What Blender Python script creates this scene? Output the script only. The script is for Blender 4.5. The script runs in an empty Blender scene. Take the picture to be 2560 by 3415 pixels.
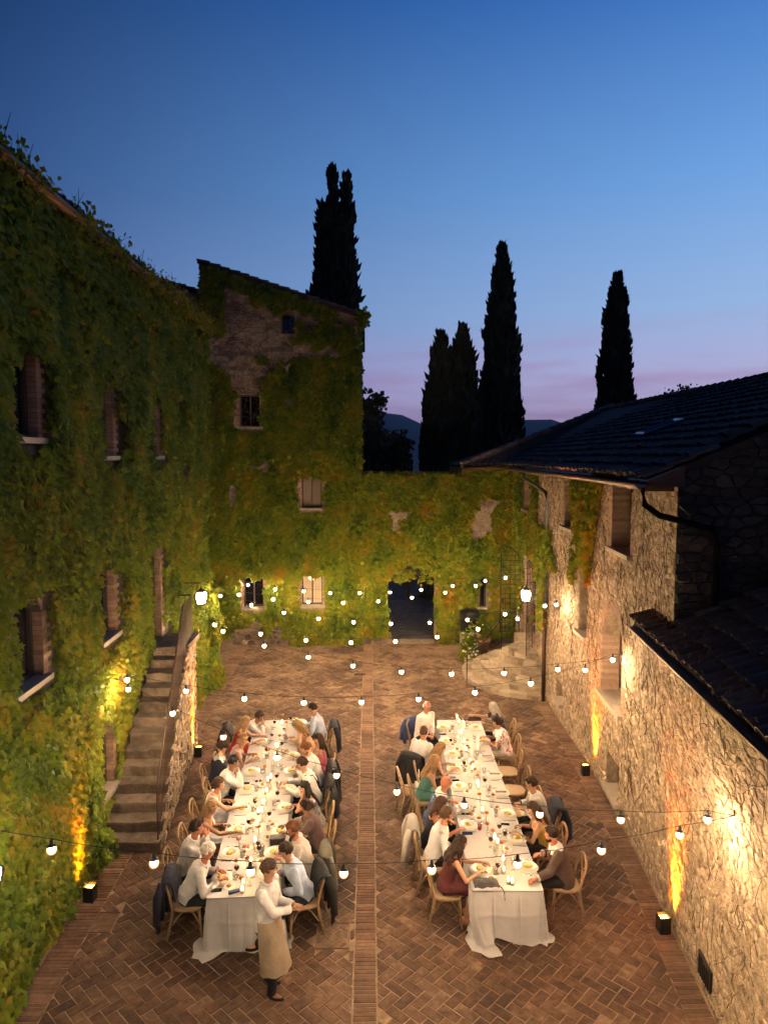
import bpy, math, random
import numpy as np
from mathutils import Vector, Matrix, Euler, noise as mnoise

SC = bpy.context.scene
COL = SC.collection
R = math.radians
# ------------------------------------------------------------------ camera
cam = bpy.data.objects.new('camera', bpy.data.cameras.new('camera'))
COL.objects.link(cam)
CAM_H, PITCH, YAW = 6.9, R(4.6), R(1.5)
cam.location = (0, 0, CAM_H)
cam.rotation_euler = (R(90) - PITCH, 0, -YAW)
cam.data.sensor_fit = 'VERTICAL'
cam.data.sensor_height = 36
cam.data.lens = 24.41
cam.data.clip_start = .1
cam.data.clip_end = 9000
SC.camera = cam
# ------------------------------------------------------------------ exposure and sampling
vs = SC.view_settings
vs.view_transform = 'Standard'; vs.look = 'None'; vs.exposure = 0; vs.gamma = 1; vs.use_curve_mapping = False
SC.render.engine = 'CYCLES'
cy = SC.cycles
cy.use_denoising = True
cy.max_bounces = 6; cy.diffuse_bounces = 3; cy.glossy_bounces = 3; cy.transmission_bounces = 6; cy.transparent_max_bounces = 32
cy.sample_clamp_indirect = 4.0
cy.caustics_reflective = False; cy.caustics_refractive = False
cy.use_light_tree = True
BULB_L, FLAME_L, LANTERN_L, UPLIGHT_W, SKY_GAIN = 930.0, 55.0, 14.0, 4600.0, 1.0
HAZE = 1.4e-4
WARM = (1.0, .665, .385)
# ------------------------------------------------------------------ dusk sky
def srgb(*c):
    return tuple(((x / 255 + .055) / 1.055) ** 2.4 if x > 10 else x / 255 / 12.92 for x in c)

def build_sky():
    w = bpy.data.worlds.new('World'); SC.world = w; w.use_nodes = True
    nt = w.node_tree; nt.nodes.clear(); N = nt.nodes.new; L = nt.links.new
    out = N('ShaderNodeOutputWorld'); bg = N('ShaderNodeBackground')
    tc = N('ShaderNodeTexCoord'); sep = N('ShaderNodeSeparateXYZ'); L(tc.outputs['Generated'], sep.inputs[0])
    def ramp(stops):
        r = N('ShaderNodeValToRGB'); e = r.color_ramp.elements
        while len(e) < len(stops): e.new(.5)
        for el, (p, c) in zip(e, stops): el.position = p; el.color = (*srgb(*c), 1)
        L(sep.outputs['Z'], r.inputs[0]); return r
    dark = ramp([(0, (176, 158, 206)), (.07, (130, 136, 196)), (.18, (44, 84, 154)), (.32, (4, 38, 102)), (.5, (0, 16, 62)), (.8, (1, 14, 48))])
    lite = ramp([(0, (216, 176, 206)), (.05, (214, 192, 228)), (.105, (202, 200, 242)), (.19, (168, 202, 248)), (.34, (122, 178, 244)), (.53, (62, 122, 206)), (.8, (16, 48, 112))])
    # dusk glow: where the sun went down, well to the right of the view
    flat = N('ShaderNodeVectorMath'); flat.operation = 'MULTIPLY'; flat.inputs[1].default_value = (1, 1, 0); L(tc.outputs['Generated'], flat.inputs[0])
    nrm = N('ShaderNodeVectorMath'); nrm.operation = 'NORMALIZE'; L(flat.outputs[0], nrm.inputs[0])
    dot = N('ShaderNodeVectorMath'); dot.operation = 'DOT_PRODUCT'; dot.inputs[1].default_value = (math.sin(R(58)), math.cos(R(58)), 0); L(nrm.outputs[0], dot.inputs[0])
    mr = N('ShaderNodeMapRange'); mr.inputs[1].default_value = -.10; mr.inputs[2].default_value = 1.0; L(dot.outputs['Value'], mr.inputs[0])
    mix = N('ShaderNodeMix'); mix.data_type = 'RGBA'; L(mr.outputs[0], mix.inputs[0]); L(dark.outputs[0], mix.inputs[6]); L(lite.outputs[0], mix.inputs[7])
    # thin evening cloud streaks low in the sky
    mp = N('ShaderNodeMapping'); mp.inputs['Scale'].default_value = (1.6, 1.6, 16); L(tc.outputs['Generated'], mp.inputs[0])
    ns = N('ShaderNodeTexNoise'); ns.inputs['Scale'].default_value = 2.6; ns.inputs['Detail'].default_value = 5; ns.inputs['Roughness'].default_value = .55; L(mp.outputs[0], ns.inputs['Vector'])
    cr = N('ShaderNodeValToRGB'); cr.color_ramp.elements[0].position = .43; cr.color_ramp.elements[1].position = .64; L(ns.outputs['Fac'], cr.inputs[0])
    band = N('ShaderNodeValToRGB'); e = band.color_ramp.elements; e[0].position = .01; e[0].color = (0, 0, 0, 1); e[1].position = .19; e[1].color = (0, 0, 0, 1)
    for p in (.05, .12): x = e.new(p); x.color = (1, 1, 1, 1)
    L(sep.outputs['Z'], band.inputs[0])
    m1 = N('ShaderNodeMath'); m1.operation = 'MULTIPLY'; L(cr.outputs[0], m1.inputs[0]); L(band.outputs[0], m1.inputs[1])
    m2 = N('ShaderNodeMath'); m2.operation = 'MULTIPLY'; m2.inputs[1].default_value = .6; L(m1.outputs[0], m2.inputs[0])
    cl = N('ShaderNodeMix'); cl.data_type = 'RGBA'; L(m2.outputs[0], cl.inputs[0]); L(mix.outputs[2], cl.inputs[6]); 
    cc = N('ShaderNodeMix'); cc.data_type = 'RGBA'; L(mr.outputs[0], cc.inputs[0]); cc.inputs[6].default_value = (*srgb(112, 104, 160), 1); cc.inputs[7].default_value = (*srgb(186, 152, 196), 1)
    L(cc.outputs[2], cl.inputs[7])
    # the sky opposite the afterglow is the darkest
    fa = N('ShaderNodeMapRange'); fa.inputs[1].default_value = -.9; fa.inputs[2].default_value = .1; fa.inputs[3].default_value = .35; fa.inputs[4].default_value = 1.0; L(dot.outputs['Value'], fa.inputs[0])
    fm = N('ShaderNodeVectorMath'); fm.operation = 'SCALE'; L(cl.outputs[2], fm.inputs[0]); L(fa.outputs[0], fm.inputs['Scale'])
    L(fm.outputs[0], bg.inputs[0]); bg.inputs[1].default_value = SKY_GAIN
    L(bg.outputs[0], out.inputs[0])
    w.cycles.sampling_method = 'MANUAL'; w.cycles.sample_map_resolution = 512
build_sky()
# ------------------------------------------------------------------ turning a point of the photograph into a point of the place
PF, PCX, PCY = 1500 * 1.544, 1280.0, 1707.5
def ray(px, py):
    u = (px - PCX) / PF; v = -(py - PCY) / PF
    up = v * math.cos(PITCH) - math.sin(PITCH); fw = math.cos(PITCH) + v * math.sin(PITCH)
    return Vector((u * math.cos(YAW) + fw * math.sin(YAW), fw * math.cos(YAW) - u * math.sin(YAW), up))
def at_z(px, py, z):
    d = ray(px, py); return Vector((0, 0, CAM_H)) + d * ((z - CAM_H) / d.z)
def at_y(px, py, y):
    d = ray(px, py); return Vector((0, 0, CAM_H)) + d * (y / d.y)
def proj(p):
    x, y, z = p[0], p[1], p[2] - CAM_H
    s = x * math.cos(YAW) - y * math.sin(YAW); r = x * math.sin(YAW) + y * math.cos(YAW)
    dep = r * math.cos(PITCH) - z * math.sin(PITCH); vv = z * math.cos(PITCH) + r * math.sin(PITCH)
    return PCX + PF * s / dep, PCY - PF * vv / dep, dep
def in_view(p, m=20):
    a, b, d = proj(p); return d > 0 and -m < a < 2560 + m and -m < b < 3415 + m
# ------------------------------------------------------------------ materials
MATS = {}
def material(name, cols, rough=.8, scale=8.0, noise_w=.6, tint_w=.4, bump=0.0, bump_scale=40.0, metal=0.0, trans=0.0, spec=None, sheen=0.0, stretch=None, detail=4, emit=None, emit_l=0, alpha=None, coat=0, ior=None, stain=None):
    """Colours picked from a ramp by world-space noise plus each piece's own 'tint'; fine relief from a second noise."""
    if name in MATS: return MATS[name]
    m = bpy.data.materials.new(name); MATS[name] = m; m.use_nodes = True
    nt = m.node_tree; N = nt.nodes.new; L = nt.links.new
    b = nt.nodes['Principled BSDF']
    b.inputs['Roughness'].default_value = rough; b.inputs['Metallic'].default_value = metal
    if spec is not None: b.inputs['Specular IOR Level'].default_value = spec
    if sheen: b.inputs['Sheen Weight'].default_value = sheen
    if coat: b.inputs['Coat Weight'].default_value = coat
    if trans: b.inputs['Transmission Weight'].default_value = trans
    if ior: b.inputs['IOR'].default_value = ior
    if alpha is not None: b.inputs['Alpha'].default_value = alpha
    if emit: b.inputs['Emission Color'].default_value = (*emit, 1); b.inputs['Emission Strength'].default_value = emit_l
    if len(cols) == 1: b.inputs['Base Color'].default_value = (*cols[0], 1)
    geo = None
    if len(cols) > 1 or bump:
        geo = N('ShaderNodeNewGeometry'); vec = geo.outputs['Position']
        if stretch:
            mp = N('ShaderNodeMapping'); mp.inputs['Scale'].default_value = stretch; L(vec, mp.inputs[0]); vec = mp.outputs[0]
    if len(cols) > 1:
        n = N('ShaderNodeTexNoise'); n.inputs['Scale'].default_value = scale; n.inputs['Detail'].default_value = detail; n.inputs['Roughness'].default_value = .6; L(vec, n.inputs['Vector'])
        a = N('ShaderNodeAttribute'); a.attribute_name = 'tint'
        m1 = N('ShaderNodeMath'); m1.operation = 'MULTIPLY_ADD'; L(n.outputs['Fac'], m1.inputs[0]); m1.inputs[1].default_value = 1.8 * noise_w; m1.inputs[2].default_value = -.4 * noise_w
        m2 = N('ShaderNodeMath'); m2.operation = 'MULTIPLY_ADD'; L(a.outputs['Fac'], m2.inputs[0]); m2.inputs[1].default_value = tint_w; L(m1.outputs[0], m2.inputs[2])
        r = N('ShaderNodeValToRGB'); e = r.color_ramp.elements
        while len(e) < len(cols): e.new(.5)
        for i, (el, c) in enumerate(zip(e, cols)): el.position = i / (len(cols) - 1); el.color = (*c, 1)
        L(m2.outputs[0], r.inputs[0]); L(r.outputs[0], b.inputs['Base Color'])
        if stain:
            n3 = N('ShaderNodeTexNoise'); n3.inputs['Scale'].default_value = stain[0]; n3.inputs['Detail'].default_value = 6; n3.inputs['Roughness'].default_value = .65; L(geo.outputs['Position'], n3.inputs['Vector'])
            q = N('ShaderNodeMapRange'); q.inputs[1].default_value = .34; q.inputs[2].default_value = .62; q.inputs[3].default_value = 1 - stain[1]; q.inputs[4].default_value = 1 + stain[1] * .3; L(n3.outputs['Fac'], q.inputs[0])
            sc = N('ShaderNodeVectorMath'); sc.operation = 'SCALE'; L(r.outputs[0], sc.inputs[0]); L(q.outputs[0], sc.inputs['Scale']); L(sc.outputs[0], b.inputs['Base Color'])
    if bump:
        n2 = N('ShaderNodeTexNoise'); n2.inputs['Scale'].default_value = bump_scale; n2.inputs['Detail'].default_value = 5; L(vec, n2.inputs['Vector'])
        bp = N('ShaderNodeBump'); bp.inputs['Strength'].default_value = bump; bp.inputs['Distance'].default_value = .02; L(n2.outputs['Fac'], bp.inputs['Height']); L(bp.outputs[0], b.inputs['Normal'])
    return m

def emitter(name, col, strength):
    if name in MATS: return MATS[name]
    m = bpy.data.materials.new(name); MATS[name] = m; m.use_nodes = True
    nt = m.node_tree; nt.nodes.clear()
    o = nt.nodes.new('ShaderNodeOutputMaterial'); e = nt.nodes.new('ShaderNodeEmission')
    e.inputs[0].default_value = (*col, 1); e.inputs[1].default_value = strength
    nt.links.new(e.outputs[0], o.inputs[0]); return m

def bulb_material(name, strength):
    """A frosted bulb: white hot middle, amber rim of the enlarged glass imitating its halo."""
    m = bpy.data.materials.new(name); m.use_nodes = True; nt = m.node_tree; nt.nodes.clear(); N = nt.nodes.new; L = nt.links.new
    o = N('ShaderNodeOutputMaterial'); e = N('ShaderNodeEmission'); lw = N('ShaderNodeLayerWeight'); lw.inputs[0].default_value = .5
    r = N('ShaderNodeMapRange'); r.inputs[1].default_value = .02; r.inputs[2].default_value = .24; r.inputs[3].default_value = strength; r.inputs[4].default_value = 0; L(lw.outputs['Facing'], r.inputs[0])
    r2 = N('ShaderNodeMapRange'); r2.inputs[1].default_value = .2; r2.inputs[2].default_value = .95; r2.inputs[3].default_value = 2.6; r2.inputs[4].default_value = .55; L(lw.outputs['Facing'], r2.inputs[0]); ad = N('ShaderNodeMath'); L(r.outputs[0], ad.inputs[0]); L(r2.outputs[0], ad.inputs[1])
    c = N('ShaderNodeValToRGB'); c.color_ramp.elements[0].position = .25; c.color_ramp.elements[0].color = (*WARM, 1); c.color_ramp.elements[1].position = .7; c.color_ramp.elements[1].color = (1.0, .42, .10, 1); L(lw.outputs['Facing'], c.inputs[0])
    L(c.outputs[0], e.inputs[0]); L(ad.outputs[0], e.inputs[1]); L(e.outputs[0], o.inputs[0]); return m

def leaf_material(name, cols, rough=.5, transl=.35):
    if name in MATS: return MATS[name]
    m = material(name, cols, rough, 1.1, .5, .75, spec=.12)
    nt = m.node_tree; N = nt.nodes.new; L = nt.links.new; b = nt.nodes['Principled BSDF']; o = nt.nodes['Material Output']
    t = N('ShaderNodeBsdfTranslucent'); mx = N('ShaderNodeMixShader'); mx.inputs[0].default_value = transl
    src = b.inputs['Base Color'].links[0].from_socket
    L(src, t.inputs[0]); L(b.outputs[0], mx.inputs[1]); L(t.outputs[0], mx.inputs[2]); L(mx.outputs[0], o.inputs[0])
    return m

def glass_material(name, col=(1, 1, 1), rough=.02, mixw=.82):
    """Thin clear glass: mostly see-through with a glossy skin."""
    if name in MATS: return MATS[name]
    m = bpy.data.materials.new(name); MATS[name] = m; m.use_nodes = True
    nt = m.node_tree; nt.nodes.clear(); N = nt.nodes.new; L = nt.links.new
    o = N('ShaderNodeOutputMaterial'); t = N('ShaderNodeBsdfTransparent'); g = N('ShaderNodeBsdfGlossy'); g.inputs['Roughness'].default_value = rough
    t.inputs[0].default_value = (*col, 1)
    fr = N('ShaderNodeLayerWeight'); fr.inputs[0].default_value = .5
    pw = N('ShaderNodeMath'); pw.operation = 'POWER'; pw.inputs[1].default_value = 3.0; L(fr.outputs['Facing'], pw.inputs[0])
    mm = N('ShaderNodeMath'); mm.operation = 'MULTIPLY_ADD'; mm.inputs[1].default_value = 4.0 * (1 - mixw); mm.inputs[2].default_value = .07; L(pw.outputs[0], mm.inputs[0])
    mx = N('ShaderNodeMixShader'); L(mm.outputs[0], mx.inputs[0]); L(t.outputs[0], mx.inputs[1]); L(g.outputs[0], mx.inputs[2]); L(mx.outputs[0], o.inputs[0])
    return m

# ------------------------------------------------------------------ mesh helpers
class MB:
    """Collects shapes and links them as ONE mesh object."""
    def __init__(s): s.v = []; s.f = []; s.m = []; s.t = []
    def add(s, v, f, mi=0, tint=.5):
        o = len(s.v); s.v.extend(tuple(p) for p in v); s.f.extend(tuple(i + o for i in q) for q in f); s.m.extend([mi] * len(f)); s.t.extend([tint] * len(v)); return s
    def box(s, c, d, rot=None, mi=0, tint=.5, taper=1.0):
        x, y, z = d[0] / 2, d[1] / 2, d[2] / 2; k = taper
        v = [Vector(p) for p in ((-x, -y, -z), (x, -y, -z), (x, y, -z), (-x, y, -z), (-x * k, -y * k, z), (x * k, -y * k, z), (x * k, y * k, z), (-x * k, y * k, z))]
        if rot is not None: v = [rot @ p for p in v]
        c = Vector(c)
        return s.add([p + c for p in v], [(0, 3, 2, 1), (4, 5, 6, 7), (0, 1, 5, 4), (1, 2, 6, 5), (2, 3, 7, 6), (3, 0, 4, 7)], mi, tint)
    def tube(s, pts, rad, n=6, mi=0, cap=True, tint=.5, flat=1.0, up=None):
        pts = [Vector(p) for p in pts]; rad = rad if hasattr(rad, '__len__') else [rad] * len(pts)
        ref = Vector(up) if up else None; vv = []
        for i, p in enumerate(pts):
            t = (pts[min(i + 1, len(pts) - 1)] - pts[max(i - 1, 0)])
            t = t.normalized() if t.length > 1e-9 else Vector((0, 0, 1))
            a = ref if ref is not None else (Vector((0, 0, 1)) if abs(t.z) < .9 else Vector((0, 1, 0)))
            x = t.cross(a); x = x.normalized() if x.length > 1e-6 else t.orthogonal().normalized()
            y = x.cross(t).normalized()
            r = rad[i]
            for k in range(n):
                an = 2 * math.pi * k / n
                vv.append(p + x * (math.cos(an) * r) + y * (math.sin(an) * r * flat))
        f = []
        for i in range(len(pts) - 1):
            for k in range(n):
                f.append((i * n + k, i * n + (k + 1) % n, (i + 1) * n + (k + 1) % n, (i + 1) * n + k))
        if cap: f.append(tuple(range(n - 1, -1, -1))); f.append(tuple((len(pts) - 1) * n + k for k in range(n)))
        return s.add(vv, f, mi, tint)
    def lathe(s, prof, c=(0, 0, 0), n=12, mi=0, tint=.5, sx=1.0, sy=1.0, close=False):
        vv = []; c = Vector(c)
        for r, z in prof:
            for k in range(n):
                a = 2 * math.pi * k / n; vv.append(c + Vector((r * math.cos(a) * sx, r * math.sin(a) * sy, z)))
        f = []
        for i in range(len(prof) - 1):
            for k in range(n): f.append((i * n + k, i * n + (k + 1) % n, (i + 1) * n + (k + 1) % n, (i + 1) * n + k))
        if prof[0][0] > 1e-4: f.append(tuple(range(n - 1, -1, -1)))
        if close or prof[-1][0] > 1e-4: f.append(tuple((len(prof) - 1) * n + k for k in range(n)))
        return s.add(vv, f, mi, tint)
    def ball(s, c, r, n=10, m=7, mi=0, tint=.5, rot=None):
        r = r if hasattr(r, '__len__') else (r, r, r); c = Vector(c); vv = []; f = []
        for i in range(m + 1):
            th = math.pi * i / m
            for k in range(n):
                a = 2 * math.pi * k / n; p = Vector((r[0] * math.sin(th) * math.cos(a), r[1] * math.sin(th) * math.sin(a), r[2] * math.cos(th)))
                vv.append(c + (rot @ p if rot is not None else p))
        for i in range(m):
            for k in range(n): f.append((i * n + k, (i + 1) * n + k, (i + 1) * n + (k + 1) % n, i * n + (k + 1) % n))
        return s.add(vv, f, mi, tint)
    def quad(s, a, b, c, d, mi=0, tint=.5): return s.add([a, b, c, d], [(0, 1, 2, 3)], mi, tint)
    def mesh(s, name, mats, smooth=False):
        me = bpy.data.meshes.new(name)
        me.from_pydata(s.v, [], s.f)
        for m in (mats if isinstance(mats, (list, tuple)) else [mats]): me.materials.append(m)
        if any(s.m): me.polygons.foreach_set('material_index', s.m)
        at = me.attributes.new('tint', 'FLOAT', 'POINT'); at.data.foreach_set('value', s.t)
        if smooth: me.polygons.foreach_set('use_smooth', [True] * len(s.f))
        me.update(); return me
    def build(s, name, mats, parent=None, smooth=False, kind=None):
        return link(name, s.mesh(name, mats, smooth), parent, kind)
def link(name, me, parent=None, kind=None):
    o = bpy.data.objects.new(name, me); COL.objects.link(o)
    if parent is not None:
        o.parent = parent
        if parent.get('world_parts'): o.location = -Vector(parent.location)
    if kind: o['kind'] = kind
    return o
def tag(o, label, cat, group=None, kind=None):
    o['label'] = label; o['category'] = cat
    if group: o['group'] = group
    if kind: o['kind'] = kind
    return o
def thing(name, label, cat, loc=(0, 0, 0), rz=0, group=None, world=False):
    """An Empty at the thing's base. world=True: its parts are given in world coordinates."""
    o = bpy.data.objects.new(name, None); COL.objects.link(o); o.location = loc; o.rotation_euler = (0, 0, rz); o.empty_display_size = .2
    if world: o['world_parts'] = True
    return tag(o, label, cat, group)
def copy_tree(o, loc, rz, label, group=None, parent=None):
    c = o.copy(); COL.objects.link(c); c.parent = parent
    if parent is None:
        c.location = loc; c.rotation_euler = (0, 0, rz); c['label'] = label
        if group: c['group'] = group
    for ch in list(o.children): copy_tree(ch, None, None, None, None, c)
    return c
def np_mesh(name, V, faces_n, F, mats, tint=None, smooth=False):
    """Big meshes straight from numpy: F is an (n, faces_n) index array."""
    me = bpy.data.meshes.new(name)
    me.vertices.add(len(V)); me.vertices.foreach_set('co', np.asarray(V, dtype=np.float32).ravel())
    nf = len(F); me.loops.add(nf * faces_n); me.polygons.add(nf)
    me.loops.foreach_set('vertex_index', np.asarray(F, dtype=np.int32).ravel())
    me.polygons.foreach_set('loop_start', np.arange(0, nf * faces_n, faces_n, dtype=np.int32))
    for m in (mats if isinstance(mats, (list, tuple)) else [mats]): me.materials.append(m)
    if tint is not None:
        at = me.attributes.new('tint', 'FLOAT', 'POINT'); at.data.foreach_set('value', np.asarray(tint, dtype=np.float32))
    if smooth: me.polygons.foreach_set('use_smooth', np.ones(nf, dtype=bool))
    me.update(calc_edges=True); return me
def clip_poly(poly, nx, ny, c):
    """Keep the part of a 2-D polygon where nx*x + ny*y <= c."""
    out = []
    for i, p in enumerate(poly):
        q = poly[(i + 1) % len(poly)]; dp = nx * p[0] + ny * p[1] - c; dq = nx * q[0] + ny * q[1] - c
        if dp <= 0: out.append(p)
        if (dp < 0 < dq) or (dq < 0 < dp):
            t = dp / (dp - dq); out.append((p[0] + (q[0] - p[0]) * t, p[1] + (q[1] - p[1]) * t))
    return out
def inset_poly(poly, d):
    """Move every vertex of a convex polygon towards its middle by about d."""
    n = len(poly); cx = sum(p[0] for p in poly) / n; cy_ = sum(p[1] for p in poly) / n; out = []
    for x, y in poly:
        l = math.hypot(x - cx, y - cy_) or 1e-6; k = max(.35, 1 - d * 1.25 / l); out.append((cx + (x - cx) * k, cy_ + (y - cy_) * k))
    return out
def poly_area(p): return .5 * abs(sum(p[i][0] * p[(i + 1) % len(p)][1] - p[(i + 1) % len(p)][0] * p[i][1] for i in range(len(p))))
def slab(mb, poly, to3, h, bevel, tint, base=-.004):
    """A brick or stone: polygon outline at depth base, bevelled face at height h; to3(x, y, height) places it."""
    n = len(poly); a = poly; b = inset_poly(poly, bevel)
    v = [to3(x, y, base) for x, y in a] + [to3(x, y, h * .72) for x, y in inset_poly(poly, bevel * .3)] + [to3(x, y, h) for x, y in b]
    f = [tuple(range(2 * n, 3 * n))]
    for i in range(n):
        j = (i + 1) % n; f.append((i, j, n + j, n + i)); f.append((n + i, n + j, 2 * n + j, 2 * n + i))
    mb.add(v, f, 0, tint)
# ================================================================== SETTING: terrain, hills, paving
def XL(y): return -4.62 - .018 * (y - 8)
RW = [(3, 3.7), (8, 4.30), (11.6, 4.74), (15, 5.0), (19, 5.1), (22, 5.38), (25.2, 5.5)]
def XR(y):
    for (a, b), (c, e) in zip(RW, RW[1:]):
        if y <= c: return b + (e - b) * (y - a) / (c - a)
    return RW[-1][1]
m_terrain = material('dusk grass', [(.022, .03, .012), (.045, .055, .022), (.06, .055, .03)], .95, .05, .9, .0)
m_mortar = material('paving mortar', [(.17, .11, .068), (.26, .18, .115), (.36, .26, .175)], .92, 6, .9, .0, bump=.5, bump_scale=90, stain=(.75, .45))
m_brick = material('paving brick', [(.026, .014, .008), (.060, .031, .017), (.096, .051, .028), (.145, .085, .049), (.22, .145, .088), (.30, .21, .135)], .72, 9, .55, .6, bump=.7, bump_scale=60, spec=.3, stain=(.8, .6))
m_band = material('band brick', [(.06, .034, .021), (.14, .078, .046), (.21, .125, .078), (.29, .19, .125)], .75, 9, .5, .65, bump=.6, bump_scale=70, spec=.3, stain=(1.0, .4))

def terrain_h(x, y):
    d = math.hypot(x, y - 12)
    if d < 40: return -.25
    h = -.25 - min(d - 40, 260) * .16
    s_ = 1.5; x /= s_; y = (y - 12) / s_ + 12; d = d / s_ if d > 300 else d
    n = mnoise.noise(Vector((x / 420, y / 420, 3.1)))
    if d > 300:
        k = min(1, (d - 300) / 600); h += k * (34 + 26 * n)
    az = math.degrees(math.atan2(x, y))
    if d > 1200:
        k = min(1, (d - 1200) / 900); k = k * k * (3 - 2 * k)
        prof = 92 + 46 * math.exp(-((az - 1.5) / 3.2) ** 2) + 18 * math.exp(-((az + 9) / 6) ** 2) + 14 * math.exp(-((az - 13) / 4) ** 2) + 12 * mnoise.noise(Vector((az / 3.1, 7, 0))) + 8 * mnoise.noise(Vector((az / 1.3, 2, 5)))
        h += k * (prof * 1.5 + 30 * n) - max(0, d - 2400) * .02
    return h
def build_terrain():
    radii = [0, 15, 30, 40, 48, 60, 80, 110, 150, 200, 260, 330, 420, 520, 700, 900, 1150, 1400, 1650, 1900, 2150, 2400, 2650, 2900, 3150, 3400, 3700, 4000]
    split = 17
    for name, rs in (('ground', radii[:split + 1]), ('hills', radii[split:])):
        v = []; f = []; na = 240 if name == 'hills' else 120
        for r in rs:
            for k in range(na):
                a = 2 * math.pi * k / na; x = r * math.sin(a); y = 12 + r * math.cos(a); v.append((x, y, terrain_h(x, y)))
        for i in range(len(rs) - 1):
            for k in range(na): f.append((i * na + k, (i + 1) * na + k, (i + 1) * na + (k + 1) % na, i * na + (k + 1) % na))
        me = bpy.data.meshes.new(name); me.from_pydata(v, [], f); me.materials.append(m_terrain); me.polygons.foreach_set('use_smooth', [True] * len(f))
        o = link(name, me); o['kind'] = 'structure'
build_terrain()

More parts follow.
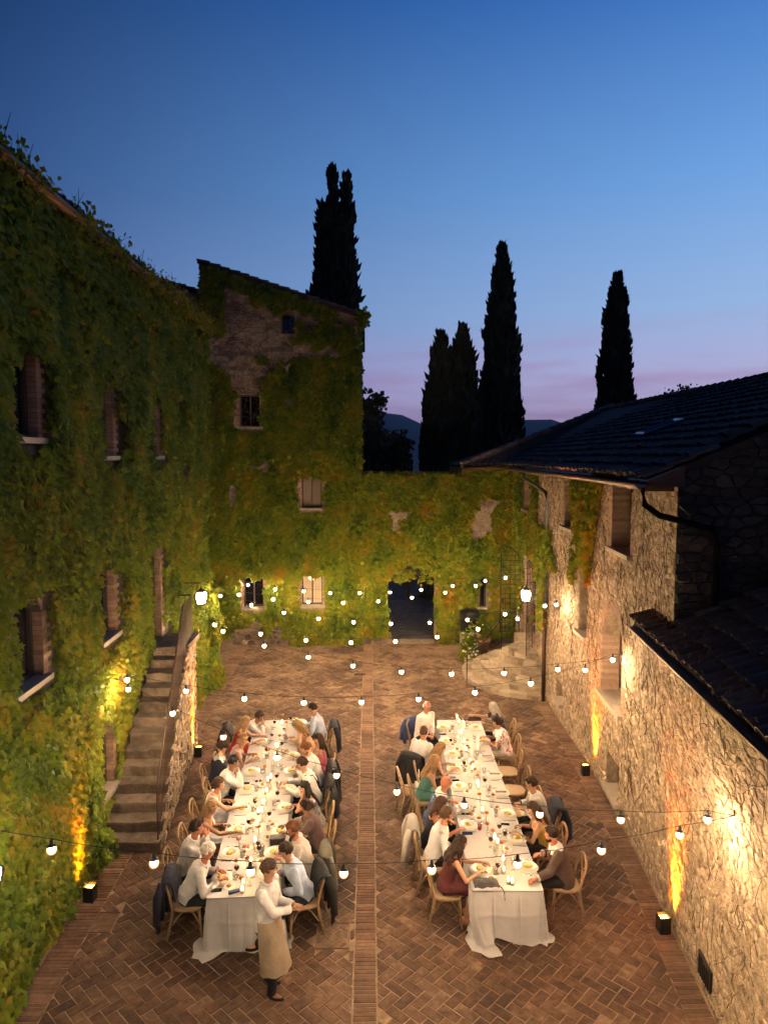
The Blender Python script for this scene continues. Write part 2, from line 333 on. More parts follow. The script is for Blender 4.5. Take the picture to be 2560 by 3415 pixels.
HOLES = [(-.72, -.25, 9.24, 9.77), (-4.06, -3.72, 9.66, 10.12)]       # the two recessed access covers
DRAIN = (-.38, -.02, 21.47, 21.62)
GATE_X = (.81, 2.55)
BACK_Y = 25.1
paving = None
def build_paving():
    global paving
    mb = MB()
    ys = [-4 + i for i in range(30)] + [BACK_Y + .3]
    for a, b in zip(ys, ys[1:]): mb.quad((XL(a) - .4, a, 0), (XR(a) + .4, a, 0), (XR(b) + .4, b, 0), (XL(b) - .4, b, 0))
    paving = mb.build('courtyard_paving', m_mortar, kind='structure')
    rng = random.Random(11)
    pieces = []                                  # (polygon, material index, centre)
    w = .152; s2 = w / math.sqrt(2); g = .007
    def left_edge(y): return XL(y) + .62
    def right_edge(y): return XR(y) - .36
    strip_l, strip_r = (lambda y: -.18 + .006 * (y - 8)), (lambda y: .125 + .006 * (y - 8))
    def to_w(i, j): return ((i + j) * s2, 15 + (j - i) * s2)
    for a in range(-60, 61):
        for b in range(-60, 61):
            for (x0, y0, x1, y1) in ((a + 2 * b, a - 2 * b, a + 2 * b + 2, a - 2 * b + 1), (a + 2 * b - 1, a - 2 * b, a + 2 * b, a - 2 * b + 2)):
                gg = g / w
                poly = [to_w(x0 + gg, y0 + gg), to_w(x1 - gg, y0 + gg), to_w(x1 - gg, y1 - gg), to_w(x0 + gg, y1 - gg)]
                cx = sum(p[0] for p in poly) / 4; cyy = sum(p[1] for p in poly) / 4
                if not 5.2 < cyy < BACK_Y: continue
                le, re = left_edge(cyy), right_edge(cyy)
                if cx < le - .2 or cx > re + .2: continue
                if any(h[0] < cx < h[1] and h[2] < cyy < h[3] for h in HOLES): continue
                if DRAIN[0] < cx < DRAIN[1] and DRAIN[2] < cyy < DRAIN[3]: continue
                dl = (left_edge(cyy + .1) - le) / .1; dr = (right_edge(cyy + .1) - re) / .1
                poly = clip_poly(poly, -1, dl, -le + dl * cyy); poly = clip_poly(poly, 1, -dr, re - dr * cyy) if len(poly) > 2 else poly
                sl, sr = strip_l(cyy) - .012, strip_r(cyy) + .012
                if len(poly) > 2: poly = clip_poly(poly, 1, -.006, sl - .006 * cyy) if cx < (sl + sr) / 2 else clip_poly(poly, -1, .006, -sr + .006 * cyy)
                for hx0, hx1, hy0, hy1 in HOLES + [DRAIN]:
                    if len(poly) > 2 and hx0 - .17 < cx < hx1 + .17 and hy0 - .17 < cyy < hy1 + .17:
                        if cx < hx0: poly = clip_poly(poly, 1, 0, hx0 - .008)
                        elif cx > hx1: poly = clip_poly(poly, -1, 0, -hx1 - .008)
                        elif cyy < hy0: poly = clip_poly(poly, 0, 1, hy0 - .008)
                        else: poly = clip_poly(poly, 0, -1, -hy1 - .008)
                if len(poly) > 2 and poly_area(poly) > .004: pieces.append((poly, 0, cx, cyy))
    y = 5.2
    while y < BACK_Y - .1:
        p = rng.uniform(.066, .08); j = rng.uniform(-.004, .004)
        pieces.append(([(strip_l(y) + .010 + j, y + .008), (strip_r(y) - .010 + j, y + .008), (strip_r(y) - .010 + j, y + p - .008), (strip_l(y) + .010 + j, y + p - .008)], 1, 0, y)); y += p
    for side in (0, 1):
        y = 5.2
        while y < BACK_Y - .1:
            p = rng.uniform(.06, .085); j = rng.uniform(-.012, .012)
            if side: a0, a1 = right_edge(y) + .012 + j, XR(y) - .03
            else: a0, a1 = XL(y) + .22, left_edge(y) - .012 + j
            if side and 18.9 < y < 23.3: y += p; continue
            s = rng.uniform(-.006, .006)
            pieces.append(([(a0, y + .006), (a1, y + .006 + s), (a1, y + p - .006 + s), (a0, y + p - .006)], 1, (a0 + a1) / 2, y)); y += p
    order = sorted(range(len(pieces)), key=lambda i: (not in_view((pieces[i][2], pieces[i][3], 0), -5), math.hypot(pieces[i][2], pieces[i][3])))
    single = set(order[:296])
    rest = [MB(), MB()]
    for i, (poly, mi, cx, cyy) in enumerate(pieces):
        if poly_area(poly) < .001: continue
        tx, ty = rng.gauss(0, .008), rng.gauss(0, .008); h = .0075 + rng.uniform(-.003, .0035)
        jx, jy = rng.gauss(0, .0015), rng.gauss(0, .0015)
        # a couple of worn areas where bricks have crumbled and been patched over
        worn = mnoise.noise(Vector((cx * .9, cyy * .9, 4)))
        if worn > .42: h *= .45
        t = min(1, max(0, rng.gauss(.20 + .05 * max(0, cyy - 10.2), .2) + .18 * mnoise.noise(Vector((cx * .5, cyy * .5, 9)))))  # bricks tinted paler with distance, imitating the stronger light on the far paving
        f3 = lambda x, y_, hh, cx=cx, cyy=cyy: (x + jx, y_ + jy, hh + (tx * (x - cx) + ty * (y_ - cyy) if hh > 0 else 0))
        bev = .006
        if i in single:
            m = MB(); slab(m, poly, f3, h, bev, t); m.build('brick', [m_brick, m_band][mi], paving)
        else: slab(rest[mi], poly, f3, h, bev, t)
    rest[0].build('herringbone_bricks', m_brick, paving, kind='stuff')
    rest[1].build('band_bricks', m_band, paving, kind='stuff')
build_paving()

m_iron = material('wrought iron', [(.018, .015, .013), (.035, .03, .026)], .55, 12, .8, .1, bump=.2, bump_scale=60, metal=.5)
def cover(hole, label, cut):
    x0, x1, y0, y1 = hole
    t = thing('access_cover', label, 'access cover', ((x0 + x1) / 2, (y0 + y1) / 2, 0), world=True, group='paved access covers')
    mb = MB(); e = .012
    for a, b, c, d in ((x0, x1, y0, y0 + e), (x0, x1, y1 - e, y1), (x0, x0 + e, y0 + e, y1 - e), (x1 - e, x1, y0 + e, y1 - e)):
        mb.box(((a + b) / 2, (c + d) / 2, .004), (b - a, d - c, .016))
    mb.build('metal_rim', material('worn rim', [(.10, .065, .04), (.2, .14, .09)], .7, 20, .9, 0, metal=.3), t)
    rng = random.Random(5); w = .15; s2 = w / math.sqrt(2)
    if cut:
        for a in range(-6, 7):
            for b in range(-6, 7):
                for (p0, q0, p1, q1) in ((a + 2 * b, a - 2 * b, a + 2 * b + 2, a - 2 * b + 1), (a + 2 * b - 1, a - 2 * b, a + 2 * b, a - 2 * b + 2)):
                    poly = [((i + j) * s2 + (x0 + x1) / 2, (j - i) * s2 + (y0 + y1) / 2 + .05) for i, j in ((p0 + .05, q0 + .05), (p1 - .05, q0 + .05), (p1 - .05, q1 - .05), (p0 + .05, q1 - .05))]
                    for nx, ny, c in ((1, 0, x1 - .02), (-1, 0, -x0 - .02), (0, 1, y1 - .02), (0, -1, -y0 - .02)):
                        poly = clip_poly(poly, nx, ny, c) if len(poly) > 2 else poly
                    if len(poly) > 2 and poly_area(poly) > .002:
                        m = MB(); slab(m, poly, lambda x, y, h: (x, y, h), .007, .005, rng.uniform(.4, .9)); m.build('brick', m_brick, t)
    else:
        m = MB(); slab(m, [(x0 + .02, y0 + .02), (x1 - .02, y0 + .02), (x1 - .02, y1 - .02), (x0 + .02, y1 - .02)], lambda x, y, h: (x, y, h), .006, .005, .45); m.build('stone_slab', m_brick, t)
cover(HOLES[0], 'square cover filled with herringbone bricks left of the brick strip', True)
cover(HOLES[1], 'stone filled cover beside the brick border under the left ivy', False)
def drain():
    x0, x1, y0, y1 = DRAIN
    t = thing('drain_grate', 'small iron drain grate set in the far paving', 'drain', ((x0 + x1) / 2, (y0 + y1) / 2, 0), world=True)
    mb = MB(); mb.box(((x0 + x1) / 2, (y0 + y1) / 2, .003), (x1 - x0, y1 - y0, .004)); mb.build('pit_shade', material('pit shade black', [(.004, .004, .004)], 1), t)  # flat black sheet standing in for the shade down the drain
    for i in range(9):
        m = MB(); x = x0 + .02 + i * (x1 - x0 - .04) / 8; m.box((x, (y0 + y1) / 2, .008), (.016, y1 - y0, .01)); m.build('bar', m_iron, t)
drain()
def gate_road():
    mb = MB(); ys = [BACK_Y + .3, 28, 32, 36, 40]
    for a, b in zip(ys, ys[1:]): mb.quad((-1.5, a, -.002), (6, a, -.002), (6, b, -.002), (-1.5, b, -.002))
    road = mb.build('road', material('dark road stone', [(.05, .045, .045), (.085, .08, .078), (.12, .11, .105)], .85, 5, 1, .0, bump=.6, bump_scale=16), kind='structure')
    rng = random.Random(3); mat = material('road cobble', [(.06, .055, .055), (.1, .095, .09), (.15, .14, .13)], .8, 6, .6, .5)
    y = BACK_Y + .45
    while y < 33:
        x = .2
        while x < 4.2:
            w = rng.uniform(.22, .4); h = rng.uniform(.16, .26)
            if .4 < x < 3.9:
                m = MB(); slab(m, [(x, y), (x + w - .02, y + .01), (x + w - .02, y + h - .02), (x, y + h - .02)], lambda a, b, c: (a, b, c), .012, .015, rng.random()); m.build('paving_stone', mat, road)
            x += w
        y += .25
    # the dry-stone bank that closes the view through the gate
    t = thing('bank_wall', 'low dry stone bank wall across the road beyond the gate', 'wall', (1.5, 40.5, 0), world=True)
    m = MB(); m.box((2, 40.9, .7), (16, .8, 1.9)); m.build('core', material('bank core', [(.05, .05, .05)], 1), t)
    st = MB()
    for r in range(9):
        x = -5
        while x < 9:
            w = rng.uniform(.3, .7); st.box((x + w / 2, 40.45, -.1 + r * .2 + .1), (w - .03, rng.uniform(.1, .2), .18), tint=rng.random()); x += w
    st.build('bank_stones', mat, t, kind='stuff')
gate_road()
# ================================================================== BUILDINGS
m_wall = material('lime mortar wall', [(.15, .105, .064), (.27, .20, .128), (.38, .29, .19)], .95, 9, 1, .0, bump=.9, bump_scale=34)
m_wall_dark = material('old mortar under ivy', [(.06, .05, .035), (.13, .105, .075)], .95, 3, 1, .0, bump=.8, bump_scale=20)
m_stone = material('rubble stone', [(.05, .031, .018), (.145, .096, .053), (.26, .182, .108), (.345, .255, .158), (.44, .34, .22)], .9, 12, .9, .6, bump=1.0, bump_scale=30, detail=7, stain=(8.0, .5))
m_stone_grey = material('tower stone', [(.07, .05, .04), (.17, .125, .095), (.27, .21, .16), (.34, .28, .22)], .9, 6, .6, .6, bump=.9, bump_scale=24, stain=(1.1, .5))
m_step = material('worn step stone', [(.10, .072, .048), (.23, .175, .118), (.35, .275, .19), (.46, .375, .265)], .85, 7, .6, .7, bump=.7, bump_scale=26)
m_stair = material('stair stone', [(.05, .036, .024), (.12, .09, .06), (.19, .145, .10), (.26, .205, .145)], .88, 6, .7, .6, bump=.8, bump_scale=24, stain=(2.2, .5))
m_sill = material('sill stone', [(.28, .23, .17), (.42, .35, .27)], .85, 8, .8, .2, bump=.4, bump_scale=60)
m_jamb = material('jamb brick', [(.15, .09, .06), (.26, .165, .11), (.36, .25, .175)], .85, 14, .5, .6, bump=.5, bump_scale=70)
m_frame = material('dark window timber', [(.03, .02, .015), (.055, .036, .025)], .6, 20, .8, .0, stretch=(8, 8, 1))
m_shutter = material('weathered shutter', [(.11, .085, .065), (.17, .135, .1)], .7, 14, .8, .0, stretch=(10, 10, 1))
m_pane = material('dark window glass', [(.006, .006, .008)], .06, spec=.6)
m_curtain = material('linen curtain', [(.38, .30, .20), (.55, .45, .32)], .9, 22, .9, .0, stretch=(1, 1, .02))
m_tile = material('roof tile', [(.035, .026, .022), (.075, .052, .042), (.115, .085, .07), (.16, .13, .11)], .85, 6, .6, .55, bump=.6, bump_scale=40)
m_tile_bed = material('roof tile bed', [(.03, .022, .018), (.05, .036, .03)], .95, 9, 1, .0)
m_copper = material('copper gutter', [(.07, .036, .02), (.13, .07, .042), (.09, .055, .035)], .45, 3, 1, .0, metal=.75)
m_soffit = material('eave timber', [(.05, .033, .022), (.09, .06, .04)], .8, 12, .8, .2)
m_black = material('black metal', [(.012, .012, .012)], .5, metal=.3)

class Path:
    """A wall's plan line; P(u, z, d) is the point at run u, height z and d metres out from its face."""
    def __init__(s, pts, side): 
        s.p = [Vector((x, y, 0)) for x, y in pts]; s.side = side; s.u = [0]
        for a, b in zip(s.p, s.p[1:]): s.u.append(s.u[-1] + (b - a).length)
    def seg(s, u):
        for i in range(len(s.p) - 1):
            if u <= s.u[i + 1] or i == len(s.p) - 2: return i
    def P(s, u, z, d=0):
        i = s.seg(u); a, b = s.p[i], s.p[i + 1]; t = (b - a).normalized(); n = Vector((t.y, -t.x, 0)) * s.side
        q = a + t * (u - s.u[i]) + n * d; return (q.x, q.y, z)
    def N(s, u):
        i = s.seg(u); t = (s.p[i + 1] - s.p[i]).normalized(); return Vector((t.y, -t.x, 0)) * s.side
    def uy(s, y):
        for i in range(len(s.p) - 1):
            a, b = s.p[i], s.p[i + 1]
            if min(a.y, b.y) - 1e-6 <= y <= max(a.y, b.y) + 1e-6: return s.u[i] + (s.u[i + 1] - s.u[i]) * (y - a.y) / (b.y - a.y)
        return s.u[-1]
    def ux(s, x): return s.u[0] + abs(x - s.p[0].x)
def op(u0, u1, z0, z1, arch=0.0, depth=.34, fill='pane', bricks=True, sill=True, name='window', label=None): return dict(u0=u0, u1=u1, z0=z0, z1=z1, arch=arch, depth=depth, fill=fill, bricks=bricks, sill=sill, name=name, label=label)
def arch_pts(o, n=10):
    c = (o['u0'] + o['u1']) / 2; hw = (o['u1'] - o['u0']) / 2; r = o['arch']; zs = o['z1'] - r
    rad = (hw * hw + r * r) / (2 * r); cz = zs + r - rad; a0 = math.asin(min(1, hw / rad))
    if cz > zs + 1e-6: a0 = math.pi - a0
    return [(c + rad * math.sin(-a0 + 2 * a0 * i / n), cz + rad * math.cos(-a0 + 2 * a0 * i / n)) for i in range(n + 1)]
def wall_faces(mb, path, u0, u1, z0, z1, ops, tint=.5):
    us = sorted({u0, u1} | {u for u in path.u if u0 < u < u1} | {v for o in ops for v in (o['u0'], o['u1']) if u0 < v < u1})
    zs = sorted({z0, z1} | {v for o in ops for v in (o['z0'], o['z1']) if z0 < v < z1})
    P = path.P
    for a, b in zip(us, us[1:]):
        for c, d in zip(zs, zs[1:]):
            mu, mz = (a + b) / 2, (c + d) / 2
            if any(o['u0'] < mu < o['u1'] and o['z0'] < mz < o['z1'] for o in ops): continue
            e = 1e-5
            mb.quad(P(a + e, c), P(b - e, c), P(b - e, d), P(a + e, d), tint=tint)
    for o in ops:
        a, b, c, d, dp = o['u0'], o['u1'], o['z0'], o['z1'], -o['depth']
        zs_ = d - o['arch']
        mb.quad(P(a, c), P(a, c, dp), P(a, zs_, dp), P(a, zs_)); mb.quad(P(b, c, dp), P(b, c), P(b, zs_), P(b, zs_, dp))
        if c > .05: mb.quad(P(a, c), P(b, c), P(b, c, dp), P(a, c, dp))
        if o['arch']:
            ap = arch_pts(o)
            for (ua, za), (ub, zb) in zip(ap, ap[1:]):
                mb.quad(P(ua, za), P(ub, zb), P(ub, d), P(ua, d)); mb.quad(P(ua, za), P(ua, za, dp), P(ub, zb, dp), P(ub, zb))
        else: mb.quad(P(a, d, dp), P(b, d, dp), P(b, d), P(a, d))
def ubox(mb, P, u0, u1, z0, z1, d0, d1, tint=.5, mi=0):
    v = [P(u0, z0, d0), P(u1, z0, d0), P(u1, z0, d1), P(u0, z0, d1), P(u0, z1, d0), P(u1, z1, d0), P(u1, z1, d1), P(u0, z1, d1)]
    mb.add(v, [(0, 3, 2, 1), (4, 5, 6, 7), (0, 1, 5, 4), (1, 2, 6, 5), (2, 3, 7, 6), (3, 0, 4, 7)], mi, tint)
def fit_window(house, path, o, rng):
    """Frame (the part) with its pane, sill and jamb bricks as sub-parts."""
    P = path.P; u0, u1, z0, z1, dp = o['u0'], o['u1'], o['z0'], o['z1'], -o['depth']; fr = MB(); w = .055
    zt = z1 - o['arch']
    if o['fill'] == 'open': fr = None
    else:
        ubox(fr, P, u0 + .003, u0 + w, z0 + .003, zt, dp + .02, dp + .075); ubox(fr, P, u1 - w, u1 - .003, z0 + .003, zt, dp + .02, dp + .075)
        ubox(fr, P, u0 + w, u1 - w, z0 + .003, z0 + w, dp + .02, dp + .075)
        if not o['arch']: ubox(fr, P, u0 + w, u1 - w, z1 - w, z1 - .003, dp + .02, dp + .075)
        else:
            ap = arch_pts(o); c = (u0 + u1) / 2
            for (ua, za), (ub, zb) in zip(ap, ap[1:]):
                k = .88; q = [(ua, za), (ub, zb), (c + (ub - c) * k, zt + (zb - zt) * k), (c + (ua - c) * k, zt + (za - zt) * k)]
                fr.add([P(x, y - .004, dp + .075) for x, y in q] + [P(x, y - .004, dp + .02) for x, y in q], [(0, 1, 2, 3), (3, 2, 6, 7), (0, 4, 5, 1)])
        if o['fill'] in ('pane', 'curtain', 'door') and u1 - u0 > .5: ubox(fr, P, (u0 + u1) / 2 - .025, (u0 + u1) / 2 + .025, z0 + w, zt - (0 if o['arch'] else w), dp + .022, dp + .068)
        if o['fill'] == 'door': ubox(fr, P, u0 + w, u1 - w, z0 + 1.0, z0 + 1.06, dp + .024, dp + .066)
    win = fr.build(o['name'], m_frame, house) if fr else link(o['name'], None, house)
    if fr is None:
        pass
    if o['label']: win['label'] = o['label']
    if o['fill'] != 'open':
        m = MB()
        if o['arch']:
            ap = arch_pts(o); m.add([P(u0, z0, dp + .03), P(u1, z0, dp + .03)] + [P(u, z, dp + .03) for u, z in ap[::-1]], [tuple(range(2 + len(ap)))])
        else: m.quad(P(u0, z0, dp + .03), P(u1, z0, dp + .03), P(u1, z1, dp + .03), P(u0, z1, dp + .03))
        if o['fill'] == 'shutter':
            ms = MB(); n = 2
            for k in range(n):
                a = u0 + w + (u1 - u0 - 2 * w) * k / n; b = u0 + w + (u1 - u0 - 2 * w) * (k + 1) / n
                ubox(ms, P, a + .006, b - .006, z0 + w + .004, z1 - w - .004, dp + .04, dp + .085, tint=rng.random())
            ms.build('shutter', m_shutter, win)
        elif o['fill'] == 'curtain':
            mc = MB(); n = 26; a, b = u0 + w, u1 - w
            v = []
            for k in range(n + 1):
                u = a + (b - a) * k / n; d = dp + .012 + .012 * math.sin(k * 1.9)
                v += [P(u, z0 + w, d), P(u, z1 - w, d)]
            mc.add(v, [(2 * k, 2 * k + 2, 2 * k + 3, 2 * k + 1) for k in range(n)]); mc.build('curtain', m_curtain, win, smooth=True)
            mg = MB(); mg.quad(P(u0, z0, dp + .045), P(u1, z0, dp + .045), P(u1, z1, dp + .045), P(u0, z1, dp + .045)); mg.build('pane', glass_material('window glass', mixw=.95), win)
            m = None
        if m is not None: m.build('pane', m_pane, win)
    if o['sill']:
        s = MB(); ubox(s, P, u0 - .1, u1 + .1, z0 - .075, z0 + .006, dp + .09, .11); s.build('sill', m_sill, win)
    if o['bricks']:
        z = z0 + .01; k = 0
        while z < zt - .05:
            h = rng.uniform(.066, .078); L1, L2 = ((.25, .13) if k % 2 else (.13, .25))
            for (ua, ub, s) in ((u0 - L1, u0 + .012, 0), (u1 - .012, u1 + L1, 1)):
                b = MB(); ubox(b, P, ua, ub, z + .004, min(z + h - .004, zt), dp + .09, .016 + rng.uniform(0, .008), tint=rng.random()); b.build('brick', m_jamb, win)
            z += h; k += 1
        if o['arch']:
            ap = arch_pts(o, 13); c = (u0 + u1) / 2
            for (ua, za), (ub, zb) in zip(ap, ap[1:]):
                k2 = 1 + .24 / max(.2, (u1 - u0) / 2)
                if o['arch'] < .5 * (u1 - u0): q = [(ua, za - .01), (ub, zb - .01), (ub + (ub - c) * .12, zb + .2), (ua + (ua - c) * .12, za + .2)]
                else: q = [(ua, za - .01), (ub, zb - .01), (c + (ub - c) * k2, zt + (zb - zt) * k2), (c + (ua - c) * k2, zt + (za - zt) * k2)]
                g = [(x + (sum(p[0] for p in q) / 4 - x) * .08, y + (sum(p[1] for p in q) / 4 - y) * .08) for x, y in q]
                b = MB(); b.add([P(x, y, .018) for x, y in g] + [P(x, y, dp + .09) for x, y in g], [(0, 1, 2, 3), (7, 6, 5, 4), (0, 4, 5, 1), (1, 5, 6, 2), (2, 6, 7, 3), (3, 7, 4, 0)], tint=rng.random()); b.build('brick', m_jamb, win)
    return win
def rubble_cells(u0, u1, z0, z1, su, sz, seed, keep=None, ops=()):
    """Irregular stones: a jittered, anisotropic Voronoi partition of the wall face."""
    rng = random.Random(seed); nu = max(1, int((u1 - u0) / su)); nz = max(1, int((z1 - z0) / sz)); pts = {}
    for j in range(-1, nz + 1):
        for i in range(-1, nu + 1): pts[i, j] = (u0 + (i + .5 + (.25 if j % 2 else -.25) + rng.uniform(-.42, .42)) * (u1 - u0) / nu, z0 + (j + .5 + rng.uniform(-.36, .36)) * (z1 - z0) / nz)
    k = su / sz; cells = []
    for j in range(nz):
        for i in range(nu):
            x, y = pts[i, j]
            if keep and not keep(x, y): continue
            if any(o['u0'] - .02 < x < o['u1'] + .02 and o['z0'] - .02 < y < o['z1'] + .02 for o in ops): continue
            poly = [(max(u0, x - su * 1.6), max(z0, y - sz * 1.6)), (min(u1, x + su * 1.6), max(z0, y - sz * 1.6)), (min(u1, x + su * 1.6), min(z1, y + sz * 1.6)), (max(u0, x - su * 1.6), min(z1, y + sz * 1.6))]
            for dj in (-1, 0, 1, -2, 2):
                for di in (-1, 0, 1, -2, 2):
                    if (di, dj) == (0, 0) or abs(di) + abs(dj) > 3: continue
                    q = pts.get((i + di, j + dj))
                    if not q or len(poly) < 3: continue
                    nx = q[0] - x; ny = (q[1] - y) * k * k
                    poly = clip_poly(poly, nx, ny, nx * (x + q[0]) / 2 + ny * (y + q[1]) / 2)
            for o in ops:
                if len(poly) > 2 and o['u0'] - su < x < o['u1'] + su and o['z0'] - sz < y < o['z1'] + sz:
                    if x <= o['u0']: poly = clip_poly(poly, 1, 0, o['u0'] - .01)
                    elif x >= o['u1']: poly = clip_poly(poly, -1, 0, -o['u1'] - .01)
                    elif y <= o['z0']: poly = clip_poly(poly, 0, 1, o['z0'] - .08)
                    else: poly = clip_poly(poly, 0, -1, -o['z1'] - .01)
            if len(poly) > 2 and poly_area(poly) > .0018: cells.append((poly, x, y))
    return cells
def lay_stones(parent, path, cells, mat, seed, singles=296, h=(.02, .06), gap=.007, name='rubble_stones', bevel=.018):
    rng = random.Random(seed); P = path.P
    order = sorted(range(len(cells)), key=lambda i: (not in_view(P(cells[i][1], cells[i][2]), -5), (Vector(P(cells[i][1], cells[i][2])) - Vector((0, 0, CAM_H))).length)); single = set(order[:singles]); rest = MB()
    for i, (poly, x, y) in enumerate(cells):
        p = inset_poly(poly, gap); hh = rng.uniform(*h); tu, tz = rng.gauss(0, .06), rng.gauss(0, .06); p = [(a + rng.gauss(0, .006), b + rng.gauss(0, .006)) for a, b in p]
        f3 = lambda a, b, c, x=x, y=y: P(a, b, c + ((a - x) * tu + (b - y) * tz if c > 0 else 0))
        m = MB() if i in single else rest
        slab(m, p, f3, hh, bevel * rng.uniform(.7, 1.3), min(1, max(0, rng.gauss(.5, .25))), base=-.01)
        if i in single: m.build('stone', mat, parent)
    if rest.v: rest.build(name, mat, parent, kind='stuff')
def tile_field(roof, O, e, s, width, length, inside, seed, singles=0, pitch=.215, row=.36):
    """Barrel tiles on a roof plane: O eave corner, e along the eave, s up the slope."""
    O, e, s = Vector(O), Vector(e).normalized(), Vector(s).normalized(); n = e.cross(s); n = n if n.z > 0 else -n
    rng = random.Random(seed); pcs = []
    for c in range(int(width / pitch) + 1):
        for r in range(int(length / row) + 1):
            p = O + e * (c * pitch + .1) + s * (r * row - .04)
            if inside(p + s * .15): pcs.append((c, r, p))
    pcs.sort(key=lambda t: (not in_view(t[2], -5), (t[2] - Vector((0, 0, CAM_H))).length)); rest = MB()
    for i, (c, r, p) in enumerate(pcs):
        m = MB() if i < singles else rest; yaw = rng.gauss(0, .03); lift = rng.uniform(0, .02); L_ = .43 + rng.uniform(-.03, .03); off = rng.uniform(-.03, .03)
        es = (e + s * yaw).normalized(); ss = (s - e * yaw).normalized(); v = []
        for t, rad, z in ((0, .102, .045 + lift), (1, .082, .012)):
            q = p + ss * (off + L_ * t)
            for k in range(6):
                a = math.pi * k / 5; v.append(q + es * (math.cos(a) * rad) + n * (math.sin(a) * rad * .8 + z))
            for k in range(6):
                a = math.pi * k / 5; v.append(q + es * (math.cos(a) * (rad - .016)) + n * (math.sin(a) * (rad - .016) * .8 + z))
        f = [(k, k + 1, 12 + k + 1, 12 + k) for k in range(5)] + [(6 + k, k, k + 1, 7 + k)[::-1] for k in range(5)] + [(6 + k, 18 + k, 19 + k, 7 + k) for k in range(5)]
        m.add(v, f, 0, min(1, max(0, rng.gauss(.5, .26))))
        if i < singles: m.build('tile', m_tile, roof)
    if rest.v: rest.build('barrel_tiles', m_tile, roof, kind='stuff')
def gutter(parent, pts, r=.075, bands=True):
    pts = [Vector(p) for p in pts]; mb = MB(); v = []; n = 8
    for i, p in enumerate(pts):
        t = (pts[min(i + 1, len(pts) - 1)] - pts[max(0, i - 1)]).normalized(); x = t.cross(Vector((0, 0, 1))).normalized()
        for k in range(n + 1):
            a = math.pi + math.pi * k / n; v.append(p + x * (math.cos(a) * r) + Vector((0, 0, math.sin(a) * r)))
        for k in range(n, -1, -1):
            a = math.pi + math.pi * k / n; v.append(p + x * (math.cos(a) * (r - .012)) + Vector((0, 0, math.sin(a) * (r - .012) + .002)))
    w = 2 * (n + 1)
    for i in range(len(pts) - 1):
        for k in range(w): mb.add([], [], 0); mb.f.append((i * w + k, (i + 1) * w + k, (i + 1) * w + (k + 1) % w, i * w + (k + 1) % w)); mb.m.append(0)
    mb.v = [tuple(p) for p in v]; mb.t = [.5] * len(v)
    g = mb.build('gutter', m_copper, parent, smooth=True)
    if bands:
        L = 0
        for a, b in zip(pts, pts[1:]):
            d = (b - a).length; k = int(d / 1.1) + 1; t = (b - a).normalized()
            for i in range(k):
                q = a + (b - a) * ((i + .5) / k); m = MB(); x = t.cross(Vector((0, 0, 1))).normalized()
                vv = []
                for s in (-.02, .02):
                    for j in range(n + 1):
                        an = math.pi + math.pi * j / n; vv.append(q + t * s + x * (math.cos(an) * (r + .008)) + Vector((0, 0, math.sin(an) * (r + .008))))
                m.add(vv, [(j, j + 1, n + 2 + j, n + 1 + j) for j in range(n)]); m.build('bracket', m_copper, g)
    return g
# ------------------------------------------------------------------ the ivy house on the left
RNG = random.Random(21)
LP = Path([(XL(1.5), 1.5), (XL(20.6), 20.6)], 1)
def lu(y): return LP.uy(y)
L_OPS = [op(lu(9.3), lu(10.05), 7.15, 8.3), op(lu(12.5), lu(13.15), 6.9, 8.17), op(lu(15.5), lu(16.2), 6.9, 8.11),
         op(lu(12.15), lu(12.95), 3.62, 4.86), op(lu(15.1), lu(16.03), 2.72, 4.84, fill='door', sill=False, name='door'), op(lu(9.05), lu(9.93), 3.75, 5.0, arch=.3), op(lu(11.85), lu(12.62), .86, 2.15)]
for o in L_OPS: o['depth'] = .21
EAVE_L = 10.5
house_l = thing('ivy_house', 'tall house smothered in green and russet ivy on the left of the courtyard', 'house', (XL(10), 10, 0), world=True)
def build_left():
    mb = MB(); wall_faces(mb, LP, 0, LP.u[-1], -.1, EAVE_L - .12, L_OPS)
    a = LP.P(LP.u[-1], -.1); b = LP.P(LP.u[-1], EAVE_L - .12); mb.quad(a, (a[0] - 5.5, a[1], a[2]), (b[0] - 5.5, b[1], b[2]), b)
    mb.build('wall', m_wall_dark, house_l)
    for o in L_OPS: fit_window(house_l, LP, o, RNG)
    roof = MB(); e0 = Vector((-4.28, 1.2, EAVE_L + .05)); 
    q = [(-4.3, 1.2, EAVE_L), (-4.42, 20.75, EAVE_L), (-10.2, 20.75, EAVE_L + 2.1), (-10.1, 1.2, EAVE_L + 2.1)]
    roof.add(q + [(x, y, z - .14) for x, y, z in q], [(0, 1, 2, 3), (7, 6, 5, 4), (0, 4, 5, 1), (1, 5, 6, 2), (2, 6, 7, 3), (3, 7, 4, 0)])
    r = roof.build('roof', m_tile_bed, house_l)
    tile_field(r, (-4.3, 1.4, EAVE_L), (-.006, 1, 0), (-1, 0, .36), 19.2, 1.2, lambda p: True, 4, singles=150)
    gutter(house_l, [(-4.22, 1.3, EAVE_L - .03), (-4.27, 8, EAVE_L - .03), (-4.33, 14, EAVE_L - .04), (-4.4, 20.5, EAVE_L - .05)], .095)
    pass
    # battered foot of the far corner
    bt = MB(); bt.add([(-5.6, 20.2, 0), (-4.62, 20.2, 0), (-4.95, 20.2, 3.2), (-5.6, 20.2, 3.2), (-5.6, 20.9, 0), (-4.62, 20.9, 0), (-4.95, 20.9, 3.2), (-5.6, 20.9, 3.2)], [(0, 1, 2, 3), (1, 5, 6, 2), (2, 6, 7, 3)])
    bt.build('buttress', m_wall, house_l)
build_left()
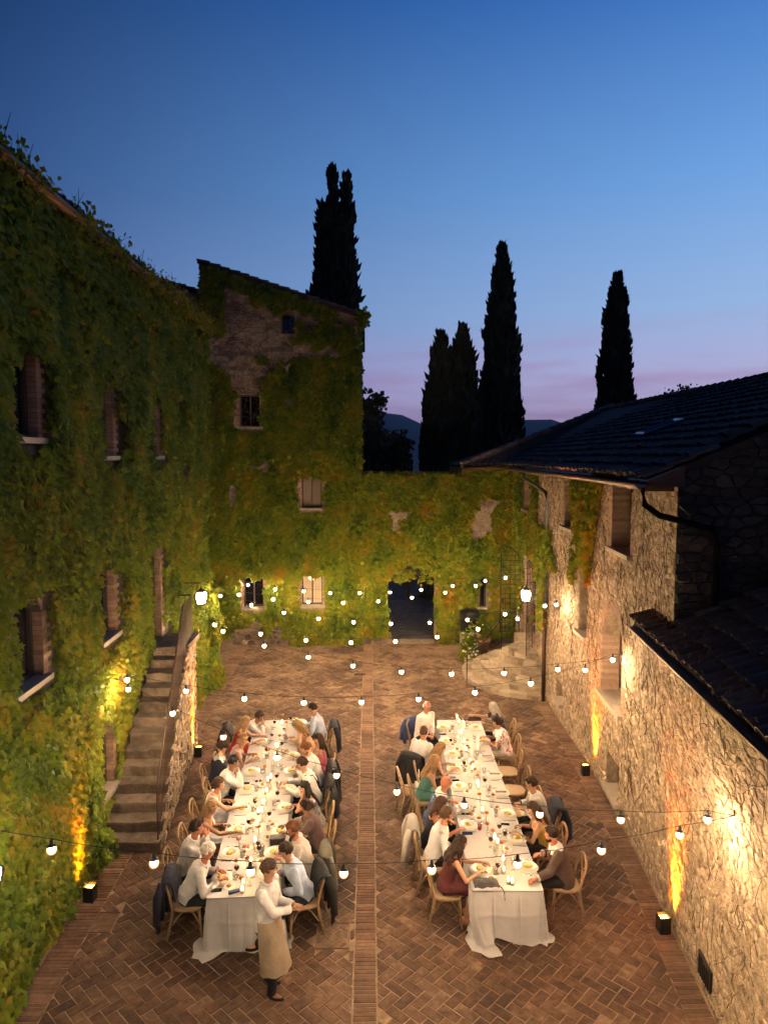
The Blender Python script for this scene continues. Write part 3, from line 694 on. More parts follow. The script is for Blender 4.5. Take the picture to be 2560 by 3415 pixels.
# ------------------------------------------------------------------ tower, annex and gate wall at the far end
BP = Path([(-7.5, BACK_Y), (5.52, BACK_Y)], 1)
def bx(x): return x + 7.5
T_OPS = [op(bx(-2.33), bx(-1.57), 5.02, 6.16, fill='shutter'), op(bx(-4.49), bx(-3.73), 1.38, 2.53), op(bx(-2.36), bx(-1.58), 1.45, 2.62, fill='curtain'), op(bx(-4.52), bx(-3.77), 7.94, 9.09), op(bx(-2.99), bx(-2.5), 11.22, 11.95, bricks=False, sill=False)]
G_OPS = [op(bx(GATE_X[0]), bx(GATE_X[1]), 0, 2.95, arch=.62, depth=.62, fill='open', bricks=False, sill=False, name='gateway'), op(bx(4.17), bx(4.42), 1.36, 2.52, bricks=False, depth=.2)]
def top_tower(x): return 13.58 + (x + 5.61) * (11.86 - 13.58) / 5.3
tower = thing('stone_tower', 'tall stone house with slanted roof, ivy and small shuttered windows at the far left', 'house', (-3, BACK_Y, 0), world=True)
gate_wall = thing('gate_wall', 'ivy covered courtyard wall pierced by the arched gateway', 'wall', (2, BACK_Y, 0), world=True)
def build_back():
    mb = MB(); wall_faces(mb, BP, 0, bx(-.3), -.1, 11.0 + .2, [o for o in T_OPS if o['z1'] < 11.5]); 
    z = 11.2; xl, xr = -5.65, -.3; o = T_OPS[-1]; a, b, c, d = o['u0'] - 7.5, o['u1'] - 7.5, o['z0'], o['z1']
    F = lambda x, zz: (x, BACK_Y, zz)
    mb.add([F(xl, z), F(a, z), F(a, top_tower(a)), F(xl, top_tower(xl))], [(0, 1, 2, 3)]); mb.add([F(b, z), F(xr, z), F(xr, top_tower(xr)), F(b, top_tower(b))], [(0, 1, 2, 3)])
    mb.add([F(a, d), F(b, d), F(b, top_tower(b)), F(a, top_tower(a))], [(0, 1, 2, 3)]); mb.add([F(a, z), F(b, z), F(b, c), F(a, c)], [(0, 1, 2, 3)])
    for q in (((a, c), (a, d)), ((a, d), (b, d)), ((b, d), (b, c)), ((b, c), (a, c))):
        (x0, z0), (x1, z1) = q; mb.quad((x0, BACK_Y, z0), (x1, BACK_Y, z1), (x1, BACK_Y + .34, z1), (x0, BACK_Y + .34, z0))
    mb.quad((-.3, BACK_Y, -.1), (-.3, 33, -.1), (-.3, 33, 11.86), (-.3, BACK_Y, 11.86)); mb.quad((-5.65, BACK_Y, 11), (-5.65, 33, 11), (-5.65, 33, 13.6), (-5.65, BACK_Y, 13.6))
    wl = mb.build('wall', m_wall, tower)
    for o in T_OPS: fit_window(tower, BP, o, RNG)
    def keep(u, zz):
        x = u - 7.5; return x > -5.6 and zz < top_tower(x) - .08 and x < -.34
    lay_stones(wl, BP, rubble_cells(bx(-5.6), bx(-.3), 0, 13.5, .34, .17, 5, keep, T_OPS), m_stone_grey, 6, singles=290, h=(.02, .06), gap=.014)
    rf = MB(); q = [(-5.85, BACK_Y - .16, 13.70), (-.02, BACK_Y - .16, 11.83), (-.02, 33, 11.83), (-5.85, 33, 13.70)]
    rf.add(q + [(x, y, zz - .09) for x, y, zz in q], [(0, 3, 2, 1), (4, 5, 6, 7), (0, 1, 5, 4), (1, 2, 6, 5), (2, 3, 7, 6), (3, 0, 4, 7)]); r = rf.build('roof', m_tile_bed, tower)
    tile_field(r, (-.02, BACK_Y - .12, 11.83), (0, 1, 0), (-5.83, 0, 1.87), 2.4, 6.1, lambda p: True, 9, singles=120)
    # lower annex between tower and ivy house
    an = MB(); A = [(-14, 26.6, 6), (-5.7, 26.6, 6), (-5.7, 26.6, 12.75), (-14, 26.6, 15.1)]
    an.add(A + [(x, 33, zz) for x, y, zz in A], [(0, 1, 2, 3), (1, 5, 6, 2), (3, 7, 4, 0)])
    annex = thing('annex_house', 'dark stone house end wall behind the ivy house, its tiled roof edge against the sky', 'house', (-9, 26.6, 0), world=True)
    an.build('wall', m_stone_grey, annex); ar = MB(); q = [(-5.66, 26.35, 12.82), (-14, 26.35, 15.16), (-14, 33, 15.16), (-5.66, 33, 12.82)]
    ar.add(q + [(x, y, zz - .1) for x, y, zz in q], [(0, 1, 2, 3), (7, 6, 5, 4), (0, 4, 5, 1)]); rr = ar.build('roof', m_tile_bed, annex)
    tile_field(rr, (-5.7, 26.4, 12.84), (0, 1, 0), (-8.34, 0, 2.34), 2.0, 8.2, lambda p: True, 12, singles=60)
    # gate wall
    g = MB(); wall_faces(g, BP, bx(-.3), bx(5.52), -.1, 6.12, G_OPS); g.quad((-.3, BACK_Y, 6.12), (5.5, BACK_Y, 6.12), (5.5, BACK_Y + .62, 6.12), (-.3, BACK_Y + .62, 6.12))
    g.quad((-.3, BACK_Y + .62, 2.95), (5.5, BACK_Y + .62, 2.95), (5.5, BACK_Y + .62, 6.12), (-.3, BACK_Y + .62, 6.12)); g.quad((GATE_X[1], BACK_Y + .62, 0), (5.5, BACK_Y + .62, 0), (5.5, BACK_Y + .62, 2.95), (GATE_X[1], BACK_Y + .62, 2.95)); g.quad((-.3, BACK_Y + .62, 0), (GATE_X[0], BACK_Y + .62, 0), (GATE_X[0], BACK_Y + .62, 2.95), (-.3, BACK_Y + .62, 2.95))
    gw = g.build('wall', m_wall, gate_wall)
    lay_stones(gw, BP, rubble_cells(bx(-.3), bx(5.5), 0, 6.1, .33, .17, 15, None, G_OPS), m_stone_grey, 16, singles=250, h=(.012, .035))
    fit_window(gate_wall, BP, G_OPS[1], RNG)
    st = MB(); st.box((1.68, BACK_Y + .28, .012), (1.72, .6, .03)); st.build('threshold', m_step, gate_wall)
build_back()
# ------------------------------------------------------------------ the stone house on the right: tall far part, low near part
RP = Path([(XR(y), y) for y in (3, 8, 10, 11.6, 15, 19, 22, BACK_Y)], -1)
def ru(y): return RP.uy(y)
R_OPS = [op(ru(12.66), ru(14.1), 2.02, 3.9, arch=.7, depth=.42, name='arched_window'), op(ru(15.38), ru(16.05), 2.8, 4.38, bricks=False, fill='pane'), op(ru(12.35), ru(13.6), 5.1, 6.3, depth=.4),
         op(ru(16.6), ru(17.5), 5.12, 6.3, depth=.4), op(ru(22.5), ru(23.65), 5.1, 6.3, fill='shutter'), op(ru(12.72), ru(13.55), .26, .96, depth=.3, bricks=False), op(ru(17.4), ru(18.0), .5, 1.0, bricks=False),
         op(ru(21.3), ru(23.2), .9, 3.66, arch=.55, fill='door', name='door', sill=False, label='dark arched double door above the curved steps')]
EAVE_R, EAVE_LOW = 6.5, 4.2
house_r = thing('stone_house', 'rubble stone house with arched niche window and tiled roof on the right', 'house', (5, 14, 0), world=True)
def build_right():
    mb = MB(); wall_faces(mb, RP, ru(10), RP.u[-1], -.1, EAVE_R - .06, R_OPS)
    ew = MB(); ew.quad((XR(10), 10, 3.9), (10, 10, 3.9), (9.5, 10, 8.72), (XR(10), 10, EAVE_R + .26)); ewo = ew.build('end_wall', material('end wall shade tone', [(.03, .026, .022), (.06, .05, .042)], .95, 3, 1, 0, bump=.9, bump_scale=12), house_r)
    EP = Path([(XR(10), 9.995), (9.5, 9.995)], 1); lay_stones(ewo, EP, rubble_cells(0, 4.9, 4.2, 8.7, .26, .14, 91, lambda u, z: 4.4 + .46 * u < z < 6.6 + .42 * u), material('end stone shade tone', [(.02, .017, .014), (.045, .038, .03), (.075, .063, .052)], .95, 7, .6, .6, bump=.8, bump_scale=24), 92, singles=280, h=(.01, .05))  # shade of the unlit end face put into the dark wall and stone colours
    mb.quad((3.5, BACK_Y - .02, 5.9), (5.5, BACK_Y - .02, 5.9), (5.5, BACK_Y - .02, EAVE_R), (3.5, BACK_Y - .02, EAVE_R)); mb.quad((3.5, BACK_Y, 0), (3.5, 29, 0), (3.5, 29, EAVE_R), (3.5, BACK_Y, EAVE_R))
    wl = mb.build('wall', m_wall, house_r)
    for o in R_OPS: fit_window(house_r, RP, o, RNG)
    lay_stones(wl, RP, rubble_cells(ru(10), RP.u[-1], 0, EAVE_R - .1, .14, .09, 31, None, R_OPS), m_stone, 32, singles=296, gap=.0045, h=(.002, .020))
    # upper roof
    ridge = 8.75; ev = [(XR(y) - .5, y, EAVE_R + .06) for y in (9.85, 12, 15, 19, 22, 24.6)]
    rf = MB(); rd = [(9.5, y, ridge) for y in (9.85, 12, 15, 19, 22, 27.5)]
    for i in range(5): rf.quad(ev[i], ev[i + 1], rd[i + 1], rd[i])
    hipc = (3.4, 24.6, EAVE_R + .06); rf.add([ev[-1], hipc, rd[-1]], [(0, 1, 2)]); rf.add([hipc, (3.4, 29, EAVE_R + .06), rd[-1]], [(0, 1, 2)]); 
    back = [(14.5, y, EAVE_R) for y in (9.85, 12, 15, 19, 22, 27.5)]
    for i in range(5): rf.quad(rd[i], rd[i + 1], back[i + 1], back[i])
    so = MB()
    for a, b in zip(ev, ev[1:]): so.quad((a[0] + .02, a[1], EAVE_R), (a[0] + .53, a[1], EAVE_R - .045), (b[0] + .53, b[1], EAVE_R - .045), (b[0] + .02, b[1], EAVE_R))
    so.add([(ev[0][0] + .02, 9.87, EAVE_R), (ev[0][0] + .02, 9.87, EAVE_R + .05), (XR(9.9) + .05, 9.87, EAVE_R + .27), (XR(9.9) + .05, 9.87, EAVE_R - .05)], [(0, 1, 2, 3)]); so.add([(3.42, 24.62, EAVE_R), (4.95, 24.62, EAVE_R), (5.5, BACK_Y, EAVE_R - .045), (3.42, BACK_Y, EAVE_R - .045)], [(0, 1, 2, 3)]); so.build('soffit', m_soffit, house_r)
    roof = rf.build('roof', m_tile_bed, house_r)
    def ins(p):
        y = p.y
        if y < 9.9: return False
        lim = 27.4 if p.x > 9.4 else 24.6 + (27.5 - 24.6) * max(0, (p.x - 4.8) / 4.6)
        return y < lim and p.x < 9.6
    ex, ey = (XR(24.6) - .5) - (XR(9.85) - .5), 24.6 - 9.85
    tile_field(roof, (XR(9.85) - .5, 9.85, EAVE_R + .06), (ex, ey, 0), (9.5 - 4.5, -.25, ridge - EAVE_R - .06), 18.5, 5.7, ins, 41, singles=190)
    tile_field(roof, (3.4, 24.6, EAVE_R + .06), (1, 0, 0), (.55, .75, .3), 6.2, 6, lambda p: p.y < 29 and (p.x - 3.4) * 2.9 - (p.y - 24.6) * 6.1 > -.4 and (p.x - 4.9) * 2.9 - (p.y - 24.6) * 4.6 < .2, 42)
    rc = MB()
    for i in range(46):
        y = 9.9 + i * .39; rc.tube([(9.5, y, ridge + .02), (9.5, y + .43, ridge - .01)], [.125, .105], 8, tint=RNG.random())
    for i in range(18):
        t = i / 17; p = Vector(hipc).lerp(Vector(rd[-1]), t); q = Vector(hipc).lerp(Vector(rd[-1]), t + .06); rc.tube([p + Vector((0, 0, .05)), q + Vector((0, 0, .03))], [.12, .1], 7, tint=RNG.random())
    rc.build('ridge_tiles', m_tile, roof, kind='stuff')
    sk = MB(); c = at_y(1425 * 1.544, 922 * 1.544, 16.0); y0 = 16.0
    def on_roof(x, y): return Vector((x, y, EAVE_R + .06 + (x - XR(y) + .5) * (ridge - EAVE_R - .06) / (9.5 - XR(y) + .5) + .21))
    def hit(px, py):
        d = ray(px, py); lo, hi = 4.0, 60.0
        f = lambda t: CAM_H + d.z * t - on_roof(d.x * t, min(BACK_Y, d.y * t)).z
        for _ in range(60):
            mid = (lo + hi) / 2
            if f(mid) * f(lo) > 0: lo = mid
            else: hi = mid
        return on_roof(d.x * lo, d.y * lo)
    k = [hit(2122, 1447), hit(2150, 1447), hit(2278, 1402), hit(2246, 1402)]
    for a, b in zip(k, k[1:] + k[:1]): sk.tube([a, b], .045, 4)
    skl = sk.build('skylight', material('skylight frame', [(.30, .30, .32)], .35, metal=.8), roof)
    sg = MB(); sg.quad(*k); sg.build('pane', material('skylight glass', [(.75, .78, .82)], .06, metal=1.0), skl)
    gutter(house_r, [(XR(y) - .58, y, EAVE_R + .0) for y in (9.9, 11, 12.5, 14, 16, 18, 20, 22, 24.55)] + [(3.4, 24.5, EAVE_R)], .085)
    dp = MB(); P = [(4.62, 20.3, 6.42), (4.62, 20.2, 6.25), (4.9, 19.6, 6.02), (4.98, 19.15, 5.9), (5.0, 19.05, 5.6), (4.99, 19.02, 0)]
    dp.tube(P[:5] + [(4.99, 19.03, 2.6)], .05, 8); dp.build('downpipe', material('zinc pipe', [(.10, .10, .095), (.2, .19, .17)], .5, 5, 1, 0, metal=.7), house_r, smooth=True)
    dl = MB(); dl.tube([(4.99, 19.03, 2.6), (4.99, 19.02, 0)], .058, 8); dl.build('downpipe_foot', material('rust brown pipe', [(.05, .025, .016), (.085, .042, .026)], .5, 5, 1, 0, metal=.5), house_r, smooth=True)
    cp = MB(); cp.tube([(4.0, 9.95, 6.44), (4.02, 9.9, 6.2), (4.2, 9.8, 6.05), (5.0, 9.86, 5.85), (5.1, 9.9, 5.6), (5.1, 9.9, 4.5)], .045, 8); cp.build('corner_downpipe', material('matte black pipe', [(.004, .004, .004)], .95, spec=.05), house_r, smooth=True)  # corner pipe in one even matte black
    y = 10.2
    while y < 24.5: m = MB(); m.box((XR(y) - .24, y, EAVE_R - .07), (.46, .08, .1), tint=RNG.random()); m.build('rafter_end', m_soffit, house_r); y += .6
build_right()
low_wing = thing('low_wing', 'low near wing of rubble stone with dark tiled roof at the right edge', 'building', (4.3, 7, 0), world=True)
def build_low():
    mb = MB(); wall_faces(mb, RP, 0, ru(10), -.1, EAVE_LOW - .05, [])
    wl = mb.build('wall', m_wall, low_wing)
    gr = [dict(u0=ru(8.05), u1=ru(8.5), z0=.18, z1=.48)]
    lay_stones(wl, RP, rubble_cells(ru(4.6), ru(10), 0, EAVE_LOW - .08, .125, .082, 51, None, gr), m_stone, 52, singles=297, gap=.0045, h=(.002, .020))
    g = MB(); ubox(g, RP.P, ru(8.06), ru(8.49), .19, .47, -.02, .03); gb = g.build('vent_grate', m_black, low_wing)
    for k in range(6):
        m = MB(); u = ru(8.06) + .05 + k * .06; ubox(m, RP.P, u, u + .02, .2, .46, .03, .045); m.build('bar', m_iron, gb)
    ev = [(XR(y) - .3, y, EAVE_LOW + .03) for y in (3.2, 8, 10, 11.05)]; s = .46
    up = [(x + 6, y, EAVE_LOW + .03 + 6 * s) for x, y, z in ev]; rf = MB()
    for i in range(3): rf.quad(ev[i], ev[i + 1], up[i + 1], up[i])
    for i in range(3): rf.quad((ev[i][0], ev[i][1], ev[i][2] - .07), (ev[i + 1][0], ev[i + 1][1], ev[i + 1][2] - .07), ev[i + 1], ev[i])
    rf.add([ev[3], (ev[3][0], ev[3][1], 4.05), (XR(11.05), 11.05, 4.05), (XR(11.05), 11.05, EAVE_LOW + .2)], [(0, 1, 2, 3)])
    roof = rf.build('roof', m_tile_bed, low_wing)
    def ins(p): return p.y < (11.0 if p.x < XR(min(p.y, 12)) - .06 else 9.92)
    d = Vector((XR(10) - XR(3.2), 6.8, 0)).normalized()
    tile_field(roof, (XR(3.2) - .3, 3.2, EAVE_LOW + .03), d, Vector((d.y, -d.x, 0)) * .908 + Vector((0, 0, .418)), 8.0, 6.2, ins, 61, singles=290)
    gutter(low_wing, [(XR(y) - .37, y, EAVE_LOW - .03) for y in (3.2, 6, 8, 10, 11.05)], .07)
build_low()
# ------------------------------------------------------------------ stairs to the first floor door
S_Y0, S_Y1, S_Y2, S_H, S_N = 11.7, 15.2, 16.4, 2.7, 13
def sx(y): return -3.6 - .105 * (y - S_Y0)
stairs = thing('stone_stairs', 'steep stone outdoor stairs rising along the ivy house to its door', 'stairs', (-4.1, S_Y0, 0), world=True)
def build_stairs():
    rng = random.Random(8); t = (S_Y1 - S_Y0) / (S_N - 1); rise = S_H / S_N
    for i in range(S_N):
        y0 = S_Y0 + i * t; y1 = S_Y0 + (i + 1) * t + .03 if i < S_N - 1 else S_Y2; z1 = (i + 1) * rise; m = MB()
        a, b = XL(y0) + .05, sx(y0); seg = 5; top = []; 
        for k in range(seg + 1):
            u = k / seg; x = a + (b - a) * u; w = rng.gauss(0, .012); top.append((x, w, rng.gauss(0, .008)))
        v = []
        for x, w, dz in top: v += [(x, y0 + w + .02, z1 - rise - .01), (x, y0 + w, z1 - .06 + dz), (x, y0 + w - .025, z1 - .045 + dz), (x, y0 + w - .02, z1 + dz - .006), (x, y1, z1 + .003)]
        f = []
        for k in range(seg):
            for j in range(4): f.append((5 * k + j, 5 * k + 5 + j, 5 * k + 6 + j, 5 * k + 1 + j))
        m.add(v, f, 0, rng.random()); m.box(((a + b) / 2, (y0 + y1) / 2 + .05, z1 - .07), (abs(b - a) - .004, y1 - y0 - .1, .12), tint=rng.random())
        m.build('step', m_stair, stairs)
    sp = Path([(sx(S_Y0 - .02), S_Y0 - .02), (sx(S_Y1), S_Y1), (sx(S_Y2), S_Y2), (sx(S_Y2) - .9, S_Y2 + .02)], 1)
    core = MB(); core.add([(sx(S_Y0), S_Y0 + .05, 0), (sx(S_Y1), S_Y1, 0), (sx(S_Y2), S_Y2, 0), (sx(S_Y2), S_Y2, S_H - .06), (sx(S_Y1), S_Y1, S_H - .06), (sx(S_Y0), S_Y0 + .05, .12)], [(0, 1, 2, 3, 4, 5)]); core.quad((sx(S_Y2), S_Y2, 0), (-4.9, S_Y2, 0), (-4.9, S_Y2, S_H - .02), (sx(S_Y2), S_Y2, S_H - .02))
    c = core.build('side_wall', m_wall, stairs)
    slope = lambda u: min(S_H, .1 + u * S_H / (S_Y1 - S_Y0)) - .04
    cells = [q for q in rubble_cells(0, sp.u[3], 0, S_H - .03, .24, .14, 71, lambda u, z: z < slope(min(u, 5)) - .05)]
    cells = [(p2, x, y) for p2, x, y in ((clip_poly(p, -S_H / (S_Y1 - S_Y0), 1, .1) if x < 3.6 else p, x, y) for p, x, y in cells) if len(p2) > 2]
    lay_stones(c, sp, cells, m_stone, 72, singles=295, h=(.01, .045))
build_stairs()
def railing():
    t = thing('iron_railing', 'thin rusty iron railing up the stone stairs and round the landing', 'railing', (sx(S_Y0), S_Y0, 0), world=True)
    m_r = material('rusted iron rail', [(.03, .018, .012), (.08, .045, .025)], .7, 20, .9, .1, metal=.3)
    H = .92; tr = MB()
    top = lambda y: (sx(y) - .04, y, S_H / S_N + (y - S_Y0) * S_H / (S_Y1 - S_Y0) + H - .05) if y < S_Y1 else (sx(y) - .04, y, S_H + H)
    pts = [top(S_Y0 + .1)] + [top(y) for y in np.linspace(S_Y0 + .4, S_Y2 - .05, 14)] + [(XL(S_Y2) + .3, S_Y2 - .05, S_H + H)]
    tr.tube(pts, .017, 6); tr.build('top_rail', m_r, t)
    y = S_Y0 + .1
    while y < S_Y2 - .04:
        p = top(y); base = min(S_H, max(0, math.ceil((y - S_Y0 + .001) / ((S_Y1 - S_Y0) / (S_N - 1)))) * S_H / S_N); m = MB(); m.tube([(p[0], p[1], base), p], .0085, 5); m.build('baluster', m_r, t); y += .122
    x = sx(S_Y2) - .2
    while x > XL(S_Y2) + .3:
        m = MB(); m.tube([(x, S_Y2 - .05, S_H), (x, S_Y2 - .05, S_H + H)], .009, 5); m.build('baluster', m_r, t); x -= .13
    m = MB(); m.tube([(sx(S_Y0 + .06) - .04, S_Y0 + .06, 0), top(S_Y0 + .1)], .016, 6); m.build('newel_post', m_r, t)
railing()
# ------------------------------------------------------------------ half-round steps to the arched door
def curved_steps():
    t = thing('curved_steps', 'half round stone steps below the dark arched door', 'steps', (5.3, 21.3, 0), world=True); rng = random.Random(17); c = Vector((5.33, 21.25)); n = 6
    for i in range(n):
        r = 2.3 - i * .285; z0, z1 = i * .15, (i + 1) * .15; st = MB(); prof = []; k = 40
        for j in range(k + 1):
            a = R(88) + R(184) * j / k; prof.append((c.x + (r - .04) * math.cos(a), c.y + (r - .04) * math.sin(a)))
        st.add([(x, y, z1 - .012) for x, y in prof] + [(x, y, z0) for x, y in prof], [tuple(range(k + 1))] + [(j, j + 1, k + 2 + j, k + 1 + j) for j in range(k)]); sp = st.build('step', m_step, t)
        a = R(90); 
        while a < R(268):
            da = rng.uniform(.28, .5) / r; b = min(a + da, R(270)); s = MB(); v = []; q = 3; rr = r + rng.uniform(-.015, .02); inn = r - .27 + rng.uniform(-.04, .04); dz = rng.gauss(0, .007)
            for j in range(q + 1):
                an = a + .012 / r + (b - a - .024 / r) * j / q; cs, sn = math.cos(an), math.sin(an)
                v += [(c.x + inn * cs, c.y + inn * sn, z1 + dz), (c.x + (rr - .02) * cs, c.y + (rr - .02) * sn, z1 + dz), (c.x + rr * cs, c.y + rr * sn, z1 - .02 + dz), (c.x + (rr - .012) * cs, c.y + (rr - .012) * sn, z0 - .005)]
            f = [(4 * j + m, 4 * j + m + 1, 4 * j + 4 + m + 1, 4 * j + 4 + m) for j in range(q) for m in range(3)] + [(0, 1, 2, 3), (4 * q, 4 * q + 3, 4 * q + 2, 4 * q + 1)]
            s.add(v, f, 0, rng.random()); s.build('stone', m_step, sp); a = b
    pf = MB(); pf.box((5.55, 22.25, .45), (1.0, 1.9, .88)); pf.build('landing', m_step, t)
    hr = thing('handrail', 'thin iron handrail beside the curved steps', 'handrail', (3.0, 20.3, 0), world=True)
    m = MB(); m.tube([(3.02, 20.35, .95), (3.55, 20.9, 1.12), (4.55, 21.85, 1.95)], .016, 6); m.build('rail', m_iron, hr)
    for x, y, z0, z1 in ((3.02, 20.35, 0, .95), (4.3, 21.6, .75, 1.74)):
        m = MB(); m.tube([(x, y, z0), (x, y, z1)], .014, 6); m.build('post', m_iron, hr)
    for k, (X0, Y0, X1, Y1, zz) in enumerate(((4.62, 23.45, 5.28, 23.5, 3.0), (4.85, 20.55, 5.2, 21.28, 2.9))):
        g = thing('iron_gate', ['open iron lattice gate leaf with curved top against the ivy', 'open iron lattice gate leaf beside the wall lantern'][k], 'gate', (X1, Y1, .85), world=True); z0 = .86
        a, b = Vector((X0, Y0, 0)), Vector((X1, Y1, 0)); L = (b - a).length; top = lambda u: z0 + zz - .62 * (1 - math.sqrt(max(0, 1 - (u / 1.0) ** 2)))
        fm = MB(); pts = [a + Vector((0, 0, z0)), a + Vector((0, 0, top(0)))] + [a.lerp(b, u) + Vector((0, 0, top(u))) for u in (.2, .4, .6, .75, .88, .96, 1)] + [b + Vector((0, 0, z0)), a + Vector((0, 0, z0))]
        fm.tube(pts, .016, 5); fm.build('gate_frame', m_iron, g)
        for u in (.25, .5, .75): m = MB(); m.tube([a.lerp(b, u) + Vector((0, 0, z0)), a.lerp(b, u) + Vector((0, 0, top(u)))], .008, 4); m.build('bar', m_iron, g)
        z = z0 + .16
        while z < z0 + zz - .1:
            u1 = 1 if z < top(1) else math.sqrt(max(0, 1 - (1 - (z0 + zz - z) / .62) ** 2)); m = MB(); m.tube([a + Vector((0, 0, z)), a.lerp(b, u1) + Vector((0, 0, z))], .007, 4); m.build('cross_bar', m_iron, g); z += .165
        m = MB(); m.box(a.lerp(b, .1) + Vector((0, 0, z0 + 1.1)), (.05, .09, .16)); m.build('lock_box', m_iron, g)
curved_steps()
# ================================================================== VEGETATION
m_leaf = leaf_material('creeper leaf', [(.018, .040, .006), (.058, .104, .010), (.125, .18, .013), (.21, .22, .016), (.32, .19, .015), (.24, .062, .012)], .6, .4)
m_cyp = material('cypress green', [(.006, .010, .005), (.014, .022, .010), (.022, .03, .014)], .8, 2, .7, .3)
m_bark = material('bark', [(.03, .022, .015), (.07, .052, .038)], .95, 8, 1, .0, bump=.8, bump_scale=20)
NR = np.random.default_rng(77)
LEAF_V = np.array([(0, 0, 0), (-.34, .16, -.05), (-.50, .52, -.13), (-.2, .62, -.02), (0, 1.05, -.16), (.2, .62, -.02), (.50, .52, -.13), (.34, .16, -.05), (0, .42, .05)])
LEAF_F = np.array([(8, 0, 1), (8, 1, 2), (8, 2, 3), (8, 3, 4), (8, 4, 5), (8, 5, 6), (8, 6, 7), (8, 7, 0)])
LEAF_V2 = np.array([(0, 0, 0), (-.45, .45, -.1), (0, 1.0, -.15), (.45, .45, -.1), (0, .4, .05)]); LEAF_F2 = np.array([(4, 0, 1), (4, 1, 2), (4, 2, 3), (4, 3, 0)])
def waves(seed, n=9, f=(.4, 2.2)):
    r = np.random.default_rng(seed); k = r.uniform(*f, n); a = r.uniform(0, 6.28, n); ph = r.uniform(0, 6.28, n); w = 1 / k ** .5
    return lambda u, v: sum(w[i] * np.sin(k[i] * (u * np.cos(a[i]) + v * np.sin(a[i])) * 2.2 + ph[i]) for i in range(n)) / np.sqrt((w ** 2).sum() / 2) * .5
def leaf_arrays(P, Nn, size, tilt=.55, spread=.7, small=False):
    n = len(P); P = np.asarray(P, float); Nn = np.asarray(Nn, float)
    LV, LF = (LEAF_V2, LEAF_F2) if small else (LEAF_V, LEAF_F)
    down = np.tile([0, 0, -1.0], (n, 1)); side = np.cross(Nn, down); side /= np.maximum(1e-6, np.linalg.norm(side, axis=1, keepdims=True))
    ang = NR.normal(0, spread, n)[:, None]
    T = down * np.cos(ang) + side * np.sin(ang) + Nn * NR.normal(tilt, .35, n)[:, None]; T /= np.linalg.norm(T, axis=1, keepdims=True)
    B = np.cross(T, Nn + NR.normal(0, .35, (n, 3))); B /= np.maximum(1e-6, np.linalg.norm(B, axis=1, keepdims=True)); N2 = np.cross(B, T)
    s = np.asarray(size)[:, None, None]
    V = P[:, None, :] + s * (LV[None, :, 0:1] * B[:, None, :] + LV[None, :, 1:2] * T[:, None, :] + LV[None, :, 2:3] * N2[:, None, :])
    F = (LF[None] + (np.arange(n) * len(LV))[:, None, None]).reshape(-1, 3)
    return V, F, len(LV)
def ivy(root, P, Nn, size, tint, singles, small=False, name='foliage', **kw):
    V, F, k = leaf_arrays(P, Nn, size, small=small, **kw); n = len(P)
    LF = (LEAF_F2 if small else LEAF_F); pick = np.zeros(n, bool)
    if singles:
        d = np.linalg.norm(np.asarray(P) - np.array([0, 0, CAM_H]), axis=1); d = d + np.array([0 if in_view(p, -10) else 50 for p in P]); pick[np.argsort(d)[:singles]] = True
        for i in np.nonzero(pick)[0]:
            me = bpy.data.meshes.new('leaf'); me.from_pydata(V[i].tolist(), [], LF.tolist()); me.materials.append(m_leaf); a = me.attributes.new('tint', 'FLOAT', 'POINT'); a.data.foreach_set('value', [float(tint[i])] * k); link('leaf', me, root)
    keep = ~pick; V = V[keep]; tt = np.repeat(np.asarray(tint)[keep], k)
    F = (LF[None] + (np.arange(len(V)) * k)[:, None, None]).reshape(-1, 3)
    o = link(name, np_mesh(name, V.reshape(-1, 3), 3, F, m_leaf, tt), root); o['kind'] = 'stuff'; return o
def stems(root, pts_list, r=.008, mat=None, name='stem', kind='stuff'):
    mb = MB()
    for pts in pts_list: mb.tube(pts, np.linspace(r, r * .4, len(pts)), 3, cap=False, tint=.5)
    return mb.build(name, mat or m_bark, root, kind=kind)
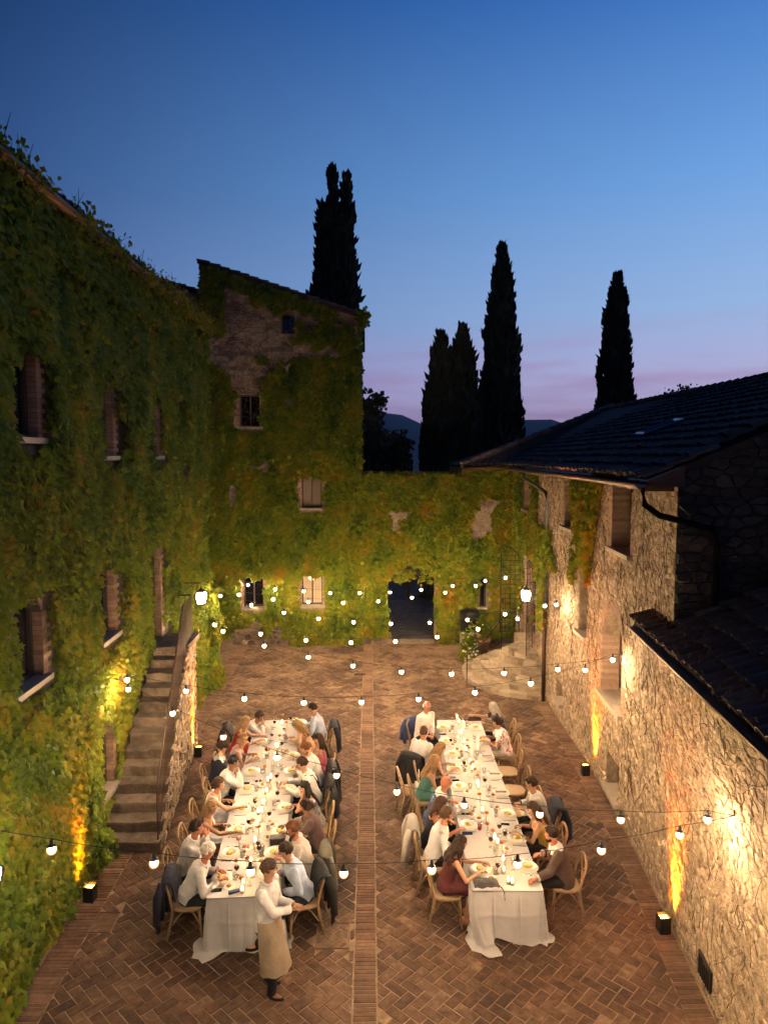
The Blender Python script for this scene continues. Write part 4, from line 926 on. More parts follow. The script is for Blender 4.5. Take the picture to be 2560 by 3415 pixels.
# --- left house
def ivy_left():
    root = thing('climbing_ivy', 'dense green and russet ivy covering the tall left house', 'ivy', (XL(10), 10, 0), world=True)
    w1, w2, w3, w4 = waves(1, 9, (.5, 1.6)), waves(2, 9, (1.5, 4)), waves(3, 8, (.25, .9)), waves(5, 8, (1.2, 3))
    n = 92000; y = 3.6 + (20.7 - 3.6) * NR.random(n) ** 1.0; z = NR.random(n) * 10.62
    n_ = len(y); ok = np.ones(n_, bool); fade = np.ones(n_)
    for o in L_OPS:
        a, b = o['u0'] + 1.5, o['u1'] + 1.5
        w = .10 * w4(y * 2, z * 2)
        near = (a - .02 + w < y) & (y < b + .10 + 1.6 * w) & (z > o['z0'] - .12) & (z < o['z1'] - .02 + w)
        ok &= ~near
        dd = np.clip((a - y) / 1.1, 0, 1); m = (y < a + .3) & (y > a - 1.2) & (z > o['z0'] - .3) & (z < o['z1'] + .2); fade = np.where(m, np.minimum(fade, .25 + .75 * dd), fade)
    # the stairs run along the wall: no leaves below the treads, thin above them
    zt = np.clip((y - S_Y0) / (S_Y1 - S_Y0), 0, 1) * S_H; on = (y > S_Y0 - .05) & (y < S_Y2 + .2)
    ok &= ~(on & (z < zt + .28 + .2 * w2(y, z)))
    fade = np.where(on & (z < zt + 1.6), np.minimum(fade, .35), fade)
    ok &= ~((y > 20.1) & (z < .0))
    bare = (w3(y * 2.2, z * 2.2 + 9) > 1.02) & (y > 11) & (z > 6.2); ok &= ~bare
    d = np.clip(.20 + .10 * w1(y, z * .7) + .05 * w2(y * 1.3, z), .04, .42); d = np.where(z < 1.6, d + .05, d) * fade; d = np.where(z > 9.7, np.maximum(d, .30), d)
    d = np.where((np.abs(y - 10.45) < .5) & (z < 3.4), np.minimum(d, .17), d); k = NR.random(len(y)) ** .45; dep = .02 + d * k
    P = np.stack([XL(y) + dep, y, z], 1)[ok]; N = np.tile([1.0, 0, 0.0], (len(P), 1)); N[:, 1] = -.25; N[:, 2] = .25
    size = NR.uniform(.065, .13, len(P)) * np.where(P[:, 2] > 6, 1.15, 1)
    yy, zz = P[:, 1], P[:, 2]
    aut = np.clip(w3(yy, zz + 3) - .45, 0, 1) * .26 + np.clip(1 - np.abs(yy - 12.6) / 2.2, 0, 1) * np.clip(1 - np.abs(zz - 2.6) / 2.6, 0, 1) * .26
    tint = np.clip(.25 + .15 * w2(yy, zz) + aut + NR.normal(0, .11, len(P)), 0, 1)
    ivy(root, P, N, size, tint, 290)
    # ragged growth over the gutter and roof edge
    n = 4200; y = 1.8 + 18.6 * NR.random(n) ** .8; c = np.sin(y * 1.7) + np.sin(y * 4.1 + 1) + np.sin(y * .7 + 2) + np.clip((y - 9) / 2.5, -.6, 2.2); okk = c > .1; y = y[okk]; m = len(y)
    P2 = np.stack([-4.27 + NR.normal(0, .10, m), y, EAVE_L - .04 + NR.normal(0, .11, m)], 1); N2 = NR.normal(0, .6, (m, 3)); N2[:, 0] += .8; N2[:, 2] += .7; N2 /= np.linalg.norm(N2, axis=1, keepdims=True)
    t2 = thing('eave_weeds', 'wild weeds growing along the high gutter of the ivy house', 'weeds', (-4.4, 10, EAVE_L), world=True)
    ivy(t2, P2, N2, NR.uniform(.05, .10, m), np.clip(NR.normal(.22, .13, m), 0, 1), 0, tilt=.0, spread=1.6, small=True)
    sp = []
    for i in range(90):
        yy = 1.8 + 18.5 * NR.random()
        if np.sin(yy * 1.7) + np.sin(yy * 4.1 + 1) < -.2: continue
        h = NR.uniform(.15, .5); x = -4.4 + NR.normal(0, .08); sp.append([(x, yy, EAVE_L), (x + .05, yy + NR.normal(0, .06), EAVE_L + h * .6), (x + .1, yy + NR.normal(0, .12), EAVE_L + h)])
    stems(t2, sp, .008)
ivy_left()
# --- tower, gate wall and the return of the right house
def ivy_back():
    w1, w2, w3 = waves(11, 10, (.5, 2)), waves(12, 9, (1.5, 4)), waves(13, 9, (.7, 1.9))
    def scatter(n, x0, x1, z0, z1f): 
        x = x0 + (x1 - x0) * NR.random(n); z = z0 + NR.random(n) * (14 - z0); k = z < z1f(x); return x[k], z[k]
    def cut(x, z, ops, ok):
        for o in ops:
            a, b = o['u0'] - 7.5, o['u1'] - 7.5; w = .09 * w2(x * 3, z * 3)
            if o['name'] == 'gateway':
                r = np.hypot((x - 1.68) / .9, np.maximum(0, z - 2.05) / .86); ok &= ~(((z < 2.05) & (np.abs(x - 1.68) < .92 + w * .4)) | ((z >= 2.05) & (r < 1.08 + w)))
            else: ok &= ~((x > a - .16 + w) & (x < b + .16 + w) & (z > o['z0'] - .14) & (z < o['z1'] + .03 - w))
        return ok
    root = thing('tower_ivy', 'green ivy climbing the far stone house in patches', 'ivy', (-3, BACK_Y, 0), world=True)
    x, z = scatter(60000, -5.7, -.22, 0, top_tower)
    m = w1(x, z) + .45 * w2(x, z)
    thr = np.where(z < 7.9, -1.15, np.where(z < 10.4, .0 - 1.4 * np.clip((x + 3) / 1.6, 0, 1) , .5))
    thr = np.where((z > 10.0) & ((x > -.75) | (z > top_tower(x) - .45)), -.1, thr); thr = np.where((z > 11.2) & (x < -5.0), -1.2, thr)
    thr = np.where((z > 8.6) & (z < 10.2) & (x > -4.0) & (x < -2.6), .35, thr); thr = np.where(z < .35, .35, thr); thr = np.where((z < 1.3) & (z >= .35), -.75, thr)
    ok = cut(x, z, T_OPS, m > thr); x, z = x[ok], z[ok]
    d = np.clip(.13 + .13 * w2(x * .9, z * .9), .03, .36) * NR.random(len(x)) ** .5; edge = x > -.5
    P = np.stack([x + np.where(edge, NR.uniform(-.05, .04, len(x)), 0), BACK_Y - .03 - d, z], 1); N = np.tile([0, -1.0, .3], (len(P), 1))
    tint = np.clip(.27 + .15 * w2(x, z) + .12 * np.clip(w3(x, z) - .5, 0, 1) + NR.normal(0, .11, len(x)), 0, 1)
    ivy(root, P, N, NR.uniform(.13, .23, len(P)), tint, 280, small=True)
    n = 3800; yb = BACK_Y - .1 + 7 * NR.random(n); zb = NR.random(n) * 12; ok = np.ones(n, bool)
    P = np.stack([-.28 + .07 * NR.random(n), yb, zb], 1); ivy(root, P, np.tile([1.0, -.2, .3], (n, 1)), NR.uniform(.13, .2, n), np.clip(NR.normal(.25, .12, n), 0, 1), 0, small=True)
    n = 260; P = np.stack([-.12 + NR.normal(0, .1, n), BACK_Y - .15 + NR.normal(0, .1, n), 11.75 + NR.normal(0, .15, n)], 1); ivy(root, P, NR.normal(0, 1, (n, 3)) * .5 + np.array([.4, -1, .5]), NR.uniform(.1, .17, n), np.clip(NR.normal(.4, .15, n), 0, 1), 0, small=True)
    rng = random.Random(19); lst = []
    for i in range(260):
        x = rng.uniform(-5.4, -.5); z = rng.uniform(7.6, 12.6); ang = rng.uniform(0, 6.28); pts = []
        for k in range(rng.randint(5, 12)):
            if not -5.55 < x < -.35 or z > top_tower(x) - .1: break
            pts.append((x, BACK_Y - .07 - rng.random() * .03, z)); x += math.cos(ang) * .14; z += math.sin(ang) * .10; ang += rng.gauss(0, .4)
        if len(pts) > 2: lst.append(pts)
    stems(root, lst, .008, m_bark, 'bare_stems')
    root = thing('gate_ivy', 'thick yellow green ivy over the gate wall around the dark arch', 'ivy', (2, BACK_Y, 0), world=True)
    x, z = scatter(52000, -.3, 5.45, 0, lambda x: 6.25 + .06 * np.sin(x * 3) + .25 * np.clip((x - 3.4) / .4, 0, 1) + 0 * x)
    m = w1(x + 20, z) + .5 * w2(x, z + 8)
    thr = np.where((z > 3.6) & (z < 5.4), -.72, -1.6); thr = np.where((z > 4.2) & (z < 5.0) & (x > .2) & (x < 4.4), -.30, thr); thr = np.where(z < .35, .2, thr)
    ok = cut(x, z, G_OPS, m > thr); ok &= ~((x > 3.2) & (x < 4.4) & (z < .25)); x, z = x[ok], z[ok]
    d = np.clip(.16 + .14 * w2(x * .9 + 5, z * .9), .03, .42) * NR.random(len(x)) ** .5
    P = np.stack([x, BACK_Y - .03 - d, z], 1); tint = np.clip(.33 + .15 * w2(x, z) + .15 * np.clip(w3(x, z) - .4, 0, 1) + NR.normal(0, .11, len(x)), 0, 1)
    ivy(root, P, np.tile([0, -1.0, .3], (len(P), 1)), NR.uniform(.13, .23, len(P)), tint, 280, small=True)
    n = 3000; x = -.2 + 3.9 * NR.random(n); P = np.stack([x, BACK_Y + .1 + .5 * NR.random(n), 6.12 + .12 * NR.random(n)], 1); ivy(root, P, np.tile([0, -.4, 1.0], (n, 1)), NR.uniform(.12, .18, n), np.clip(NR.normal(.22, .1, n), 0, 1), 0, tilt=.1, spread=2, small=True)
    hang = []
    for i in range(16):
        x = 1.0 + 1.4 * NR.random(); zt = 2.75; L = NR.uniform(.15, .45); hang.append([(x, BACK_Y - .05, zt), (x + NR.normal(0, .03), BACK_Y - .03, zt - L * .6), (x + NR.normal(0, .05), BACK_Y, zt - L)])
    stems(root, hang, .012, m_bark, 'hanging_stem')
    hp = np.array([p for h in hang for p in h for _ in range(4)]) + NR.normal(0, .05, (len(hang) * 12, 3)); ivy(root, hp, np.tile([0, -1.0, .2], (len(hp), 1)), NR.uniform(.09, .15, len(hp)), np.clip(NR.normal(.32, .12, len(hp)), 0, 1), 0, small=True)
    # corner clump at the end of the ivy house
    root = thing('corner_ivy', 'hanging clump of ivy on the wall corner behind the stair lantern', 'ivy', (-4.5, 20.4, 0), world=True)
    n = 2600; z = 2.9 * NR.random(n); P = np.stack([-4.72 + .42 * NR.random(n) ** .6 * (.55 + .45 * np.sin(z * 2 + 1) ** 2), 20.1 + .7 * NR.random(n), z + .02], 1); ivy(root, P, np.tile([.7, -.7, .2], (n, 1)), NR.uniform(.09, .16, n), np.clip(NR.normal(.3, .13, n), 0, 1), 0, small=True)
ivy_back()
# --- right house
def ivy_right():
    w1, w2, w3 = waves(31, 10, (.6, 2.2)), waves(32, 9, (1.5, 4)), waves(33, 9, (.5, 1.5))
    def wall_pts(n, y0, y1, z0, z1):
        y = y0 + (y1 - y0) * NR.random(n); z = z0 + (z1 - z0) * NR.random(n); return y, z
    def place(y, z, d):
        x = np.array([XR(v) for v in y]) - .03 - d; return np.stack([x, y, z], 1)
    def cutr(y, z, ok):
        for o in R_OPS:
            a, b = [float(RP.P(u, 0)[1]) for u in (o['u0'], o['u1'])]; w = .07 * w2(y * 3, z * 3)
            ok &= ~((y > a - .3 + w) & (y < b + .22 + w) & (z > o['z0'] - .1) & (z < o['z1'] + .05))
        return ok
    root = thing('wall_creeper', 'green and golden creeper hanging between the upper windows of the stone house', 'creeper', (XR(15), 15, 0), world=True)
    y, z = wall_pts(16000, 13.5, 17.4, 3.0, 6.45)
    c = 15.25 + .10 * (6.4 - z); half = np.clip(1.02 - .42 * (6.4 - z) / 1.2 + .28 * w1(y * 1.4, z * 1.4), 0, 1.5); half = np.where(z < 4.9, np.clip(.62 + .4 * w1(y * 1.3, z * 1.3) - .25 * (4.9 - z), -1, 1.3), half)
    ok = cutr(y, z, np.abs(y - c) < half); y, z = y[ok], z[ok]
    d = np.clip(.13 + .06 * w1(y, z), .03, .3) * NR.random(len(y)) ** .5
    tint = np.clip(.30 + .14 * w2(y, z) + .30 * np.clip((5.0 - z) / 1.2, 0, 1) + NR.normal(0, .13, len(y)), 0, 1)
    ivy(root, place(y, z, d), np.tile([-1.0, -.3, .3], (len(y), 1)), NR.uniform(.09, .155, len(y)), tint, 260)
    root = thing('pipe_creeper', 'leafy creeper trailing across the stone wall by the downpipe and door', 'creeper', (XR(20), 20, 0), world=True)
    y, z = wall_pts(30000, 16.0, 25.0, 1.6, 6.45)
    m = w1(y, z) + .6 * w2(y, z)
    t = np.where((y > 21.0), -1.25 + .45 * np.clip(3.6 - z, 0, 3) , np.where((z > 3.7) & (z < 4.9), -.15, 1.1)); t = np.where((np.abs(y - 19.3) < .45) & (z > 2.0) & (z < 5.0), -.35, t); t = np.where((y < 19) & (z < 3.9), 1.6, t); t = np.where((z > 4.9) & (y < 21), 1.5, t)
    ok = cutr(y, z, m > t); y, z = y[ok], z[ok]
    d = np.clip(.12 + .06 * w1(y, z), .03, .28) * NR.random(len(y)) ** .5
    ivy(root, place(y, z, d), np.tile([-1.0, -.4, .3], (len(y), 1)), NR.uniform(.10, .17, len(y)), np.clip(.33 + .15 * w2(y, z) + NR.normal(0, .12, len(y)), 0, 1), 250, small=True)
    n = 5200; xx = 3.45 + 2.0 * NR.random(n); zz = 6.45 * NR.random(n) ** .8; P = np.stack([xx, BACK_Y - .06 - .25 * NR.random(n), zz], 1)
    # bare twigs of last year's creeper
    tw = thing('bare_creeper', 'dark leafless creeper twigs spread over the upper stone wall', 'creeper', (XR(12), 12, 3), world=True); lst = []; rng = random.Random(6)
    for i in range(430):
        y = rng.uniform(10.1, 19); z = rng.uniform(2.2, 6.2) if rng.random() < .8 else rng.uniform(.3, 3.5); ang = rng.uniform(.3, 2.6) + (math.pi if rng.random() < .3 else 0); pts = []
        for k in range(rng.randint(5, 11)):
            if not 10.05 < y < 20.9 or not .1 < z < 6.35 or any(o['u0'] - .02 < RP.uy(y) < o['u1'] + .02 and o['z0'] - .05 < z < o['z1'] + .02 for o in R_OPS): break
            pts.append((XR(y) - .055 - rng.random() * .035, y, z)); y += math.cos(ang) * .11; z += math.sin(ang) * .11; ang += rng.gauss(0, .42)
        if len(pts) > 2: lst.append(pts)
    stems(tw, lst, .0065, material('dry twig', [(.035, .02, .012), (.08, .05, .03)], .9, 9, .9, 0), 'twigs')
    t2 = thing('near_twigs', 'thin dry creeper stems over the near stone wall on the right', 'creeper', (XR(8), 8, 2), world=True); lst = []
    for i in range(210):
        y = rng.uniform(5, 9.9); z = rng.uniform(.3, 3.8); ang = rng.uniform(.2, 2.9); pts = []
        for k in range(rng.randint(4, 10)):
            if not 4.8 < y < 9.95 or not .1 < z < 4.0: break
            pts.append((XR(y) - .05 - rng.random() * .03, y, z)); y += math.cos(ang) * .09; z += math.sin(ang) * .09; ang += rng.gauss(0, .4)
        if len(pts) > 2: lst.append(pts)
    stems(t2, lst, .0045, MATS['dry twig'], 'twigs')
    # weeds rooted along the tiled eaves
    wd = thing('roof_weeds', 'dry tufts of weeds on the tile edge of the stone house', 'weeds', (4.4, 14, EAVE_R), world=True); sp = []
    for i in range(240):
        yy = rng.uniform(10, 24.3); x = XR(yy) - .5 + rng.uniform(-.05, .5) ; h = rng.uniform(.05, .16); zz = EAVE_R + .1 + max(0, x - XR(yy) + .5) * .42; sp.append([(x, yy, zz), (x + rng.gauss(0, .03), yy + rng.gauss(0, .03), zz + h)])
    for i in range(150):
        yy = rng.uniform(5, 11); x = XR(yy) - .3 + rng.uniform(-.03, .4); h = rng.uniform(.04, .13); zz = EAVE_LOW + .1 + max(0, x - XR(yy) + .3) * .46; sp.append([(x, yy, zz), (x + rng.gauss(0, .03), yy + rng.gauss(0, .03), zz + h)])
    stems(wd, sp, .012, material('dry weed', [(.10, .05, .025), (.2, .12, .06)], .9, 5, .8, 0), 'tufts')
ivy_right()
# --- cypresses and other trees against the sky
def cypress(loc, h, prof, label, seed, n=5200, tips=((0, 0, 1.0),), z0=0):
    rng = np.random.default_rng(seed); t = thing('cypress_tree', label, 'tree', loc, group='cypresses behind the courtyard'); mb = MB(); mb.tube([(0, 0, 0), (0, 0, h * .5), (0, 0, h * .95)], [.22, .14, .03], 7); mb.build('trunk', m_bark, t)
    V = []; F = []; core = MB()
    for tx, ty, k in tips:
        hh = h * k; zz = np.linspace(.0, .985, 24); base = z0 if k == 1.0 else h * .2
        pr = [(max(.02, prof(a) * .70 * (1 if len(tips) == 1 else .72)), base + a * (hh - base)) for a in zz]; core.lathe(pr, (tx, ty, 0), 11)
        m = int(n / len(tips)); a = rng.random(m); a[:60] = rng.uniform(.95, .999, 60); az = rng.random(m) * 6.283; r = np.array([prof(q) for q in a]) * (.74 + .34 * rng.random(m) + .14 * np.sin(az * 3 + a * 31)) * (1 if len(tips) == 1 else .74)
        P = np.stack([tx + r * np.cos(az), ty + r * np.sin(az), base + a * (hh - base)], 1)
        L = rng.uniform(.25, .75, m) * np.where(a > .93, .7, 1); out = np.stack([np.cos(az), np.sin(az), np.zeros(m)], 1)
        T = np.array([0, 0, 1.0]) + out * rng.uniform(.05, .45, m)[:, None] + rng.normal(0, .16, (m, 3)); T /= np.linalg.norm(T, axis=1, keepdims=True)
        S = np.cross(T, rng.normal(0, 1, (m, 3))); S /= np.linalg.norm(S, axis=1, keepdims=True); w = (L * rng.uniform(.16, .3, m))[:, None]; L = L[:, None]
        q = np.stack([P, P + T * L * .5 + S * w, P + T * L, P + T * L * .45 - S * w], 1); o = len(V) * 0 + sum(len(x) for x in V); V.append(q.reshape(-1, 3)); F.append(np.arange(m * 4).reshape(-1, 4) + o)
    V = np.concatenate(V); F = np.concatenate(F)
    o = link('crown', np_mesh('crown', V, 4, F, m_cyp, rng.random(len(V))), t); core.build('inner_crown', m_cyp, t)
spindle = lambda w, top=.75, p=.8: (lambda a: w * (min(1, (.25 + a * 3)) if a < .25 else 1) * max(0.0, 1 - max(0, (a - .25) / top) ** 1.7) ** p + .03)
cypress((-1.42, 34.5, -.2), 20.6, lambda a: (.56 if a < .62 else .56 * (1 - (a - .62) / .4 * .82)) + .02, 'tall twin tipped cypress rising behind the far stone house', 1, 7000, tips=((-.62, 0, .925), (-.14, -.1, 1.0), (.52, .1, .992)))
cypress((7.38, 38.3, -.2), 18.3, spindle(1.16, .76, .9), 'broad pointed cypress in the middle of the skyline', 2, 7500)
cypress((15.9, 44.5, 3), 15.2, spindle(1.06, .78, .85), 'lone slender cypress above the right hand tiled roof', 3, 5500)
cypress((3.55, 33.2, -.2), 12.7, lambda a: .72 * (1 - max(0, (a - .55) / .47) ** 1.6) + .03, 'left one of the two shorter bushy cypresses beside the broad cypress', 4, 5000)
cypress((4.62, 33.6, -.2), 13.1, lambda a: .78 * (1 - max(0, (a - .55) / .47) ** 1.6) + .03, 'right one of the two shorter bushy cypresses beside the broad cypress', 5, 5000)
cypress((-2.75, 36, -.2), 15.2, lambda a: .8 * (1 - a) ** .7 + .05, 'small cypress tip peeping over the far tower roof', 6, 1800)
def loose_tree(loc, label, blobs, seed, name='broadleaf_tree', leaf=(.16, .3)):
    rng = np.random.default_rng(seed); t = thing(name, label, 'tree', loc, world=True); mb = MB(); P = []
    base = Vector(loc); k_ = max(q[2] for q in blobs) - base.z; mb.tube([base, base + Vector((.1, 0, k_ * .45)), base + Vector((0, .1, k_ * .8))], [.02 * k_, .014 * k_, .006 * k_], 7)
    for x, y, z, r in blobs:
        for i in range(int(10 + 22 * r)):
            c = np.array([x, y, z]) + rng.normal(0, 1, 3) * r * .55; mb.tube([base + Vector((0, 0, max(.2 * k_, z - 3 - base.z))), Vector((x, y, z)) + Vector(rng.normal(0, .2, 3)), Vector(c)], [.04, .02, .008], 3, cap=False)
            P.append(c + rng.normal(0, .17, (26, 3)))
    mb.build('trunk', m_bark, t); P = np.concatenate(P); n = len(P); V, F, k = leaf_arrays(P, rng.normal(0, 1, (n, 3)), rng.uniform(*leaf, n), small=True, spread=2)
    o = link('crown', np_mesh('crown', V.reshape(-1, 3), 3, F, m_cyp, rng.random(len(V) * k)), t)
loose_tree((.2, 30, -.2), 'loose leafed dark tree beside the corner of the far stone house', [(.0, 30, 9.0, .55), (.15, 30, 8.0, .6), (.2, 30, 7.0, .6), (.9, 30, 7.0, .55), (1.35, 30, 7.35, .4), (.6, 30, 6.4, .7), (1.5, 30, 6.7, .3), (.3, 30, 5.6, .7)], 9)
b = at_y(1468 * 1.544, 868 * 1.544, 30)
loose_tree((b.x, 30, b.z - 1.2), 'small twiggy bush peeping over the ridge of the tiled roof', [(b.x, 30, b.z - .1, .32), (b.x + .3, 30, b.z + .25, .2), (b.x - .35, 30, b.z + .0, .22)], 10, 'bush', (.08, .16))
g = at_z(1363, 1975, -.1)
def gate_tree():
    t = thing('roadside_tree', 'thin tree trunk standing in the dark beyond the arched gateway', 'tree', (2.05, 33.5, -.1), world=True); m = MB(); m.tube([(2.0, 33.5, -.1), (2.06, 33.5, 1.4), (2.12, 33.5, 3), (2.2, 33.4, 5)], [.12, .1, .09, .05], 8); m.build('trunk', m_bark, t)
    rng = np.random.default_rng(4); P = np.array([2.2, 33.5, 4.3]) + rng.normal(0, .55, (900, 3)) * np.array([1.2, 1, .8]); V, F, k = leaf_arrays(P, rng.normal(0, 1, (900, 3)), rng.uniform(.12, .22, 900), small=True, spread=2); link('crown', np_mesh('crown', V.reshape(-1, 3), 3, F, m_cyp, rng.random(len(V) * k)), t)
gate_tree()
# --- flowers and pots by the steps
def flowers():
    rng = random.Random(40); c = Vector((3.42, 22.85, 0))
    t = thing('flower_arrangement', 'tall arrangement of white and peach roses beside the curved steps', 'flowers', c, world=True); P = []; st = []
    for i in range(150):
        h = rng.uniform(.1, .98); r = .34 * (1 - h * .45); a = rng.uniform(0, 6.28); p = c + Vector((r * math.cos(a) * rng.random() ** .4 + .12 * h, r * math.sin(a) * rng.random() ** .4, h)); P.append(p); st.append([c + Vector((0, 0, .05)), c.lerp(p, .6) + Vector((0, 0, .1)), p])
    stems(t, st, .008, m_bark, 'stems')
    n = 1100; Q = np.array([tuple(rng.choice(P)) for _ in range(n)]) + NR.normal(0, .08, (n, 3)); ivy(t, Q, NR.normal(0, 1, (n, 3)), NR.uniform(.06, .12, n), np.clip(NR.normal(.2, .1, n), 0, 1), 0, small=True, spread=2)
    cols = [material('white rose', [(.62, .56, .48), (.78, .72, .62)], .7, 30, .8, .2), material('peach rose', [(.6, .33, .2), (.74, .48, .33)], .7, 30, .8, .2)]
    for i, p in enumerate(P[:64]):
        m = MB(); r = rng.uniform(.035, .062); p = p + Vector((rng.uniform(-.02, .1), -rng.uniform(.05, .2), .02))
        for k in range(4):
            prof = [(r * .2, -r * .5), (r * (.6 + .12 * k), -r * .2 + k * .004), (r * (.45 + .18 * k), r * (.75 - .2 * k))]; m.lathe(prof, p, 7, tint=rng.random())
        m.build('rose', cols[i % 3 == 0], t)
    bn = thing('stove_bin', 'dark round metal bin on a stone block by the ivy wall', 'bin', (3.72, 24.55, 0), world=True); m = MB(); m.lathe([(.34, .62), (.36, 1.3), (.33, 1.36), (.1, 1.4), (0, 1.4)], (3.72, 24.55, 0), 16); m.build('drum', m_black, bn, smooth=True); m = MB(); m.box((3.72, 24.55, .3), (.62, .55, .6)); m.build('block', m_step, bn)
    pt = thing('plant_pot', 'terracotta pot with a small shrub beside the curved steps', 'plant', (4.05, 23.9, 0), world=True); m = MB(); m.lathe([(.2, 0), (.3, .42), (.33, .43), (.33, .5), (.28, .5), (.26, .4)], (4.05, 23.9, 0), 18); m.build('pot', material('terracotta', [(.24, .10, .055), (.36, .17, .10)], .85, 8, .8, .1, bump=.3), pt, smooth=True)
    n = 500; Q = np.array([4.05, 23.9, .85]) + NR.normal(0, .17, (n, 3)); ivy(pt, Q, NR.normal(0, 1, (n, 3)), NR.uniform(.06, .12, n), np.clip(NR.normal(.2, .1, n), 0, 1), 0, small=True, spread=2)
    ln = thing('watering_can', 'small dark metal can standing on the step wall', 'can', (4.0, 22.95, 0)); m = MB(); m.lathe([(.09, 0), (.1, .16), (.06, .2), (0, .2)], (0, 0, 0), 12); m.build('can_body', m_black, ln, smooth=True); m = MB(); m.tube([(-.09, 0, .14), (-.1, 0, .3), (0, 0, .34), (.1, 0, .3), (.09, 0, .14)], .012, 5); m.build('handle', m_black, ln)
flowers()
# ================================================================== TABLES, CHAIRS, TABLEWARE
TABLES = {1: (Vector((-1.73, 9.29, 0)), Vector((-2.05, 15.8, 0))), 2: (Vector((2.0, 9.33, 0)), Vector((2.15, 15.7, 0)))}
T_NAME = {1: 'left table', 2: 'right table'}
def tframe(t):
    a, b = TABLES[t]; v = (b - a).normalized(); return a, Vector((v.y, -v.x, 0)), v, (b - a).length
def TP(t, u, v, z=0): a, eu, ev, L = tframe(t); return a + eu * u + ev * v + Vector((0, 0, z))
def t_uv(t, p): a, eu, ev, L = tframe(t); d = Vector((p[0], p[1], 0)) - a; return d.dot(eu), d.dot(ev)
TZ = .76
# id: (table, side, head in the photograph, head height, unique short phrase)
WHO = {
 'L1': (1, -1, (881, 2386), 1.10, 'the man in dark tie at the far left corner'),
 'L2': (1, -1, (821, 2411), 1.16, 'the long haired blonde woman in a red dress'),
 'L3': (1, -1, (816, 2470), 1.15, 'the woman in a sleeveless lilac dress'),
 'L4': (1, -1, (740, 2501), 1.20, 'the man in a dark suit with bowed head'),
 'L5': (1, -1, (778, 2551), 1.16, 'the black haired man with his hand at his mouth'),
 'L6': (1, -1, (735, 2612), 1.20, 'the woman in a white sleeveless dress'),
 'L7': (1, -1, (706, 2698), 1.16, 'the blonde woman in a tan dress'),
 'L8': (1, -1, (660, 2757), 1.25, 'the man in navy tie with sunglasses on his head'),
 'L9': (1, -1, (694, 2849), 1.15, 'the white haired old man in a white shirt'),
 'R1': (1, 1, (1043, 2368), 1.20, 'the man in pale blue at the far corner'),
 'R2': (1, 1, (995, 2436), 1.02, 'the curly haired woman with a teal hair flower'),
 'R3': (1, 1, (1063, 2474), 1.18, 'the dark haired woman with pink straps'),
 'R4': (1, 1, (1020, 2499), 1.20, 'the auburn haired man beside the suspenders'),
 'R5': (1, 1, (1009, 2558), 1.16, 'the man in dark suspenders and glasses'),
 'R6': (1, 1, (1011, 2630), 1.18, 'the long black haired woman in a sequinned dress'),
 'R7': (1, 1, (1020, 2698), 1.15, 'the woman with a dark bun and sheer dark top'),
 'R8': (1, 1, (975, 2770), 1.20, 'the bearded man in a cream shirt'),
 'R9': (1, 1, (945, 2834), 1.24, 'the man in light blue shirt behind the waiter'),
 'a1': (2, -1, (1425, 2354), 1.26, 'the bald man in glasses and pink checked shirt'),
 'a2': (2, -1, (1412, 2452), 1.20, 'the shaven headed man turning his back'),
 'a3': (2, -1, (1470, 2500), 1.16, 'the woman with long straight fair hair'),
 'a4': (2, -1, (1452, 2540), 1.18, 'the woman in a strapless teal dress'),
 'a5': (2, -1, (1485, 2624), 1.15, 'the bald man in a blue jacket'),
 'a6': (2, -1, (1470, 2689), 1.15, 'the brown haired woman in a black top'),
 'a7': (2, -1, (1493, 2715), 1.25, 'the white shirted man beside the burgundy dress'),
 'a8': (2, -1, (1540, 2811), 1.20, 'the woman in a burgundy dress'),
 'b1': (2, 1, (1640, 2360), 1.18, 'the grey haired woman stretching out her arm'),
 'b2': (2, 1, (1652, 2407), 1.20, 'the woman in a white floral dress'),
 'b3': (2, 1, (1770, 2620), 1.20, 'the man in bow tie and glasses'),
 'b4': (2, 1, (1777, 2712), 1.10, 'the woman in a mustard yellow top'),
 'b5': (2, 1, (1833, 2779), 1.24, 'the man in a brown suit'),
}
HEAD = {k: at_z(*w[2], w[3]) for k, w in WHO.items()}
def nearest(t, side, v): 
    c = [(abs(t_uv(t, HEAD[k])[1] - v), k) for k, w in WHO.items() if w[0] == t and w[1] == side]; return min(c)[1]
m_beech = material('pale beech', [(.20, .115, .05), (.33, .21, .10), (.42, .28, .15)], .5, 12, .8, .3, bump=.15, stretch=(4, 4, 1))
m_rattan = material('woven seat', [(.34, .24, .14), (.46, .34, .21)], .8, 90, .9, .2, bump=.4, bump_scale=160)
m_linen = material('white linen', [(.43, .418, .408), (.51, .498, .487)], .9, 3, .8, .0, bump=.6, bump_scale=7)
m_china = material('white china', [(.80, .77, .71)], .22)
m_rim = material('rimmed glass charger', [(.74, .68, .55)], .15)
m_pasta = material('yellow pasta', [(.62, .40, .06), (.80, .60, .14), (.85, .70, .28)], .5, 60, .9, .2, bump=.5, bump_scale=200)
m_steel = material('cutlery steel', [(.6, .57, .52)], .22, metal=1)
m_glass = glass_material('clear glass')
m_wine = material('red wine', [(.02, .002, .004)], .1)
m_water = glass_material('water', (.97, .98, 1), mixw=.93)
m_wax = material('candle wax', [(.8, .72, .56)], .5)
m_flame = emitter('candle flame', (1.0, .60, .20), FLAME_L * 1.3)
m_bread = material('bread crust', [(.30, .14, .05), (.45, .25, .10), (.58, .38, .18)], .8, 40, .9, .2, bump=.5)
m_orange = material('orange bloom', [(.50, .13, .02), (.70, .24, .05)], .7, 40, .8, .3)
m_pinkb = material('dusky bloom', [(.42, .12, .10), (.60, .30, .22)], .7, 40, .8, .3)
